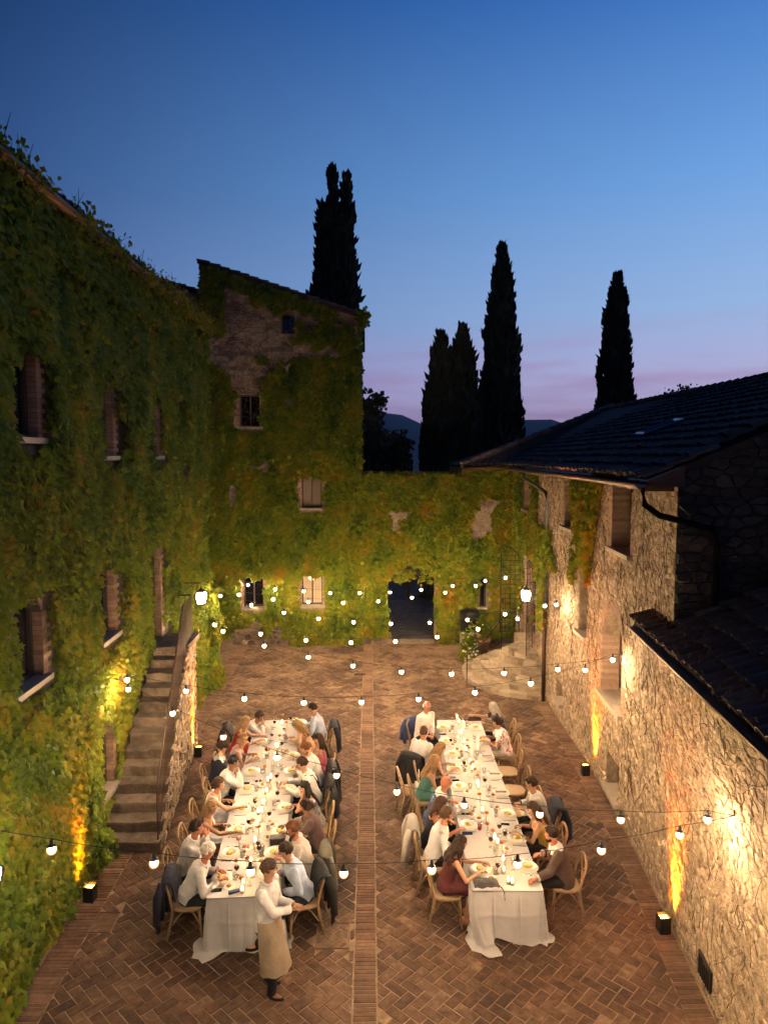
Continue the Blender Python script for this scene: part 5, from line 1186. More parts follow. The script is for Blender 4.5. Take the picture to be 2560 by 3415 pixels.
m_stem = material('flower stem', [(.05, .09, .02)], .6)
m_phone = material('black phone', [(.01, .01, .012)], .12, coat=.5)
def build_table(t, label, tails):
    a, eu, ev, L = tframe(t); rz = math.atan2(ev.y, ev.x) - math.pi / 2
    tb = thing('banquet_table', label, 'table', a, rz, group='long banquet tables'); W = 1.0
    for k in range(3):
        m = MB(); y0 = L * k / 3 + .03; y1 = L * (k + 1) / 3 - .03; m.box((0, (y0 + y1) / 2, TZ - .025), (W - .03, y1 - y0, .035)); m.build('tabletop', m_beech, tb)
        for y in (y0 + .25, y1 - .25):
            for x in (-.38, .38): m = MB(); m.tube([(x, y, 0), (x * .95, y, TZ - .04)], .018, 6); m.build('leg', m_iron, tb)
    c = MB(); per = []; N1, N2, NC = 110, 44, 5; h = W / 2; rr = .035
    def seg(p, q, n, nr): return [((p[0] + (q[0] - p[0]) * i / n, p[1] + (q[1] - p[1]) * i / n), nr) for i in range(n)]
    def cor(cx, cy_, a0): return [((cx + rr * math.cos(a0 + i / NC * math.pi / 2), cy_ + rr * math.sin(a0 + i / NC * math.pi / 2)), (math.cos(a0 + i / NC * math.pi / 2), math.sin(a0 + i / NC * math.pi / 2))) for i in range(NC)]
    per += seg((-h + rr, 0), (h - rr, 0), N2 * 2, (0, -1)); per += cor(h - rr, rr, -math.pi / 2); per += seg((h, rr), (h, L - rr), N1, (1, 0)); per += cor(h - rr, L - rr, 0); per += seg((h - rr, L), (-h + rr, L), N2, (0, 1)); per += cor(-h + rr, L - rr, math.pi / 2); per += seg((-h, L - rr), (-h, rr), N1, (-1, 0)); per += cor(-h + rr, rr, math.pi)
    n = len(per); rows = 28; rng = random.Random(t); ph = [rng.uniform(0, 6.28) for _ in range(6)]; verts = []
    for j in range(rows + 1):
        for i, ((x, y), (nx, ny)) in enumerate(per):
            corner = abs(nx) > .02 and abs(ny) > .02; front = max(0, 1 - y / .55); cd = max(0, 1 - math.hypot(abs(x) - h, y) / .3)
            Ld = .33 + .05 * math.sin(y * 2.1 + ph[0]) + (0.40 + .04 * math.sin(x * 7)) * min(1, front * 2.2) + .14 * cd
            skew = 0
            for tx, amp, sk in tails:
                g = math.exp(-((x - tx) / .16) ** 2) * min(1, front * 1.6); Ld += amp * g; skew += sk * g
            l = Ld * j / rows; fold = .028 * math.sin(y * 11 + ph[1]) + .02 * math.sin(y * 23 + ph[2]) if abs(nx) > .9 else .03 * math.sin(x * 8 + ph[3]) + .022 * (abs(math.sin(x * 9.5 + ph[4])) - .5); fold = fold * min(1, l * 1.8) + (.045 * cd * min(1, l * 1.4)) + .035 * cd * math.sin(math.atan2(ny, nx) * 9) * min(1, l * 1.8)
            crease = .011 * (math.exp(-((l - .36) / .022) ** 2) + math.exp(-((x - .17) / .016) ** 2) * min(1, l * 4) * (abs(ny) > .9) + math.exp(-((x + .2) / .016) ** 2) * min(1, l * 4) * (abs(ny) > .9)); out = .006 + .05 * l + fold + crease; z = TZ + .004 - l
            if z < .03: ex = .03 - z; out += ex * .85; z = .012 + .022 * (1 + math.sin(x * 23 + l * 14 + ph[5])) * min(1, ex * 8)
            k = max(0, l - .2) ** 1.5
            verts.append((x + nx * out + skew * k, y + ny * out - abs(skew) * .25 * k, z if j else TZ + .004))
    f = [tuple(range(n))] + [(j * n + i, j * n + (i + 1) % n, (j + 1) * n + (i + 1) % n, (j + 1) * n + i) for j in range(rows) for i in range(n)]
    f[0] = f[0][::1]
    c.add(verts, f); me = c.mesh('tablecloth', m_linen, True); me.polygons[0].use_smooth = False
    o = link('tablecloth', me); o.location = a; o.rotation_euler = (0, 0, rz); tag(o, f'white tablecloth over the long {T_NAME[t]} reaching the ground at its near end', 'tablecloth')
build_table(1, 'long banquet table on the left under a white cloth', [(-.36, .05, .1)])
build_table(2, 'long banquet table on the right under a white cloth', [(-.42, .17, .42)])
# ------------------------------------------------------------------ chairs
def make_chair(label):
    t = thing('crossback_chair', label, 'chair', (0, 0, 0), group='wooden crossback chairs')
    s = MB(); n = 20; pr = [(.205 * math.copysign(abs(math.cos(a)) ** .6, math.cos(a)) * (1 + .05 * math.sin(a)), .2 * math.copysign(abs(math.sin(a)) ** .6, math.sin(a))) for a in [2 * math.pi * k / n for k in range(n)]]
    s.add([(x, y, .44) for x, y in pr] + [(x * .98, y * .98, .468) for x, y in pr], [tuple(range(n, 2 * n))] + [(k, (k + 1) % n, n + (k + 1) % n, n + k) for k in range(n)]); s.build('seat', m_rattan, t)
    fr = MB(); fr.tube([(x * 1.02, y * 1.02, .445) for x, y in pr + pr[:1]], .02, 6, cap=False); fr.build('seat_frame', m_beech, t, True)
    for sg in (-1, 1):
        l = MB(); l.tube([(sg * .18, .18, .44), (sg * .19, .2, .2), (sg * .205, .215, 0)], [.02, .018, .014], 7); l.build('leg', m_beech, t, True)
        st = MB(); st.tube([(sg * .185, .19, .22), (sg * .15, .1, .35), (sg * .12, 0, .42), (sg * .15, -.1, .35), (sg * .19, -.2, .22)], .011, 5); st.build('stretcher', m_beech, t, True)
    bk = MB(); arc = [(-.19, -.28, 0), (-.19, -.21, .3), (-.192, -.19, .46), (-.2, -.225, .66), (-.19, -.265, .78)] + [(.185 * math.cos(a) * -1, -.275 - .02 * math.sin(a), .80 + .105 * math.sin(a)) for a in np.linspace(.25, math.pi - .25, 7)] + [(.19, -.265, .78), (.2, -.225, .66), (.192, -.19, .46), (.19, -.21, .3), (.19, -.28, 0)]
    bk.tube(arc, [.015, .018] + [.019] * (len(arc) - 4) + [.018, .015], 7); bk.build('back_frame', m_beech, t, True)
    for sg in (-1, 1):
        x = MB(); x.tube([(-sg * .165, -.2, .49), (-sg * .1, -.235, .58), (0, -.262, .67), (sg * .1, -.275, .77), (sg * .12, -.287, .87)], .014, 5, flat=.5); x.build('cross_slat', m_beech, t, True)
    return t
CHAIR0 = None
def chair(x, y, rz, label):
    global CHAIR0
    if CHAIR0 is None: CHAIR0 = make_chair(label); CHAIR0.location = (x, y, 0); CHAIR0.rotation_euler = (0, 0, rz); return CHAIR0
    return copy_tree(CHAIR0, (x, y, 0), rz, label)
SEAT = {}
def seats():
    for k, (t, side, px, hz, short) in WHO.items():
        a, eu, ev, L = tframe(t); u, v = t_uv(t, HEAD[k]); inward = -side
        uh = max(.80, min(.98, abs(u) + .20)) if k not in ('a1',) else .86
        yaw = math.atan2((eu * inward).y, (eu * inward).x); v_s = min(max(v, .35), L - .2)
        turn = {'a1': -55, 'a2': 50, 'R9': 12, 'b5': -4}.get(k, 0)
        p = TP(t, side * uh, v_s); SEAT[k] = (p, yaw + R(turn)); q = TP(t, side * (uh + .03), v_s)
        chair(q.x, q.y, yaw + R(turn * .6) - math.pi / 2, 'pale wooden chair under ' + short)
    for px, lab, dz in (((1690, 2571), 'farther of the two empty chairs between the floral dress and the bow tie', 0), ((1712, 2634), 'nearer of the two empty chairs between the floral dress and the bow tie', 0), ((1745, 2706), 'empty chair tucked at the table beside the bow tie man', 0)):
        p = at_z(*px, .46); chair(p.x, p.y, math.pi / 2 + R(-3), lab)
    p = at_z(1385, 2640, .46); chair(p.x - .05, p.y + .1, -math.pi / 2 + R(8), 'empty chair with a white bag hanging behind the fair haired woman')
seats()
# ------------------------------------------------------------------ tableware
def put(o, loc, label, rz=0): return copy_tree(o, loc, rz, label) if o.get('placed') else first(o, loc, label, rz)
def first(o, loc, label, rz): o.location = loc; o.rotation_euler = (0, 0, rz); o['label'] = label; o['placed'] = True; return o
def mesh_thing(name, cat, group, mb, mat, smooth=True):
    o = mb.build(name, mat, None, smooth); return tag(o, '', cat, group)
def protos():
    P = {}
    m = MB(); m.lathe([(0, .004), (.10, .004), (.115, .010), (.158, .018), (.162, .016), (.118, .006), (.1, 0), (0, 0)][::-1], (0, 0, 0), 28); P['charger'] = mesh_thing('charger_plate', 'charger', 'charger plates', m, m_rim)
    t = thing('pasta_plate', '', 'plate', group='plates of pasta'); m = MB(); m.lathe([(0, 0), (.07, 0), (.085, .016), (.128, .026), (.132, .024), (.09, .009), (.075, .004), (0, .004)], (0, 0, .018), 26); m.build('plate', m_china, t, True)
    pm = MB(); rng = random.Random(2)
    pm.lathe([(.06, .0), (.052, .018), (.03, .03), (0, .034)], (.01, .005, .022), 12, sx=1.15, sy=.85)
    for i in range(22):
        a = rng.uniform(0, 6.28); r = rng.uniform(.01, .05); x, y = .01 + r * math.cos(a), r * math.sin(a) * .8; k = rng.uniform(.02, .035); z = .05 - r * .35
        pm.tube([(x + k * math.cos(b), y + k * math.sin(b) * .8, z + .006 * math.sin(b * 2)) for b in np.linspace(0, rng.uniform(2.5, 5), 7)], .0042, 4, cap=False)
    pm.build('pasta', m_pasta, t, True); P['plate'] = t
    t = thing('empty_plate', '', 'plate', group='clean plates'); m = MB(); m.lathe([(0, 0), (.07, 0), (.085, .016), (.128, .026), (.132, .024), (.09, .009), (.075, .004), (0, .004)], (0, 0, .018), 26); m.build('plate', m_china, t, True); P['clean'] = t
    m = MB(); m.box((0, 0, .004), (.011, .12, .004)); m.box((0, .08, .005), (.02, .05, .003)); [m.box((x, .115, .005), (.003, .035, .003)) for x in (-.008, -.0027, .0027, .008)]; P['fork'] = mesh_thing('fork', 'fork', 'forks by the plates', m, m_steel, False)
    m = MB(); m.box((0, -.04, .004), (.013, .1, .006)); m.add([(-.009, .01, .003), (.006, .01, .003), (.004, .12, .003), (-.006, .125, .003), (-.009, .01, .006), (.006, .01, .006), (.004, .12, .006), (-.006, .125, .006)], [(3, 2, 1, 0), (4, 5, 6, 7), (0, 1, 5, 4), (1, 2, 6, 5), (2, 3, 7, 6), (3, 0, 4, 7)]); P['knife'] = mesh_thing('knife', 'knife', 'knives by the plates', m, m_steel, False)
    bowl = [(.034, .004), (.034, .001), (.006, .006), (.004, .03), (.004, .085), (.014, .095), (.036, .125), (.040, .15), (.036, .19), (.032, .205)]
    for key, fill in (('wine', .145), ('empty_wine', None)):
        t = thing('wine_glass', '', 'wine glass', group='wine glasses on the tables'); m = MB(); m.lathe(bowl, (0, 0, 0), 16); m.f.pop(); m.m.pop(); m.build('glass', m_glass, t, True)
        if fill: m = MB(); m.lathe([(.004, .0965), (.013, .098), (.034, .126), (.0375, fill), (0, fill)], (0, 0, 0), 16); m.build('wine', m_wine, t, True)
        P[key] = t
    t = thing('tumbler', '', 'tumbler', group='tumblers on the tables'); m = MB(); m.lathe([(0, .002), (.032, .002), (.036, .1), (.034, .1), (.030, .008), (0, .008)], (0, 0, 0), 14); m.build('glass', m_glass, t, True); m = MB(); m.lathe([(0, .009), (.0298, .009), (.032, .062), (0, .062)], (0, 0, 0), 14); m.build('water', m_water, t, True); P['water'] = t
    t = thing('tea_light', '', 'candle', group='candles along the tables'); m = MB(); m.lathe([(0, .001), (.034, .001), (.037, .085), (.035, .085), (.032, .006), (0, .006)], (0, 0, 0), 12); m.build('glass_holder', m_glass, t, True); m = MB(); m.lathe([(.024, .007), (.024, .042), (0, .042)], (0, 0, 0), 10); m.build('wax', m_wax, t); m = MB(); m.lathe([(.003, .044), (.016, .060), (.013, .080), (0, .118)], (0, 0, 0), 7); m.build('flame', m_flame, t, True); P['tea'] = t
    t = thing('taper_candle', '', 'candle', group='candles along the tables'); m = MB(); m.lathe([(.035, 0), (.035, .012), (.012, .02), (.012, .05)], (0, 0, 0), 12); m.build('holder', m_glass, t, True); m = MB(); m.lathe([(.0105, .03), (.0095, .2), (0, .2)], (0, 0, 0), 8); m.build('wax', m_wax, t); m = MB(); m.lathe([(.003, .203), (.016, .221), (.013, .241), (0, .284)], (0, 0, 0), 7); m.build('flame', m_flame, t, True); P['taper'] = t
    for key, mat in (('bud_o', m_orange), ('bud_p', m_pinkb)):
        t = thing('bud_vase', '', 'vase', group='bud vases of single blooms'); m = MB(); m.lathe([(0, .002), (.028, .002), (.034, .03), (.03, .07), (.012, .1), (.012, .125), (.015, .13)], (0, 0, 0), 12); m.f = m.f; m.build('bottle', m_glass, t, True); m = MB(); m.tube([(0, 0, .02), (.004, .002, .12), (.012, .004, .19)], .0025, 4); m.build('stem', m_stem, t)
        m = MB(); r = .034
        for k in range(5):
            a = k * 1.256; 
            for q, rad in ((0, 1), (.6, .66)): m.ball((.012 + math.cos(a + q) * r * .55 * rad, .004 + math.sin(a + q) * r * .55 * rad, .2 + q * .02), (r * .6, r * .6, r * .45), 6, 4, tint=random.Random(k).random())
        m.build('bloom', mat, t, True); P[key] = t
    t = thing('water_bottle', '', 'bottle', group='clear water bottles'); m = MB(); m.lathe([(0, .002), (.036, .002), (.038, .02), (.038, .16), (.018, .21), (.014, .26), (.016, .265)], (0, 0, 0), 14); m.build('glass', m_glass, t, True); m = MB(); m.lathe([(0, .006), (.034, .006), (.0355, .12), (0, .12)], (0, 0, 0), 14); m.build('water', m_water, t, True); P['bottle'] = t
    t = thing('bread_plate', '', 'bread plate', group='side plates with bread'); m = MB(); m.lathe([(0, 0), (.05, 0), (.08, .012), (.083, .011), (.055, .004), (0, .004)], (0, 0, 0), 20); m.build('plate', m_china, t, True); m = MB(); m.ball((0, .004, .026), (.04, .03, .024), 9, 6); m.build('bread_roll', m_bread, t, True); P['bread'] = t
    m = MB(); m.box((0, 0, .012), (.2, .11, .02)); m.box((0.004, .002, .026), (.19, .1, .008)); P['napkin'] = mesh_thing('folded_napkin', 'napkin', 'folded napkins', m, m_linen, False)
    return P
PR = protos()
PLATES = {'L1': (882, 2429), 'L2': (871, 2473), 'L3': (855, 2525), 'L4': (840, 2571), 'L5': (823, 2632), 'L6': (807, 2698), 'L7': (789, 2768), 'L8': (767, 2845), 'L9': (742, 2926), 'R1': (1000, 2408), 'R2': (982, 2470), 'R3': (975, 2519), 'R4': (968, 2571), 'R5': (961, 2630), 'R6': (950, 2693), 'R7': (932, 2773), 'R8': (914, 2843), 'R9': (893, 2912),
 'a1': (1478, 2426), 'a2': (1486, 2470), 'a3': (1507, 2514), 'a4': (1515, 2564), 'a5': (1530, 2621), 'a6': (1541, 2695), 'a7': (1560, 2751), 'a8': (1601, 2899), 'b1': (1584, 2425), 'b2': (1611, 2468), 'b3': (1690, 2715), 'b4': (1723, 2796), 'b5': (1758, 2891)}
def lay_tables():
    rng = random.Random(12)
    def setting(t, side, p, who, clean=False):
        z = TZ + .005; u, v = t_uv(t, p); a, eu, ev, L = tframe(t); rz = math.atan2(ev.y, ev.x) - math.pi / 2; cl = lambda du, dv: TP(t, side * (abs(u) + du), v + dv, z)
        put(PR['charger'], cl(0, 0), 'gold rimmed charger ' + who, rz + rng.uniform(0, 6)); c = cl(0, 0); c.z += .0
        put(PR['clean' if clean else 'plate'], c, ('clean plate under a napkin ' if clean else 'white plate of yellow pasta ') + who, rz + rng.uniform(0, 6))
        if clean: q = cl(.0, 0); q.z += .046; put(PR['napkin'], q, 'folded white napkin ' + who, rz + math.pi / 2 * 0 + rng.uniform(-.1, .1))
        put(PR['knife'], cl(.02, -.2 * 1), 'steel knife ' + who, rz + math.pi / 2 * side + rng.uniform(-.12, .12)); put(PR['fork'], cl(.02, .19), 'steel fork ' + who, rz + math.pi / 2 * side + rng.uniform(-.12, .12))
        put(PR['wine' if rng.random() < .15 and not clean else 'empty_wine'], cl(-.215 + rng.uniform(-.02, .02), -.07 * side + rng.uniform(-.03, .03)), 'stemmed glass ' + who); put(PR['water'], cl(-.195 + rng.uniform(-.02, .02), .08 * side + rng.uniform(-.03, .03)), 'water tumbler ' + who)
        if rng.random() < .45: put(PR['bread'], cl(-.13, .22 * side), 'bread plate ' + who, rng.uniform(0, 3))
    for k, px in PLATES.items(): setting(WHO[k][0], WHO[k][1], at_z(*px, TZ + .02), 'before ' + WHO[k][4])
    for px, w in (((1622, 2523), 'before the farthest empty place on the right table'), ((1648, 2584), 'at the farther of the two empty chairs'), ((1669, 2644), 'at the nearer of the two empty chairs')): setting(2, 1, at_z(*px, TZ + .02), w, True)
    z = TZ + .005
    def line(key, t, pts, what, kf, x0, y0, s, zz=0.05):
        seen = {}
        P = sorted((at_z(x0 + x * s, y0 + y * s, z + zz) for x, y in pts), key=lambda p: p.y)
        for p in P:
            u, v = t_uv(t, p); k = nearest(t, -1 if u < 0 else 1, v); seen.setdefault(k, []).append(p)
        for k, ps in seen.items():
            for i, p in enumerate(ps):
                lab = what + ' before ' + WHO[k][4] if len(ps) == 1 else ('nearer ', 'farther ', 'farthest ')[min(i, 2)] + what + ' before ' + WHO[k][4]
                put(PR[kf(i)] if callable(kf) else PR[kf], Vector((p.x, p.y, z)), lab, rng.uniform(0, 6))
    f1, f2 = (500, 2300, .4522), (1300, 2300, .4296)
    line('tea', 1, [(975, 245), (940, 420), (870, 668), (860, 748), (832, 835), (790, 995), (778, 1150), (745, 1265), (690, 1420), (682, 1475), (925, 475), (800, 900)], 'lit tea light', 'tea', *f1)
    line('tea', 2, [(520, 215), (535, 250), (573, 405), (590, 465), (620, 560), (683, 752), (718, 935), (835, 1185), (880, 1400), (918, 1480), (950, 1492), (640, 610)], 'lit tea light', 'tea', *f2)
    line('taper', 1, [(890, 640), (822, 885), (775, 1105), (930, 410), (735, 1330)], 'lit taper candle', 'taper', *f1, zz=.23)
    line('taper', 2, [(680, 718), (812, 1140), (878, 1310), (553, 330)], 'lit taper candle', 'taper', *f2, zz=.23)
    line('bud', 1, [(980, 185), (1010, 240), (955, 340), (930, 455), (850, 570), (855, 770), (805, 1005), (715, 1240), (890, 668), (875, 445), (672, 1385)], 'rusty bloom vase', lambda i: 'bud_o', *f1, zz=.2)
    line('bud', 2, [(512, 190), (560, 330), (600, 390), (615, 450), (635, 565), (655, 615), (700, 810), (745, 955), (870, 1185), (760, 1040)], 'orange bloom vase', lambda i: 'bud_o', *f2, zz=.2)
    line('bud2', 1, [(760, 960), (700, 1160), (660, 1100), (1000, 300)], 'pink bloom vase', lambda i: 'bud_p', *f1, zz=.2)
    line('bud2', 2, [(890, 1260), (680, 660), (560, 480), (800, 1090)], 'pink bloom vase', lambda i: 'bud_p', *f2, zz=.2)
    line('bot', 1, [(1040, 190), (905, 560), (840, 920), (1000, 350)], 'clear water bottle', 'bottle', *f1, zz=.12)
    line('bot', 2, [(660, 480), (690, 640), (790, 860), (820, 1230), (760, 780)], 'clear water bottle', 'bottle', *f2, zz=.12)
    line('gl', 1, [(990, 318), (900, 360), (972, 425), (860, 468), (940, 545), (935, 668), (940, 797), (775, 858), (880, 950), (728, 1010), (795, 1175), (640, 1355)], 'central wine glass', 'wine', *f1)
    line('gl', 2, [(472, 420), (575, 600), (735, 735), (848, 1100), (780, 1200), (835, 1405), (600, 470)], 'central wine glass', 'wine', *f2)
    line('br', 2, [(800, 815), (905, 1235), (690, 995), (545, 365), (520, 460), (650, 560)], 'central roll plate', 'bread', *f2, zz=.02)
    line('br', 1, [(740, 985), (725, 1160), (870, 1085), (820, 1260), (830, 700)], 'central roll plate', 'bread', *f1, zz=.02)
    def flat(name, cat, px, size, label, mat, rz=0, rot=True):
        p = at_z(*px, z); m = MB(); w, l, h = size; r = min(w, l) * .18; o = [(sx_ * (w / 2 - r) + r * math.cos(a), sy * (l / 2 - r) + r * math.sin(a)) for sx_, sy, a0 in ((1, 1, 0), (-1, 1, 90), (-1, -1, 180), (1, -1, 270)) for a in (R(a0), R(a0 + 45), R(a0 + 90))]; n = len(o)
        m.add([(x, y, 0) for x, y in o] + [(x, y, h * .8) for x, y in o] + [(x * .97, y * .97, h) for x, y in o], [tuple(range(2 * n, 3 * n))] + [(j * n + i, j * n + (i + 1) % n, (j + 1) * n + (i + 1) % n, (j + 1) * n + i) for j in range(2) for i in range(n)])
        ob = m.build(name, mat); ob.location = (p.x, p.y, z); ob.rotation_euler = (0, 0, rz); return tag(ob, label, cat)
    Z1 = lambda x, y: (500 + x * .4522, 2300 + y * .4522); Z2 = lambda x, y: (1300 + x * .4296, 2300 + y * .4296)
    blue = material('navy phone', [(.02, .035, .10)], .2); leather = material('black leather', [(.015, .013, .012), (.03, .027, .025)], .45, 30, .8, 0, bump=.3)
    flat('phone', 'phone', Z1(490, 1482), (.15, .075, .009), 'black phone at the near left corner of the left table', m_phone, .1)
    flat('phone', 'phone', Z1(705, 692), (.15, .07, .009), 'black phone before the black haired man', m_phone, 0)
    flat('phone', 'phone', Z1(825, 1212), (.075, .15, .009), 'grey green phone lying by the bearded man', material('grey phone', [(.12, .14, .13)], .25), .2)
    flat('phone', 'phone', Z2(408, 348), (.15, .07, .009), 'black phone at the far left place of the right table', m_phone, 0)
    flat('phone', 'phone', Z2(480, 683), (.15, .075, .009), 'grey phone beside the strapless teal dress', material('grey phone', [(.12, .14, .13)], .25), .05)
    flat('phone', 'phone', Z2(508, 706), (.14, .06, .009), 'black phone just nearer than the grey one by the teal dress', m_phone, .08)
    flat('phone', 'phone', Z2(600, 1118), (.17, .08, .010), 'blue phone before the white shirted man beside the burgundy dress', blue, .1)
    flat('phone', 'phone', Z2(893, 1047), (.14, .07, .009), 'dark phone near the bow tie man', m_phone, -.1)
    p = flat('glasses_case', 'case', Z1(620, 1496), (.16, .055, .03), 'dark glasses case at the near end of the left table', blue, .45)
    p = flat('camera_bag', 'bag', Z1(940, 1128), (.24, .15, .10), 'black camera bag beside the bearded man', leather, .1)
    p = flat('handbag', 'bag', Z2(655, 236), (.3, .12, .10), 'dark brown handbag at the far end of the right table', material('brown leather', [(.05, .025, .015), (.09, .045, .03)], .45, 30, .8, 0), .05)
    for key, px, rz, lab in ((1, Z1(800, 682), .3, 'black sunglasses and strap before the black haired man'), (2, Z2(585, 975), -.1, 'black patterned sunglasses before the bald man in blue'), (3, Z2(590, 612), 1.1, 'dark sunglasses in the middle of the right table'), (4, Z2(595, 243), .1, 'dark sunglasses at the far end of the right table')):
        c = at_z(*px, z); g = thing('sunglasses', lab, 'sunglasses', (c.x, c.y, z), rz)
        for s in (-1, 1):
            m = MB(); m.ball((s * .035, 0, .022), (.03, .006, .022), 10, 6); m.build('lens', m_phone, g, True); m = MB(); m.tube([(s * .066, 0, .03), (s * .068, .06, .028), (s * .062, .13, .008)], .004, 4); m.build('temple', m_black, g)
        m = MB(); m.tube([(-.008, 0, .028), (.008, 0, .028)], .004, 4); m.build('bridge', m_black, g)
    c = at_z(*Z2(745, 1505), z); b = thing('clutch_bag', 'soft black clutch with a strap over the near edge of the right table', 'bag', (c.x, c.y, z), .05)
    m = MB(); nx, ny = 10, 7; vv = []
    for s in (0, 1):
        for j in range(ny + 1):
            for i in range(nx + 1):
                x, y = (i / nx - .5), (j / ny - .5); e = (1 - (2 * x) ** 4) * (1 - (2 * y) ** 4); vv.append((x * .36 + .015 * y, y * .22 + .008 * math.sin(x * 9), (.006 + .05 * e + .008 * math.sin(x * 17 + y * 9)) if s else .002))
    k = (nx + 1) * (ny + 1); f = [(j * (nx + 1) + i + k, j * (nx + 1) + i + 1 + k, (j + 1) * (nx + 1) + i + 1 + k, (j + 1) * (nx + 1) + i + k) for j in range(ny) for i in range(nx)]
    m.add(vv, f); m.build('bag_body', leather, b, True); m = MB(); m.tube([(.16, -.09, .03), (.2, -.14, .012), (.215, -.2, -.01), (.22, -.225, -.12)], .008, 5); m.build('strap', leather, b)
    # red cocktail and place cards
    c = at_z(*Z2(695, 1090), z); g = thing('red_drink', 'small tumbler of bright red drink near the blue phone', 'drink', (c.x, c.y, z)); m = MB(); m.lathe([(0, .002), (.03, .002), (.035, .1), (.033, .1), (.028, .008), (0, .008)], (0, 0, 0), 14); m.build('glass', m_glass, g, True); m = MB(); m.lathe([(0, .009), (.028, .009), (.031, .06), (0, .06)], (0, 0, 0), 14); m.build('drink', material('red liquid', [(.6, .02, .02)], .2), g, True)
    c = at_z(*Z2(715, 480), z); m = MB(); m.add([(-.06, -.02, 0), (.06, -.02, 0), (.06, .01, .1), (-.06, .01, .1), (-.06, .04, 0), (.06, .04, 0)], [(0, 1, 2, 3), (3, 2, 5, 4)]); o = m.build('menu_card', m_linen); o.location = (c.x, c.y, z); tag(o, 'white tent card standing before the woman in floral dress', 'card')
    b = thing('white_bag', 'small white handbag hanging from the empty chair behind the fair haired woman', 'bag', at_z(1396, 2628, .5)); m = MB(); m.box((0, 0, 0), (.16, .26, .17), taper=.9); m.build('bag_body', material('cream leather', [(.6, .55, .45)], .5), b); m = MB(); m.tube([(0, -.11, .08), (.0, -.07, .34), (.0, .07, .34), (0, .11, .08)], .006, 5); m.build('strap', m_wax, b)
lay_tables()
for o in PR.values():
    if not o.get('placed'): bpy.data.objects.remove(o)
# ================================================================== PEOPLE
TMP = bpy.data.scenes.new('remesh_scratch')
def remesh(mb, name, voxel, mats, smooth=4, wrinkle=0.0, seed=0, extra=None, wscale=9.0):
    """Melt overlapping closed shapes into one continuous skin."""
    me = bpy.data.meshes.new('raw'); me.from_pydata(mb.v, [], mb.f)
    o = bpy.data.objects.new('raw', me); TMP.collection.objects.link(o)
    m = o.modifiers.new('r', 'REMESH'); m.mode = 'VOXEL'; m.voxel_size = voxel
    s = o.modifiers.new('s', 'SMOOTH'); s.iterations = smooth; s.factor = .5
    
    with bpy.context.temp_override(scene=TMP, view_layer=TMP.view_layers[0]): dg = bpy.context.evaluated_depsgraph_get()
    out = bpy.data.meshes.new_from_object(o.evaluated_get(dg)); out.name = name
    bpy.data.objects.remove(o); bpy.data.meshes.remove(me)
    n = len(out.vertices)
    if wrinkle:
        co = np.empty(n * 3, np.float32); out.vertices.foreach_get('co', co); co = co.reshape(-1, 3); nr = np.empty(n * 3, np.float32); out.vertices.foreach_get('normal', nr); nr = nr.reshape(-1, 3)
        off = np.array([mnoise.noise(Vector((p[0] * wscale, p[1] * wscale, p[2] * wscale * .6 + seed))) + .5 * mnoise.noise(Vector((p[0] * wscale * 2.3, p[1] * wscale * 2.3, p[2] * wscale * 1.7 + seed))) for p in co]); co += nr * (off * wrinkle)[:, None]; out.vertices.foreach_set('co', co.ravel())
    if extra:                                    # small pieces rooted inside the body (fingers)
        v = [tuple(p.co) for p in out.vertices]; f = [tuple(p.vertices) for p in out.polygons]; k = len(v); bpy.data.meshes.remove(out)
        out = bpy.data.meshes.new(name); out.from_pydata(v + extra.v, [], f + [tuple(i + k for i in q) for q in extra.f]); n = len(out.vertices)
    for x in (mats if isinstance(mats, (list, tuple)) else [mats]): out.materials.append(x)
    a = out.attributes.new('tint', 'FLOAT', 'POINT'); a.data.foreach_set('value', [.5] * n)
    out.polygons.foreach_set('use_smooth', [True] * len(out.polygons)); out.update(); return out
def skin_mat(tone):
    c = {'fair': (.50, .27, .17), 'ruddy': (.50, .21, .12), 'tan': (.36, .19, .11), 'deep': (.26, .13, .075)}[tone]
    return material('skin ' + tone, [tuple(x * .86 for x in c), c, tuple(min(1, x * 1.1) for x in c)], .5, 14, .8, .0, spec=.35)
def hair_mat(col):
    c = {'black': (.010, .008, .007), 'dark': (.028, .016, .010), 'brown': (.065, .034, .018), 'auburn': (.13, .055, .022), 'fair': (.22, .13, .060), 'blonde': (.34, .22, .11), 'grey': (.38, .34, .30), 'white': (.62, .58, .52)}[col]
    return material('hair ' + col, [tuple(x * .55 for x in c), c, tuple(min(1, x * 1.5) for x in c)], .55, 55, .9, .1, bump=.6, bump_scale=120, stretch=(1, 1, .25), spec=.2)
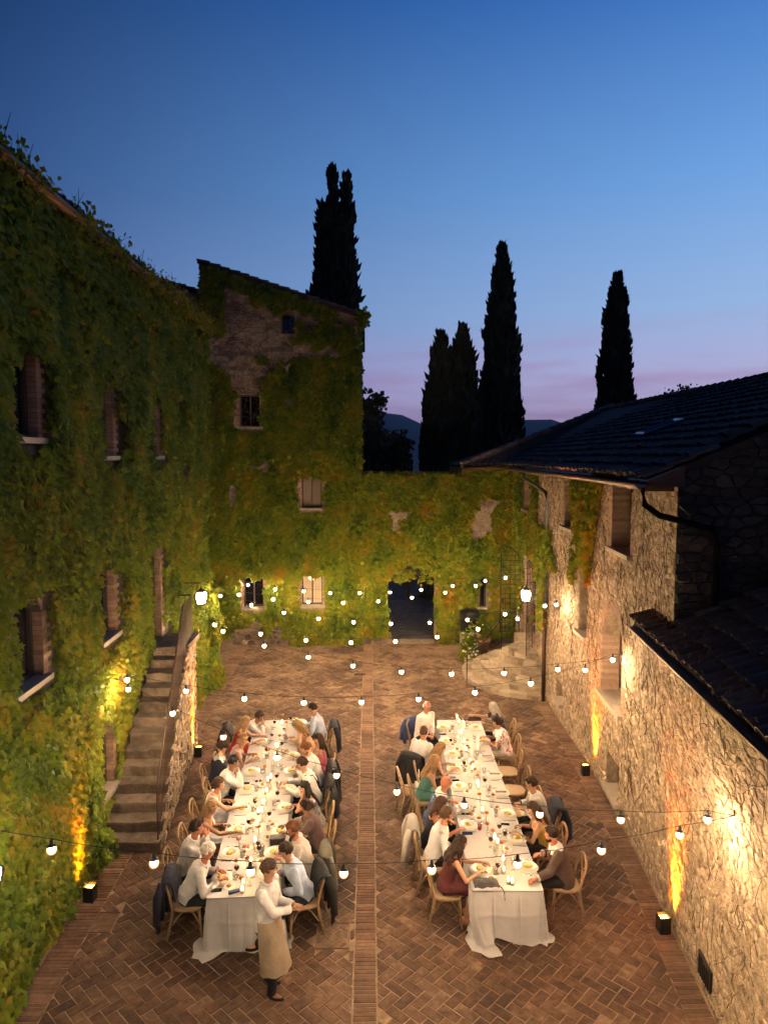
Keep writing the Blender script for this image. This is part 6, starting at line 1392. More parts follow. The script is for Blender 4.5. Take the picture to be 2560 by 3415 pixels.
def cloth_mat(key):
    C = dict(white=[(.48, .47, .455), (.62, .605, .59)], cream=[(.44, .395, .34), (.54, .49, .43)], paleblue=[(.34, .42, .56), (.46, .54, .68)], lilac=[(.42, .34, .44), (.54, .46, .56)], navy=[(.005, .007, .018), (.011, .015, .034)], black=[(.004, .004, .0045), (.010, .010, .011)], brown=[(.045, .026, .02), (.08, .05, .038)], burgundy=[(.055, .008, .008), (.10, .018, .016)], teal=[(.05, .16, .13), (.10, .25, .20)], red=[(.35, .02, .015), (.5, .04, .03)], tan=[(.36, .20, .11), (.46, .28, .17)], yellow=[(.36, .22, .03), (.5, .33, .06)], blue=[(.03, .06, .16), (.06, .10, .24)], olive=[(.05, .05, .03), (.085, .08, .05)], stone=[(.34, .31, .26), (.45, .41, .35)], pink=[(.55, .10, .16), (.7, .18, .24)], apron=[(.26, .20, .13), (.36, .29, .2)], orange=[(.40, .12, .05), (.5, .2, .1)])
    if key in C: return material('cloth ' + key, C[key], .85, 6, .8, .0, bump=.7, bump_scale=13)
    P = dict(check=([(.62, .40, .34), (.75, .62, .56), (.80, .74, .70)], 40), floral=([(.66, .60, .56), (.78, .72, .68), (.74, .68, .64), (.45, .06, .10), (.10, .09, .06)], 17), sequin=([(.015, .015, .02), (.05, .05, .06), (.30, .28, .27), (.03, .02, .03)], 45), sheer=([(.045, .022, .022), (.11, .055, .045)], 20), dots=([(.012, .012, .03), (.02, .02, .045), (.02, .02, .045), (.7, .66, .55)], 26))
    return material('cloth ' + key, P[key][0], .7, P[key][1], 1.0, .0, detail=2, sheen=.1)
def frame_ring(mb_list, c, a, f, rx, ry, n): return [c + a * (rx * math.cos(2 * math.pi * k / n)) + f * (ry * math.sin(2 * math.pi * k / n)) for k in range(n)]
def loft(mb, rings, n=14):
    """rings: (centre, lateral axis, forward axis, rx, ry)"""
    v = []
    for c, a, f, rx, ry in rings: v += frame_ring(None, c, a, f, rx, ry, n)
    fc = [(i * n + k, i * n + (k + 1) % n, (i + 1) * n + (k + 1) % n, (i + 1) * n + k) for i in range(len(rings) - 1) for k in range(n)] + [tuple(range(n - 1, -1, -1)), tuple((len(rings) - 1) * n + k for k in range(n))]
    mb.add(v, fc)
def ik(S, T, l1, l2, pole):
    d = T - S; L = min(d.length, l1 + l2 - .012); d.normalize(); T = S + d * L; x = (l1 * l1 - l2 * l2 + L * L) / (2 * L); h = math.sqrt(max(0, l1 * l1 - x * x)); p = pole - d * pole.dot(d); p.normalize(); return S + d * x + p * h, T
def person(key, label, root, yaw, head, sex='m', skin='fair', top=('shirt', 'white'), bottom='black', hair=('short', 'dark'), turn=0, pitch=15, hands=None, extras=(), table=None, stand=False, feet=None, shoes='black', lean_side=0):
    seed = sum(map(ord, key)); rng = random.Random(seed); male = sex == 'm'; k = 1.0 if male else .94
    F = Vector((math.cos(yaw), math.sin(yaw), 0)); A = Vector((F.y, -F.x, 0)); Z = Vector((0, 0, 1))   # forward, right, up
    t = thing('person', label, 'person', root, world=True)
    O = Vector((root[0], root[1], 0))
    Pz = .56 if not stand else .92
    P0 = O - F * .04 + Z * Pz
    d = (head - P0).normalized(); neck = P0 + d * (.53 * k); up = (d * .45 + Z * .55 + F * (.08 if not stand else .02)).normalized(); hc = neck + up * (.185 * k)
    mid = P0.lerp(neck, .5) - F * (.035 if not stand else .0)
    def spine(s): return P0 * (1 - s) ** 2 + mid * (2 * s * (1 - s)) + neck * s ** 2
    A2 = (A + Z * lean_side).normalized()
    fw = lambda s: ((spine(min(1, s + .05)) - spine(max(0, s - .05))).normalized().cross(A2)) * -1
    def fwd(s):
        v = A2.cross((spine(min(1, s + .05)) - spine(max(0, s - .05))).normalized()); return -v if v.dot(F) < 0 else v
    W = 1.0 if male else .88
    prof = [(-.12, .15 * (1 if male else 1.06), .115), (.02, .165 * (1 if male else 1.05), .125), (.22, .145 * W, .108), (.42, .138 * W * (1 if male else .92), .102), (.62, .158 * W, .118), (.78, .172 * W, .118 if male else .122), (.90, .165 * W, .092), (.98, .095, .07)]
    def torso(mb, g=0.0, s0=-1, s1=2, top_open=False):
        loft(mb, [(spine(s) if s >= 0 else P0 + (spine(.05) - spine(0)).normalized() * (s * .53), A2, fwd(max(0, s)), rx + g, ry + g) for s, rx, ry in prof if s0 <= s <= s1], 16)
    covered = top[0] in ('shirt', 'rolled', 'suit', 'vest', 'short'); body = MB(); torso(body, -.012 if covered else 0)
    loft(body, [(neck - up * .06, A2, fwd(1), .068 * W, .065), (neck + up * .05, A2, fwd(1), .056 * W, .058), (hc - up * .02, A2, fwd(1), .054 * W, .058)], 12)
    # head
    hy = yaw + R(turn); hf = Vector((math.cos(hy), math.sin(hy), 0)); ha = Vector((hf.y, -hf.x, 0)); pr = R(pitch); hF = (hf * math.cos(pr) - Z * math.sin(pr)); hU = (Z * math.cos(pr) + hf * math.sin(pr)); M3 = Matrix((ha, hF, hU)).transposed(); hs = k
    hp = lambda x, y, z: hc + M3 @ Vector((x * hs, y * hs, z * hs))
    body.ball(hc, (.076 * hs, .096 * hs, .112 * hs), 16, 12, rot=M3); body.ball(hp(0, .030, -.062), (.056 * hs, .060 * hs, .058 * hs), 12, 8, rot=M3); body.ball(hp(0, .062, -.095), (.026 * hs, .026 * hs, .022 * hs), 8, 6, rot=M3)
    body.add([hp(x, y, z) for x, y, z in ((-.017, .086, -.045), (.017, .086, -.045), (0, .122, -.036), (0, .090, .016), (0, .07, -.01))], [(0, 1, 2), (0, 2, 3), (2, 1, 3), (0, 3, 4), (1, 4, 3), (0, 4, 1)])
    for s in (-1, 1): body.ball(hp(s * .077, -.005, -.018), (.012 * hs, .02 * hs, .032 * hs), 7, 6, rot=M3); body.ball(hp(s * .032, .078, .022), (.026 * hs, .016 * hs, .010 * hs), 7, 5, rot=M3)
    # arms
    sh = {s: spine(.88) + A2 * (s * (.182 if male else .155)) + Z * .0 for s in (-1, 1)}; el, wr = {}, {}; U, FO = .285 * k, .255 * k
    fing = MB()
    HD = hands or {}
    def default(s): return ('table', .40, .0) if table else ('side', 0, 0)
    for s in (-1, 1):
        mode = HD.get(s, default(s)); hdir = None
        if mode[0] == 'table': T = O + F * mode[1] + A * (s * (.13 + mode[2])); T.z = TZ + .065; pole = Vector((0, 0, -1)) + A * s * .7 - F * .3; hdir = F * .9 - A * s * .35 - Z * .12
        elif mode[0] == 'mouth': T = hp(s * .05, .16, -.115); pole = Vector((0, 0, -1)) + A * s * .6; hdir = (hp(0, .11, -.06) - T).normalized() * .6 - A * s * .3
        elif mode[0] == 'chin': T = hp(s * .05, .105, -.16); pole = Vector((0, 0, -1)) + F * .3; hdir = (hp(s * .035, .09, -.06) - T).normalized()
        elif mode[0] == 'lap': T = O + F * .26 + A * (s * .07) + Z * .66; pole = -F + A * s * .8; hdir = F * .6 - A * s * .8
        elif mode[0] == 'world': T = Vector(mode[1]); pole = Vector(mode[2]) if len(mode) > 2 else Vector((0, 0, -1)) + A * s * .5; hdir = None
        elif mode[0] == 'side': T = O + A * (s * .27) + F * .1 + Z * (Pz + .02); pole = -F; hdir = F * .6 - Z * .6
        E, T = ik(sh[s], T, U, FO, pole); el[s], wr[s] = E, T
        fd = (T - E).normalized(); hd = (fd * .5 + hdir * .7).normalized() if hdir is not None else fd
        loft_pts = [(sh[s] - (E - sh[s]).normalized() * .02, (.045 if covered else .052) * W), (sh[s].lerp(E, .35), .047 * W), (E, .039 * W), (E.lerp(T, .3), .040 * W), (T, .026 * W)]
        body.tube([p for p, r in loft_pts], [r for p, r in loft_pts], 10); body.ball(sh[s], (.046 if covered else .055) * W, 10, 7); body.ball(E, .040 * W, 8, 6)
        side = hd.cross(Z); side = side.normalized() if side.length > .1 else A.copy(); nrm = side.cross(hd).normalized()      # palm plane
        pc = T + hd * .05; rot = Matrix((side, hd, nrm)).transposed(); body.ball(pc, (.040 * k, .055 * k, .019), 9, 7, rot=rot); body.tube([T - hd * .02, T + hd * .03], [.026 * W, .024 * W], 8)
        for i, (off, L) in enumerate(((-.028, .066), (-.010, .076), (.010, .071), (.027, .056))):
            b0 = T + hd * .078 + side * (off * k); q = [b0]; ang = .18 + .05 * i
            for seg_, fr in enumerate((.42, .32, .26)): ang_ = ang + seg_ * (.42 + .08 * rng.random()); q.append(q[-1] + (hd * math.cos(ang_) - nrm * math.sin(ang_)) * (L * fr * 1.15 * k))
            fing.tube(q, [.0105, .0095, .0085, .0055], 5)
        ts = -s if True else s; inner = side * (1 if side.dot(A) * -s > 0 else -1); b0 = T + hd * .025 + inner * .026; fing.tube([b0, b0 + inner * .024 + hd * .022 - nrm * .006, b0 + inner * .034 + hd * .052 - nrm * .014, b0 + inner * .032 + hd * .074 - nrm * .022], [.014, .0125, .0105, .007], 5)
    # legs
    hip = {s: P0 + A * (s * .088) - Z * .02 for s in (-1, 1)}; kn, an = {}, {}
    for s in (-1, 1):
        if stand: an[s] = Vector(feet[s]) + Z * .085; kn[s], an[s] = ik(hip[s], an[s], .43, .42, F)
        else:
            ft = (feet or {}).get(s)
            if ft: an[s] = Vector(ft) + Z * .09; kn[s], an[s] = ik(hip[s], an[s], .44, .43, Z + F * .6)
            else: kn[s] = O + F * (.38 * k) + A * (s * .11) + Z * .50; an[s] = O + F * (.36 * k - .10 * (rng.random())) + A * (s * .10) + Z * .09
        body.tube([hip[s], hip[s].lerp(kn[s], .4), kn[s]], [.085 * (1 if male else 1.04), .074, .054], 12); body.ball(kn[s], .054, 9, 7); body.tube([kn[s], kn[s].lerp(an[s], .3), an[s]], [.052, .054, .036], 10); tdir = (F if not stand else F); toe = an[s] + tdir * .14 - Z * .06; body.tube([an[s] - tdir * .04 - Z * .03, an[s] + tdir * .04 - Z * .03, toe], [.036, .036, .026], 8)
    link('body', remesh(body, 'body', .0125, skin_mat(skin), 3, extra=fing), t)
    # face
    ir = material('iris', [(.03, .018, .010)], .2); ew = material('eye white', [(.7, .66, .6)], .3)
    hm = hair_mat(hair[1])
    for s in (-1, 1):
        e = MB(); e.ball(hp(s * .031, .083, .002), .0130 * hs, 8, 6, 0); e.ball(hp(s * .031, .0910, .001), (.0080 * hs,) * 3, 6, 5, 1); e.build('eye', [ew, ir], t, True)
        b = MB(); b.tube([hp(s * .014, .098, .021), hp(s * .032, .095, .028), hp(s * .05, .080, .021)], [.005, .0065, .004], 5, flat=.8); b.build('eyebrow', hm, t)
    lp = MB(); lp.ball(hp(0, .091, -.070), (.023, .007, .0075), 8, 5, rot=M3); lp.build('mouth', material('lips ' + ('m' if male else 'f'), [(.32, .12, .09)] if male else [(.42, .09, .08)], .4), t, True)
    # hair
    st = hair[0]; H = MB()
    def cap(back=.0, low=-.55, thick=.013, hairline=.42, front=.30):
        n, m = 22, 16; v = []; f = []
        for i in range(m + 1):
            th = math.pi * i / m
            for q in range(n):
                a = 2 * math.pi * q / n; x, y, z = math.sin(th) * math.cos(a), math.sin(th) * math.sin(a), math.cos(th)
                g = 1.0
                hl = hairline + .12 * rng.uniform(-.4, .4) - .25 * abs(x)
                if y > front - .35 * max(0, z) and z < hl: g = .72
                if z < low + (.25 if y > -.2 else 0): g = .62
                g += .03 * mnoise.noise(Vector((x * 4, y * 4, z * 4 + seed)))
                v.append(hp(x * (.078 + thick) * g, -.006 + y * (.097 + thick) * g, .006 + z * (.115 + thick) * g))
        for i in range(m):
            for q in range(n): f.append((i * n + q, (i + 1) * n + q, (i + 1) * n + (q + 1) % n, i * n + (q + 1) % n))
        H.add(v, f)
    bk = spine(.62) - fwd(.62) * .135
    if st in ('short', 'crop'): cap(thick=.016 if st == 'short' else .007, hairline=.48, front=.30)
    elif st == 'bald_all': pass
    elif st == 'bald':
        if hair[1] != 'none':
            for i in range(15): a = math.pi * (1.02 + .96 * i / 14); H.ball(hp(.080 * math.cos(a), -.006 + .099 * math.sin(a), -.02 + .02 * rng.random()), (.016, .016, .034), 6, 5, rot=M3)
    else:
        cap(thick=.018, low=-.75, hairline=.46, front=.34)
        lenk = {'long': 1.0, 'wavy': 1.0, 'curly': .8, 'mid': .45, 'half': .75, 'bun': 0, 'pony': 0}[st]
        if st in ('long', 'wavy', 'curly', 'mid', 'half'):
            end = hp(0, -.11, -.12).lerp(bk, lenk); w = {'long': .075, 'wavy': .10, 'curly': .12, 'mid': .085, 'half': .07}[st]
            for i in range(13):
                o = (i / 12 - .5) * 2; a0 = hp(o * .075, -.055 - .045 * (1 - o * o), .01 - .02 * abs(o)); a1 = hp(o * .09, -.085 - .03 * (1 - o * o), -.10); e = end + ha * (o * w) - Z * rng.uniform(0, .05) + hf * rng.uniform(-.01, .02); wv = (.018 if st in ('wavy', 'curly') else .004)
                pts = [a0, a1] + [a1.lerp(e, q) + ha * (wv * math.sin(q * 9 + i * 1.7)) - hf * (wv * .8 * math.cos(q * 8 + i) + .012 * math.sin(q * 3.1)) for q in (.3, .55, .8, 1)]
                H.tube(pts, [.024, .026, .025, .023, .019, .010], 7)
            if st != 'half':
                for s in (-1, 1):
                    for j in range(3): a0 = hp(s * .078, .02 - .03 * j, .03); e = hp(s * (.085 + .01 * j), .03 - .03 * j, -.12 - .10 * lenk * (1 + .3 * j)); H.tube([a0, a0.lerp(e, .5) + ha * s * .012, e], [.017, .019, .008], 6)
        if st == 'bun': H.ball(hp(0, -.118, -.03), (.042, .036, .042), 9, 7, rot=M3)
        if st == 'pony': e = bk + Z * .06; H.tube([hp(0, -.11, .02), hp(0, -.15, -.03), hp(0, -.14, -.14), e], [.022, .034, .03, .012], 8)
    if H.v: link('hair', remesh(H, 'hair', .011, hm, 2, wrinkle=.010, seed=seed, wscale=26), t)
    if 'beard' in extras:
        b = MB()
        for i in range(13): a = math.pi * (-.05 + 1.1 * i / 12); b.ball(hp(.060 * math.cos(a), .026 + .058 * math.sin(a), -.082 - .022 * math.sin(a)), (.018, .018, .027), 7, 5, rot=M3)
        link('beard', remesh(b, 'beard', .009, hm, 2, wrinkle=.005, seed=seed, wscale=30), t)
    # clothes
    kind, col = top; tm = cloth_mat(col)
    C = MB()
    def sleeves(g, upto, wrist=.97):
        for s in (-1, 1):
            E, T = el[s], wr[s]; C.ball(sh[s], .058 * W + g, 10, 8)
            if upto == 'long': C.tube([sh[s], sh[s].lerp(E, .4), E], [.054 * W + g, .052 * W + g, .047 * W + g], 11); C.ball(E, .047 * W + g, 9, 7); C.tube([E, E.lerp(T, .35), E.lerp(T, wrist)], [.047 * W + g, .046 * W + g, .036 * W + g], 11)
            elif upto == 'rolled': C.tube([sh[s], sh[s].lerp(E, .4), E], [.054 * W + g, .052 * W + g, .048 * W + g], 11); C.ball(E, .048 * W + g, 9, 7); C.tube([E, E.lerp(T, .3)], [.048 * W + g, .05 * W + g], 11)
            elif upto == 'short': C.tube([sh[s], sh[s].lerp(E, .62)], [.055 * W + g, .060 * W + g], 11)
    if kind in ('shirt', 'rolled', 'suit', 'vest', 'short'):
        torso(C, .023); loft(C, [(spine(.9), A2, fwd(.9), .16 * W, .10), (spine(1.0), A2, fwd(1), .092 * W, .080), (spine(1.0) + up * .02, A2, fwd(1), .072 * W, .070)], 14); sleeves(.014, {'shirt': 'long', 'rolled': 'rolled', 'suit': 'long', 'vest': 'long', 'short': 'short'}[kind], .93)
        if kind == 'shirt' or kind == 'rolled': loft(C, [(P0 - Z * .04, A, F, .185, .145), (P0 + Z * .07, A2, fwd(.1), .178, .136)], 14)
        inner = C
    elif kind == 'dress':
        torso(C, .012, -1, .80)
        for s in (-1, 1):
            if 'strapless' not in extras: C.tube([spine(.74) + A2 * (s * .10) + fwd(.75) * .10, spine(.92) + A2 * (s * .125) + fwd(.9) * .03, spine(.9) + A2 * (s * .12) - fwd(.9) * .07, spine(.72) + A2 * (s * .10) - fwd(.75) * .105], .022 if 'wide' not in extras else .04, 7)
        if not stand: loft(C, [(P0 - F * .06 + Z * .0, A, Z, .19, .135), (O + F * .18 + Z * .55, A, Z, .20, .11), (O + F * (.38 * k) + Z * .52, A, Z, .20, .095), (O + F * (.43 * k) + Z * .45, A, F + Z * .2, .19, .08), (O + F * (.40 * k) + Z * .30, A, F, .19, .09)], 14)
    elif kind == 'tank':
        torso(C, .012, -1, .80)
        for s in (-1, 1): C.tube([spine(.74) + A2 * (s * .09) + fwd(.75) * .10, spine(.93) + A2 * (s * .11) + fwd(.9) * .02, spine(.72) + A2 * (s * .09) - fwd(.75) * .105], .03, 7)
    shirt = link({'shirt': 'shirt', 'rolled': 'shirt', 'short': 'blouse', 'suit': 'shirt', 'vest': 'shirt', 'dress': 'dress', 'tank': 'top'}[kind], remesh(C, 'top', .0155, tm if kind not in ('suit', 'vest') else cloth_mat('white'), 3, wrinkle=.014 if kind in ('shirt', 'rolled') else .009, seed=seed), t)
    nb = spine(1.0)
    if kind in ('shirt', 'rolled', 'suit', 'vest'):
        cm = tm if kind not in ('suit', 'vest') else cloth_mat('white'); c = MB(); n = 18; v = []
        for r_, h_ in ((.074, -.035), (.070, -.005), (.066, .012), (.078, .006), (.092, -.024)):
            for q in range(n): a = 2 * math.pi * q / n; v.append(nb + A2 * (r_ * W * math.cos(a)) + fwd(1) * (r_ * math.sin(a) + .004) + up * (h_ - .012 * max(0, math.sin(a)) + (.0 if q != 4 else -.01)))
        c.add(v, [(i * n + q, i * n + (q + 1) % n, (i + 1) * n + (q + 1) % n, (i + 1) * n + q) for i in range(4) for q in range(n) if q not in (3, 4, 5)]); c.build('collar', cm, t, True)
        if kind != 'suit':
            for s in (-1, 1): cf = MB(); a_, b_ = el[s].lerp(wr[s], .88 if kind != 'rolled' else .26), el[s].lerp(wr[s], .97 if kind != 'rolled' else .36); cf.tube([a_, b_], [.043 * W if kind != 'rolled' else .060 * W] * 2, 11, cap=False); cf.build('cuff', cm, t, True)
    if kind in ('suit', 'vest'):
        J = MB(); keep = C; C = MB()
        if kind == 'suit': torso(C, .026, -1, .92); sleeves(.019, 'long', .86)
        else: torso(C, .024, -1, .92); [C.ball(sh[s] - A2 * s * .02, .062, 10, 8) for s in (-1, 1)]
        loft(C, [(P0 - Z * .10, A, F, .20, .15), (P0 + Z * .08, A2, fwd(.1), .19, .145)], 14)
        link('jacket', remesh(C, 'jacket', .0165, tm, 3, wrinkle=.008, seed=seed), t)
        for s in (-1, 1): cf = MB(); cf.tube([el[s].lerp(wr[s], .84), el[s].lerp(wr[s], .93)], [.044 * W, .043 * W], 11, cap=False); cf.build('cuff', cloth_mat('white'), t, True)
        # white shirt showing in the open front, with lapels
        v1 = MB(); g = .036 if kind == 'suit' else .034
        for s0, s1, w0, w1 in ((.93, .62, .055, .004),):
            a_, b_ = spine(s0) + fwd(s0) * (.10 + g), spine(s1) + fwd(s1) * (.122 + g); v1.quad(a_ - A2 * w0, a_ + A2 * w0, b_ + A2 * w1, b_ - A2 * w1)
        v1.build('shirt_front', cloth_mat('white'), t)
        for s in (-1, 1):
            lp_ = MB(); a_, b_ = spine(.97) + fwd(.97) * .095 + A2 * s * .06, spine(.62) + fwd(.62) * (.125 + g); lp_.add([a_, a_ + A2 * s * .035 - fwd(.9) * .02, spine(.8) + fwd(.8) * (.105 + g) + A2 * s * .085, b_ + A2 * s * .006], [(0, 1, 2, 3)]); lp_.build('lapel', tm, t)
    for e in extras:
        if isinstance(e, tuple) and e[0] == 'tie':
            m = MB(); pts = [spine(s_) + fwd(s_) * (g_ + .024) for s_, g_ in ((.97, .08), (.9, .105), (.75, .135), (.55, .13), (.38, .118))]; v = []
            for p, w in zip(pts, (.014, .018, .028, .036, .03)): v += [p - A2 * w, p + fwd(.7) * .006, p + A2 * w]
            m.add(v, [(3 * i + j, 3 * i + j + 1, 3 * i + j + 4, 3 * i + j + 3) for i in range(4) for j in range(2)]); m.build('tie', cloth_mat(e[1]), t)
        elif e == 'bowtie':
            c = nb + fwd(1) * .082 - up * .01
            m = MB()
            for s in (-1, 1): m.add([c, c + A2 * s * .05 + Z * .024, c + A2 * s * .055 - Z * .0 + F * .008, c + A2 * s * .05 - Z * .024], [(0, 1, 2), (0, 2, 3)])
            m.ball(c, .012, 7, 5); m.build('bow_tie', cloth_mat('black'), t)
        elif e == 'suspenders':
            for s in (-1, 1):
                m = MB(); P = [spine(q) - fwd(q) * (b + .022) + A2 * (s * x) for q, b, x in ((.02, .125, .04), (.3, .106, .05), (.6, .118, .075), (.86, .105, .10))] + [spine(.97) + A2 * (s * .105) + Z * .012] + [spine(q) + fwd(q) * (b + .022) + A2 * (s * x) for q, b, x in ((.86, .10, .10), (.6, .118, .09), (.2, .11, .09), (.02, .125, .09))]
                m.tube(P, .017, 5, flat=.35); m.build('suspender', cloth_mat('black'), t)
        elif e == 'glasses':
            m = MB()
            for s in (-1, 1):
                m.tube([hp(s * .034 + .022 * math.cos(a), .104, .0 + .017 * math.sin(a)) for a in np.linspace(0, 6.283, 11)], .0028, 4, cap=False); m.tube([hp(s * .056, .103, .006), hp(s * .078, .06, .008), hp(s * .08, -.01, .0)], .0028, 4)
            m.tube([hp(-.012, .106, .003), hp(.012, .106, .003)], .0028, 4); m.build('glasses', m_black, t)
        elif e == 'shades':
            for s in (-1, 1): m = MB(); m.ball(hp(s * .034, .072, .105), (.028, .012, .018), 8, 5, rot=M3); m.build('sunglasses', m_phone, t, True)
        elif e == 'flower':
            m = MB(); [m.ball(hp(-.07 + .016 * math.cos(a), .02 + .02 * math.sin(a), .085), .017, 6, 4) for a in np.linspace(0, 5, 6)]; m.build('hair_flower', cloth_mat('teal'), t, True)
        elif e == 'clip':
            m = MB(); m.ball(hp(.045, -.125, -.01), (.012, .02, .012), 6, 5); m.build('hair_clip', cloth_mat('pink'), t, True)
        elif e == 'watch':
            s = 1; m = MB(); a_ = el[s].lerp(wr[s], .95); m.tube([a_ - (wr[s] - el[s]).normalized() * .015, a_ + (wr[s] - el[s]).normalized() * .015], .033, 9); m.build('watch', m_phone, t)
        elif e == 'lanyard':
            m = MB(); m.tube([nb + fwd(1) * .05 - A2 * .07, spine(.75) + fwd(.75) * .145 - A2 * .03, spine(.5) + fwd(.5) * .14, spine(.75) + fwd(.75) * .145 + A2 * .03, nb + fwd(1) * .05 + A2 * .07], .006, 5); m.build('lanyard', cloth_mat('navy'), t)
        elif e == 'apron':
            m = MB(); rows, n = 10, 16; v = []
            for j in range(rows + 1):
                z = Pz + .10 - j * (.68 / rows); w = .186 + .004 * j
                for q in range(n + 1): a = math.pi * (-.12 + 1.24 * q / n); fl = 1 + .06 * math.sin(q * 2.1) * j / rows; v.append(O + A * (w * fl * math.cos(a)) + F * ((.165 + .006 * j) * fl * math.sin(a) + .008 * j - .01) + Z * z)
            m.add(v, [(j * (n + 1) + q, j * (n + 1) + q + 1, (j + 1) * (n + 1) + q + 1, (j + 1) * (n + 1) + q) for j in range(rows) for q in range(n)]); ap = m.build('apron', cloth_mat('apron'), t, True)
            tm2 = MB(); tm2.tube([O - A * .185 + Z * (Pz + .1), O - F * .15 + Z * (Pz + .1), O + A * .185 + Z * (Pz + .1)], .012, 5); tm2.build('apron_tie', cloth_mat('apron'), ap)
        elif e == 'napkin_lap':
            m = MB(); v = []; n = 8
            for j in range(n + 1):
                for i in range(n + 1): x, y = (i / n - .5) * .36, j / n * .4; v.append(O + A * x + F * (.10 + y) + Z * (.665 - .25 * max(0, y - .3) + .012 * math.sin(i * 1.7) + .008 * math.sin(j * 2.2 + i)))
            m.add(v, [(j * (n + 1) + i, j * (n + 1) + i + 1, (j + 1) * (n + 1) + i + 1, (j + 1) * (n + 1) + i) for j in range(n) for i in range(n)]); m.build('lap_napkin', m_linen, t, True)
    if kind != 'dress':
        C = MB(); loft(C, [(P0 - Z * .10, A, F, .165, .135), (P0 + Z * .05, A, F, .160, .125), (P0 + Z * .09, A2, fwd(.1), .150, .118)], 12)
        for s in (-1, 1): C.tube([hip[s], hip[s].lerp(kn[s], .4), kn[s]], [.100, .088, .070], 12); C.ball(kn[s], .069, 10, 7); C.tube([kn[s], kn[s].lerp(an[s], .4), an[s] - Z * .025], [.068, .066, .060], 11)
        link('trousers', remesh(C, 'trousers', .018, cloth_mat(bottom), 3, wrinkle=.008, seed=seed), t)
    for s in (-1, 1):
        m = MB(); a_ = an[s] - Z * .055; tdir = F if s not in (feet or {}) or stand else (an[s] - kn[s]).cross(A).normalized() * 0 + F
        m.ball(a_ + tdir * .055 - Z * .002, (.044, .125, .034), 10, 7, rot=Matrix((A, tdir, Z)).transposed()); m.ball(a_ - tdir * .015 + Z * .035, (.046, .066, .052), 9, 6, rot=Matrix((A, tdir, Z)).transposed()); link('shoe', remesh(m, 'shoe', .014, cloth_mat(shoes) if shoes != 'skin' else skin_mat(skin), 2), t)
    return t
T = lambda r=.40, o=0.0: ('table', r, o)
M_, CH, LAP = ('mouth',), ('chin',), ('lap',)
def Wd(px, z, s=(0, 0, -1)): p = at_z(*px, z); return ('world', (p.x, p.y, z), s)
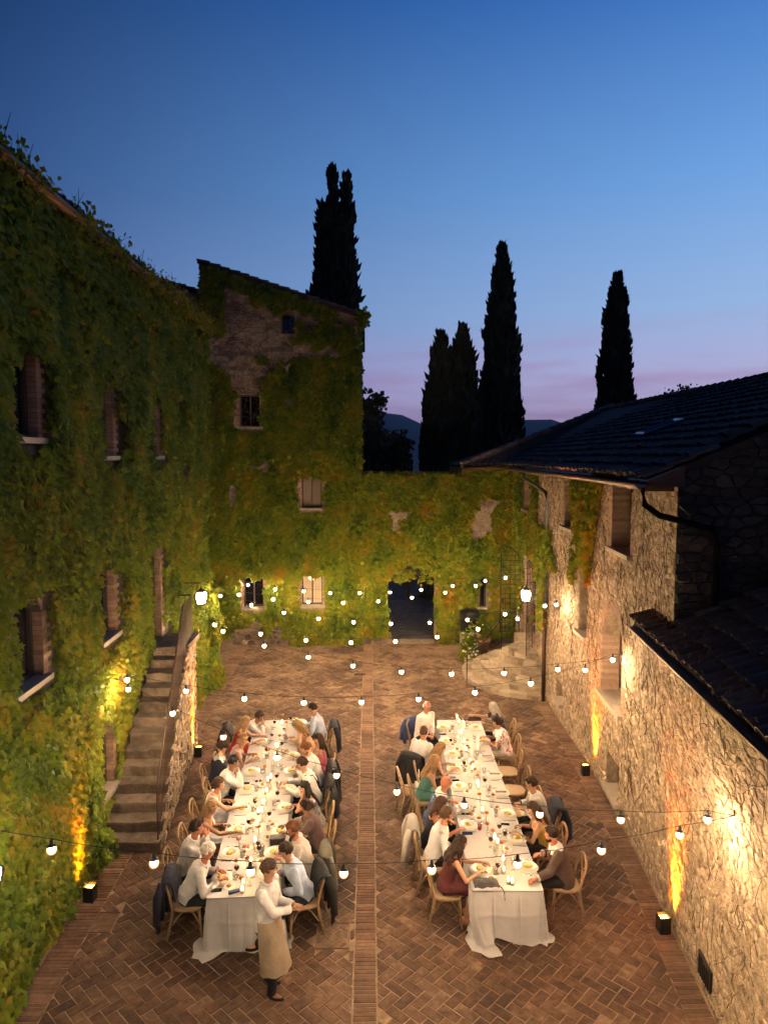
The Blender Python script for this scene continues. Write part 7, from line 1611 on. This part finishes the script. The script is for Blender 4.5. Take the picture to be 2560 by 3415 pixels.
LOOK = {
 'L1': dict(top=('shirt', 'white'), hair=('short', 'dark'), pitch=32, turn=-8, hands={1: M_, -1: T(.42)}, extras=(('tie', 'black'),), skin='tan'),
 'L2': dict(sex='f', top=('dress', 'red'), hair=('long', 'blonde'), pitch=14, turn=6, hands={1: T(.5), -1: T(.5)}),
 'L3': dict(sex='f', top=('dress', 'lilac'), extras=('wide',), hair=('bun', 'fair'), pitch=20, turn=12, hands={1: T(.46), -1: T(.40)}, skin='tan'),
 'L4': dict(top=('suit', 'navy'), hair=('short', 'dark'), pitch=38, turn=-4, hands={1: LAP, -1: LAP}, extras=(('tie', 'black'),)),
 'L5': dict(top=('shirt', 'white'), hair=('short', 'black'), pitch=24, turn=-6, hands={1: M_, -1: LAP}, extras=('bowtie',), skin='tan'),
 'L6': dict(sex='f', top=('dress', 'white'), extras=('wide', 'napkin_lap'), hair=('bun', 'brown'), pitch=8, turn=4, hands={1: T(.56), -1: T(.3)}),
 'L7': dict(sex='f', top=('dress', 'tan'), hair=('half', 'fair'), pitch=12, turn=14, hands={1: T(.58), -1: T(.36)}, extras=('strapless', 'napkin_lap'), skin='tan'),
 'L8': dict(top=('shirt', 'white'), hair=('short', 'dark'), pitch=10, turn=16, hands={1: M_, -1: CH}, extras=(('tie', 'navy'), 'shades'), skin='ruddy'),
 'L9': dict(top=('shirt', 'white'), hair=('short', 'white'), pitch=34, turn=-10, hands={1: T(.42), -1: T(.36)}, extras=('lanyard', 'napkin_lap'), skin='ruddy'),
 'R1': dict(top=('shirt', 'paleblue'), hair=('short', 'dark'), pitch=22, turn=8, hands={1: T(.4), -1: T(.42)}, skin='tan'),
 'R2': dict(sex='f', top=('dress', 'tan'), hair=('curly', 'fair'), pitch=40, turn=0, hands={1: T(.4), -1: T(.34)}, extras=('flower',)),
 'R3': dict(sex='f', top=('dress', 'pink'), hair=('long', 'dark'), pitch=8, turn=26, hands={1: T(.4), -1: CH}, skin='tan'),
 'R4': dict(top=('shirt', 'white'), hair=('short', 'auburn'), pitch=34, turn=-4, hands={1: T(.36), -1: T(.36)}, extras=('beard',)),
 'R5': dict(top=('shirt', 'white'), hair=('short', 'dark'), pitch=26, turn=2, hands={1: T(.5), -1: T(.5)}, extras=('suspenders', 'glasses')),
 'R6': dict(sex='f', top=('dress', 'sequin'), hair=('long', 'black'), pitch=6, turn=34, hands={1: T(.38), -1: CH}, extras=('wide',), skin='fair'),
 'R7': dict(sex='f', top=('short', 'sheer'), hair=('bun', 'dark'), pitch=22, turn=-10, hands={1: T(.5), -1: T(.46)}, extras=('clip',), skin='tan'),
 'R8': dict(top=('shirt', 'cream'), hair=('short', 'auburn'), pitch=26, turn=6, hands={1: T(.36), -1: T(.36)}, extras=('beard', 'glasses'), skin='ruddy'),
 'R9': dict(top=('shirt', 'paleblue'), hair=('short', 'dark'), pitch=26, turn=4, hands={1: T(.30), -1: LAP}, feet={-1: (-1.62, 9.10, 0)}),
 'a1': dict(top=('shirt', 'check'), hair=('bald', 'white'), pitch=10, turn=-4, hands={1: LAP, -1: LAP}, extras=('glasses',), skin='ruddy', bottom='navy'),
 'a2': dict(top=('shirt', 'white'), hair=('crop', 'brown'), pitch=4, turn=14, hands={1: T(.2, .1), -1: ('side', 0, 0)}, skin='ruddy'),
 'a3': dict(sex='f', top=('dress', 'brown'), hair=('long', 'fair'), pitch=26, turn=2, hands={1: T(.44), -1: T(.36)}),
 'a4': dict(sex='f', top=('dress', 'teal'), hair=('wavy', 'fair'), pitch=12, turn=16, hands={1: T(.38), -1: T(.30)}, extras=('strapless',), skin='tan'),
 'a5': dict(top=('vest', 'blue'), hair=('bald_all', 'brown'), pitch=28, turn=-14, hands={1: T(.46), -1: T(.30)}, extras=(('tie', 'stone'),), skin='ruddy'),
 'a6': dict(sex='f', top=('tank', 'black'), hair=('mid', 'brown'), pitch=20, turn=2, hands={1: T(.44), -1: T(.3)}, skin='ruddy'),
 'a7': dict(top=('shirt', 'white'), hair=('short', 'brown'), pitch=12, turn=14, hands={1: T(.34), -1: LAP}, extras=('beard',), skin='ruddy'),
 'a8': dict(sex='f', top=('dress', 'burgundy'), hair=('curly', 'dark'), pitch=14, turn=14, hands={1: T(.44), -1: T(.50)}, extras=('wide',), shoes='skin'),
 'b1': dict(sex='f', top=('short', 'dots'), hair=('mid', 'grey'), pitch=14, turn=-8, hands={1: ('world', (2.16, 15.42, .98), (0, .4, -1)), -1: LAP}, skin='fair'),
 'b2': dict(sex='f', top=('short', 'floral'), hair=('bun', 'dark'), pitch=16, turn=4, hands={1: T(.40), -1: T(.42)}, bottom='cream'),
 'b3': dict(top=('shirt', 'white'), hair=('short', 'dark'), pitch=16, turn=12, hands={1: T(.34), -1: T(.30)}, extras=('bowtie', 'glasses', 'watch')),
 'b4': dict(sex='f', top=('tank', 'yellow'), hair=('long', 'brown'), pitch=26, turn=2, hands={1: T(.36), -1: T(.46)}, skin='tan'),
 'b5': dict(top=('suit', 'brown'), hair=('short', 'dark'), pitch=10, turn=-14, hands={1: T(.30, .02), -1: ('world', (2.44, 9.50, .815), (0, -.5, -1))}, extras=('beard', ('tie', 'orange')), skin='ruddy'),
}
def people():
    for k, (t, side, px, hz, short) in WHO.items():
        p, yaw = SEAT[k]; s = dict(LOOK[k]); lab = short[4:] + ' at the ' + T_NAME[t] if 'table' not in short else short[4:]
        person(k, lab, p, yaw, HEAD[k], table=t, **s)
    w = at_z(897, 3300, 0)
    person('waiter', 'waiter in white shirt and long beige apron before the near end of left table', Vector((w.x, w.y, 0)), R(-18), Vector((w.x + .02, w.y + .02, 1.63)), top=('shirt', 'white'), hair=('short', 'brown'), turn=10, pitch=18, hands={1: ('world', (w.x + .30, w.y - .02, 1.10), (-.2, -.4, -1)), -1: ('world', (w.x + .33, w.y + .05, 1.12), (0, 0, -1))}, extras=('apron',), stand=True, feet={1: (w.x + .06, w.y - .16, 0), -1: (w.x - .02, w.y + .12, 0)}, skin='tan')
people()
# ------------------------------------------------------------------ jackets hung over chair backs
def jacket(key, col, label, long=.0, du=0):
    p, yaw = SEAT[key] if key in SEAT else key; F = Vector((math.cos(yaw), math.sin(yaw), 0)); A = Vector((F.y, -F.x, 0)); O = Vector((p[0], p[1], 0)) - F * .03
    t = thing('jacket', label, 'jacket', O, world=True, group='jackets hung on the chair backs'); m = MB(); cols, n = 16, 16; v = []; zb = .30 - long
    path = [(-.15, .60), (-.17, .75), (-.20, .86), (-.24, .925), (-.30, .925), (-.345, .86), (-.365, .75), (-.385, .60), (-.40, .47), (-.415, .36), (-.42, zb)]
    for j, (y, z) in enumerate(path):
        s = j / (len(path) - 1)
        for i in range(cols + 1):
            x = (i / cols - .5) * 2; w = .225 + .03 * math.sin(s * 3.1) + .03 * s; f = (.018 * math.sin(i * 1.9 + s * 2) + .012 * math.sin(i * 3.7)) * (max(0, s - .35) * 1.6); dz = -.04 * x * x * (1 if j in (3, 4) else .4) + (.05 * math.sin(i * 1.3) * (s > .9)); v.append(O + A * (x * w) + F * (y + f + .05 * abs(x) ** 3 * (s > .4)) + Vector((0, 0, z + dz)))
    m.add(v, [(j * (cols + 1) + i, j * (cols + 1) + i + 1, (j + 1) * (cols + 1) + i + 1, (j + 1) * (cols + 1) + i) for j in range(len(path) - 1) for i in range(cols)]); b = m.build('jacket_body', cloth_mat(col), t, True)
    sd = b.modifiers.new('thick', 'SOLIDIFY'); sd.thickness = .014
    for s in (-1, 1): sl = MB(); sl.tube([O + A * (s * .20) - F * .32 + Vector((0, 0, .86)), O + A * (s * .265) - F * .38 + Vector((0, 0, .66)), O + A * (s * .275) - F * .40 + Vector((0, 0, max(.12, .40 - long * .6)))], [.06, .065, .05], 9); sl.build('sleeve', cloth_mat(col), t, True)
jacket('L9', 'navy', 'long navy jacket hung behind the white haired old man', .17)
jacket('L1', 'black', 'black jacket behind the man at the far left corner')
jacket('R1', 'navy', 'navy jacket behind the man in pale blue shirt')
jacket('R4', 'black', 'big black jacket behind the auburn haired man', .12)
jacket('R5', 'black', 'dark jacket behind the man in suspenders', .02)
jacket('R8', 'olive', 'olive green jacket behind the bearded man in cream', .05)
jacket('R9', 'black', 'long black jacket behind the man in light blue shirt', .14)
jacket('a1', 'blue', 'blue jacket on the chair of the bald man in glasses')
jacket('a2', 'black', 'long black coat behind the shaven headed man', .15)
jacket('a6', 'stone', 'pale grey jacket on a chair behind the black top', .1)
jacket('b3', 'navy', 'dark jacket behind the man in bow tie')
bpy.data.scenes.remove(TMP)
# ================================================================== STRING LIGHTS, LANTERNS, UPLIGHTS
m_bulb = bulb_material('lit bulb', BULB_L * 2.6)
m_cable = material('black cable', [(.008, .008, .008)], .6)
HOOK = dict(r1=Vector((4.22, 7.57, 2.78)), r2=Vector((4.78, 12.52, 3.22)), r3=Vector((5.02, 16.95, 3.37)), r4=Vector((5.3, 22.2, 3.3)), l0=Vector((-4.25, 6.5, 3.5)), l1=Vector((-4.32, 12.05, 2.98)), l2=Vector((-4.35, 17.1, 3.05)), l3=Vector((-4.55, 20.0, 3.25)), l4=Vector((-5.0, 24.8, 3.0)))
STRINGS = [
 ('l0', 'r1', 'string of bulbs crossing above the near ends of both tables', [(173, 2833), (514, 2878), (835, 2906), (1146, 2912), (1439, 2900), (1725, 2881), (2004, 2835), (2265, 2784)]),
 ('l1', 'r1', 'string of bulbs running slanted from the stairs to the near right wall', [(428, 2298), (576, 2379), (745, 2457), (923, 2526), (1122, 2585), (1323, 2640), (1547, 2684), (1799, 2715), (2069, 2733), (2358, 2733)]),
 ('l1', 'r2', 'string of bulbs just beyond the far ends of the tables', [(424, 2267), (620, 2304), (815, 2330), (1013, 2343), (1205, 2341), (1395, 2331), (1583, 2309), (1769, 2279), (1950, 2234), (2042, 2200)]),
 ('l2', 'r2', 'string of bulbs over the empty paving in front of the drain', [(744, 2105), (881, 2154), (1028, 2191), (1177, 2220), (1338, 2240), (1505, 2247), (1680, 2244), (1859, 2232)]),
 ('l2', 'r3', 'string of bulbs hanging across the foot of the arched gateway', [(716, 2083), (869, 2114), (1020, 2135), (1170, 2143), (1318, 2139), (1457, 2124), (1593, 2098), (1725, 2063), (1854, 2016)]),
 ('l3', 'r3', 'string of bulbs hanging across the middle of the arched gateway', [(735, 1987), (838, 2018), (947, 2043), (1062, 2063), (1179, 2075), (1303, 2080), (1432, 2076), (1558, 2067), (1683, 2048), (1816, 2020)]),
 ('l3', 'r4', 'lower of the two farthest strings of bulbs before the small windows', [(680, 1961), (797, 1983), (911, 1999), (1028, 2007), (1144, 2010), (1261, 2005), (1373, 1993), (1484, 1976), (1586, 1954), (1685, 1927)]),
 ('l4', 'r4', 'upper of the two farthest strings of bulbs before the small windows', [(827, 1951), (918, 1965), (1013, 1972), (1101, 1978), (1199, 1978), (1300, 1975), (1404, 1967), (1509, 1954), (1617, 1937)]),
]
def strings():
    gl = MB(); r = .052; gl.ball((0, 0, -.062), (r, r, r * 1.06), 14, 10); bulb_me = gl.mesh('bulb', m_bulb, True)
    so = MB(); so.lathe([(.008, .045), (.016, .04), (.020, -.002), (.046, -.024), (.044, -.026), (.012, -.004)], (0, 0, 0), 9); so_me = so.mesh('socket_added_skirt', m_black)  # flared skirt added to the socket to hold light off the upper walls
    for a, b, label, px in STRINGS:
        A, B = HOOK[a], HOOK[b]; pts = []
        for x, y in px:
            d = ray(x, y); e = B - A; # meet the vertical plane through both hooks
            nx, ny = e.y, -e.x; t = (nx * A.x + ny * A.y) / (nx * d.x + ny * d.y); pts.append(Vector((d.x * t, d.y * t, CAM_H + d.z * t + .06)))
        pts.sort(key=lambda p: p.x)
        t = thing('string_lights', 'warm ' + label, 'string lights', A, world=True, group='strings of festoon bulbs over the courtyard')
        ends = sorted((A, B), key=lambda p: p.x); cp = [ends[0]] + [p + Vector((0, 0, .05)) for p in pts] + [ends[1]]; fine = []
        for p, q in zip(cp, cp[1:]):
            for k in range(4): s = k / 4; fine.append(p.lerp(q, s) - Vector((0, 0, .02 * 4 * s * (1 - s) * (q - p).length)))
        fine.append(cp[-1]); m = MB(); m.tube(fine, .0042, 4, cap=False); m.build('cable', m_cable, t)
        for p in pts:
            bo = link('bulb', bulb_me, t); bo.location = p - A; s2 = link('socket_added_skirt', so_me, bo)
        if a != 'l0' or True:
            for e in ends: m = MB(); m.tube([e + Vector((.0, 0, .06)), e, e + Vector((.08 if e.x > 0 else -.12, 0, .02))], .01, 5); m.build('hook', m_iron, t)
strings()
def lantern(loc, label, arm, w=.15, h=.36, gain=1.0):
    t = thing('wall_lantern', label, 'lantern', loc); wt, wb = w, w * .66
    fr = MB(); c = [(-1, -1), (1, -1), (1, 1), (-1, 1)]
    for i in range(4):
        a, b = c[i], c[(i + 1) % 4]; fr.tube([(a[0] * wb, a[1] * wb, -h / 2), (a[0] * wt, a[1] * wt, h / 2 * .55)], .016, 4); fr.tube([(a[0] * wt, a[1] * wt, h / 2 * .55), (a[0] * wt * .55, a[1] * wt * .55, h / 2)], .016, 4)
        for k, z in ((wb, -h / 2), (wt, h * .275), (wt * .55, h / 2)): fr.tube([(a[0] * k, a[1] * k, z), (b[0] * k, b[1] * k, z)], .016, 4)
    fr.box((0, 0, -h / 2), (wb * 2, wb * 2, .012)); fr.build('lantern_frame', m_black, t)
    m = emitter('lantern glass %g' % gain, (1.0, .80, .52), LANTERN_L * gain)
    for i in range(4):
        a, b = c[i], c[(i + 1) % 4]; q = MB(); k = .95; q.quad((a[0] * wb * k, a[1] * wb * k, -h / 2), (b[0] * wb * k, b[1] * wb * k, -h / 2), (b[0] * wt * k, b[1] * wt * k, h * .275), (a[0] * wt * k, a[1] * wt * k, h * .275)); q.quad((a[0] * wt * k, a[1] * wt * k, h * .275), (b[0] * wt * k, b[1] * wt * k, h * .275), (b[0] * wt * .52, b[1] * wt * .52, h / 2), (a[0] * wt * .52, a[1] * wt * .52, h / 2)); q.build('glass_pane', m, t)
    cap = MB(); cap.lathe([(wt * .85, h / 2), (wt * .4, h / 2 + .06), (.02, h / 2 + .09), (.012, h / 2 + .14), (0, h / 2 + .14)], (0, 0, 0), 8); cap.build('cap', m_black, t)
    ar = MB(); s = math.copysign(1, arm); ar.tube([(0, 0, h / 2 + .12), (0, 0, h / 2 + .22), (arm, 0, h / 2 + .22)], .012, 5); ar.tube([(0.25 * arm, 0, h / 2 + .22), (arm, 0, h / 2 - .05)], .009, 5); ar.build('bracket_arm', m_iron, t)
lantern((-4.2, 17.6, 3.3), 'glowing white wall lantern at the top of the stone stairs', -.55, .13, .32)
lantern((4.92, 21.0, 2.62), 'glowing white wall lantern beside the dark arched door', .4, .14, .37)
lantern((-4.14, 7.20, 2.30), 'wall lantern cut by the left edge of the photo among the ivy', -.35, .17, .42, 4.0)
lantern((3.62, 5.3, 2.9), 'wall lantern high on the near right stone wall', .35, .17, .42, .5)
def uplight(loc, aim, label, gain=1.0, tilt=.17):
    t = thing('uplight', label, 'uplight', loc); rz = math.atan2(aim[1], aim[0]); ca, sa = math.cos(rz), math.sin(rz); rot = Matrix.Rotation(rz, 3, 'Z')
    m = MB(); w, h = .075, .25
    for x, y, dx, dy in ((w, 0, .01, 2 * w), (-w, 0, .01, 2 * w), (0, w, 2 * w, .01), (0, -w, 2 * w, .01)): m.box(rot @ Vector((x, y, h / 2)), (dx, dy, h), rot)
    m.box((0, 0, .01), (2 * w, 2 * w, .02), rot); m.build('housing', m_black, t)
    e = MB(); e.box((0, 0, h - .05), (2 * w - .02, 2 * w - .02, .015), rot); e.build('lens', emitter('orange lens', (1.0, .40, .04), 40), t)
    l = bpy.data.lights.new('uplight_beam', 'SPOT'); l.energy = UPLIGHT_W * gain; l.color = (1.0, .22, .008); l.spot_size = R(50); l.spot_blend = .7; l.shadow_soft_size = .08
    o = bpy.data.objects.new('uplight_beam', l); COL.objects.link(o); o.parent = t; o.location = (aim[0] * .05, aim[1] * .05, h + .01); d = Vector((aim[0] * tilt, aim[1] * tilt, 1)); o.rotation_euler = d.to_track_quat('-Z', 'Y').to_euler()
uplight((-4.30, 10.42, 0), (-1, .1, 0), 'black uplight box throwing orange light up the left ivy', .5, .34)
uplight((-3.86, 15.62, 0), (-1, 0, 0), 'black uplight box glowing orange at the side wall of the stone stairs')
uplight((4.74, 14.45, 0), (1, 0, 0), 'farther of the two orange uplights at the foot of the right wall', .9, .2)
uplight((4.31, 9.48, 0), (1, .05, 0), 'nearer of the two orange uplights at the foot of the right wall', .9, .2)
# ================================================================== HAZE over the distant hills
def build_haze():
    m = bpy.data.materials.new('evening haze'); m.use_nodes = True; nt = m.node_tree; nt.nodes.clear()
    o = nt.nodes.new('ShaderNodeOutputMaterial'); v = nt.nodes.new('ShaderNodeVolumePrincipled'); v.inputs['Density'].default_value = HAZE; v.inputs['Color'].default_value = (.60, .74, 1.0, 1)
    nt.links.new(v.outputs[0], o.inputs['Volume'])
    top = max(v.co.z for v in bpy.data.objects['hills'].data.vertices); HZ = top + 12 + 130
    b = MB(); b.box((0, 0, 0), (8200, 8200, HZ)); h = b.build('haze', m); h.location = (0, 12, HZ / 2 - 130); h['kind'] = 'stuff'
build_haze()
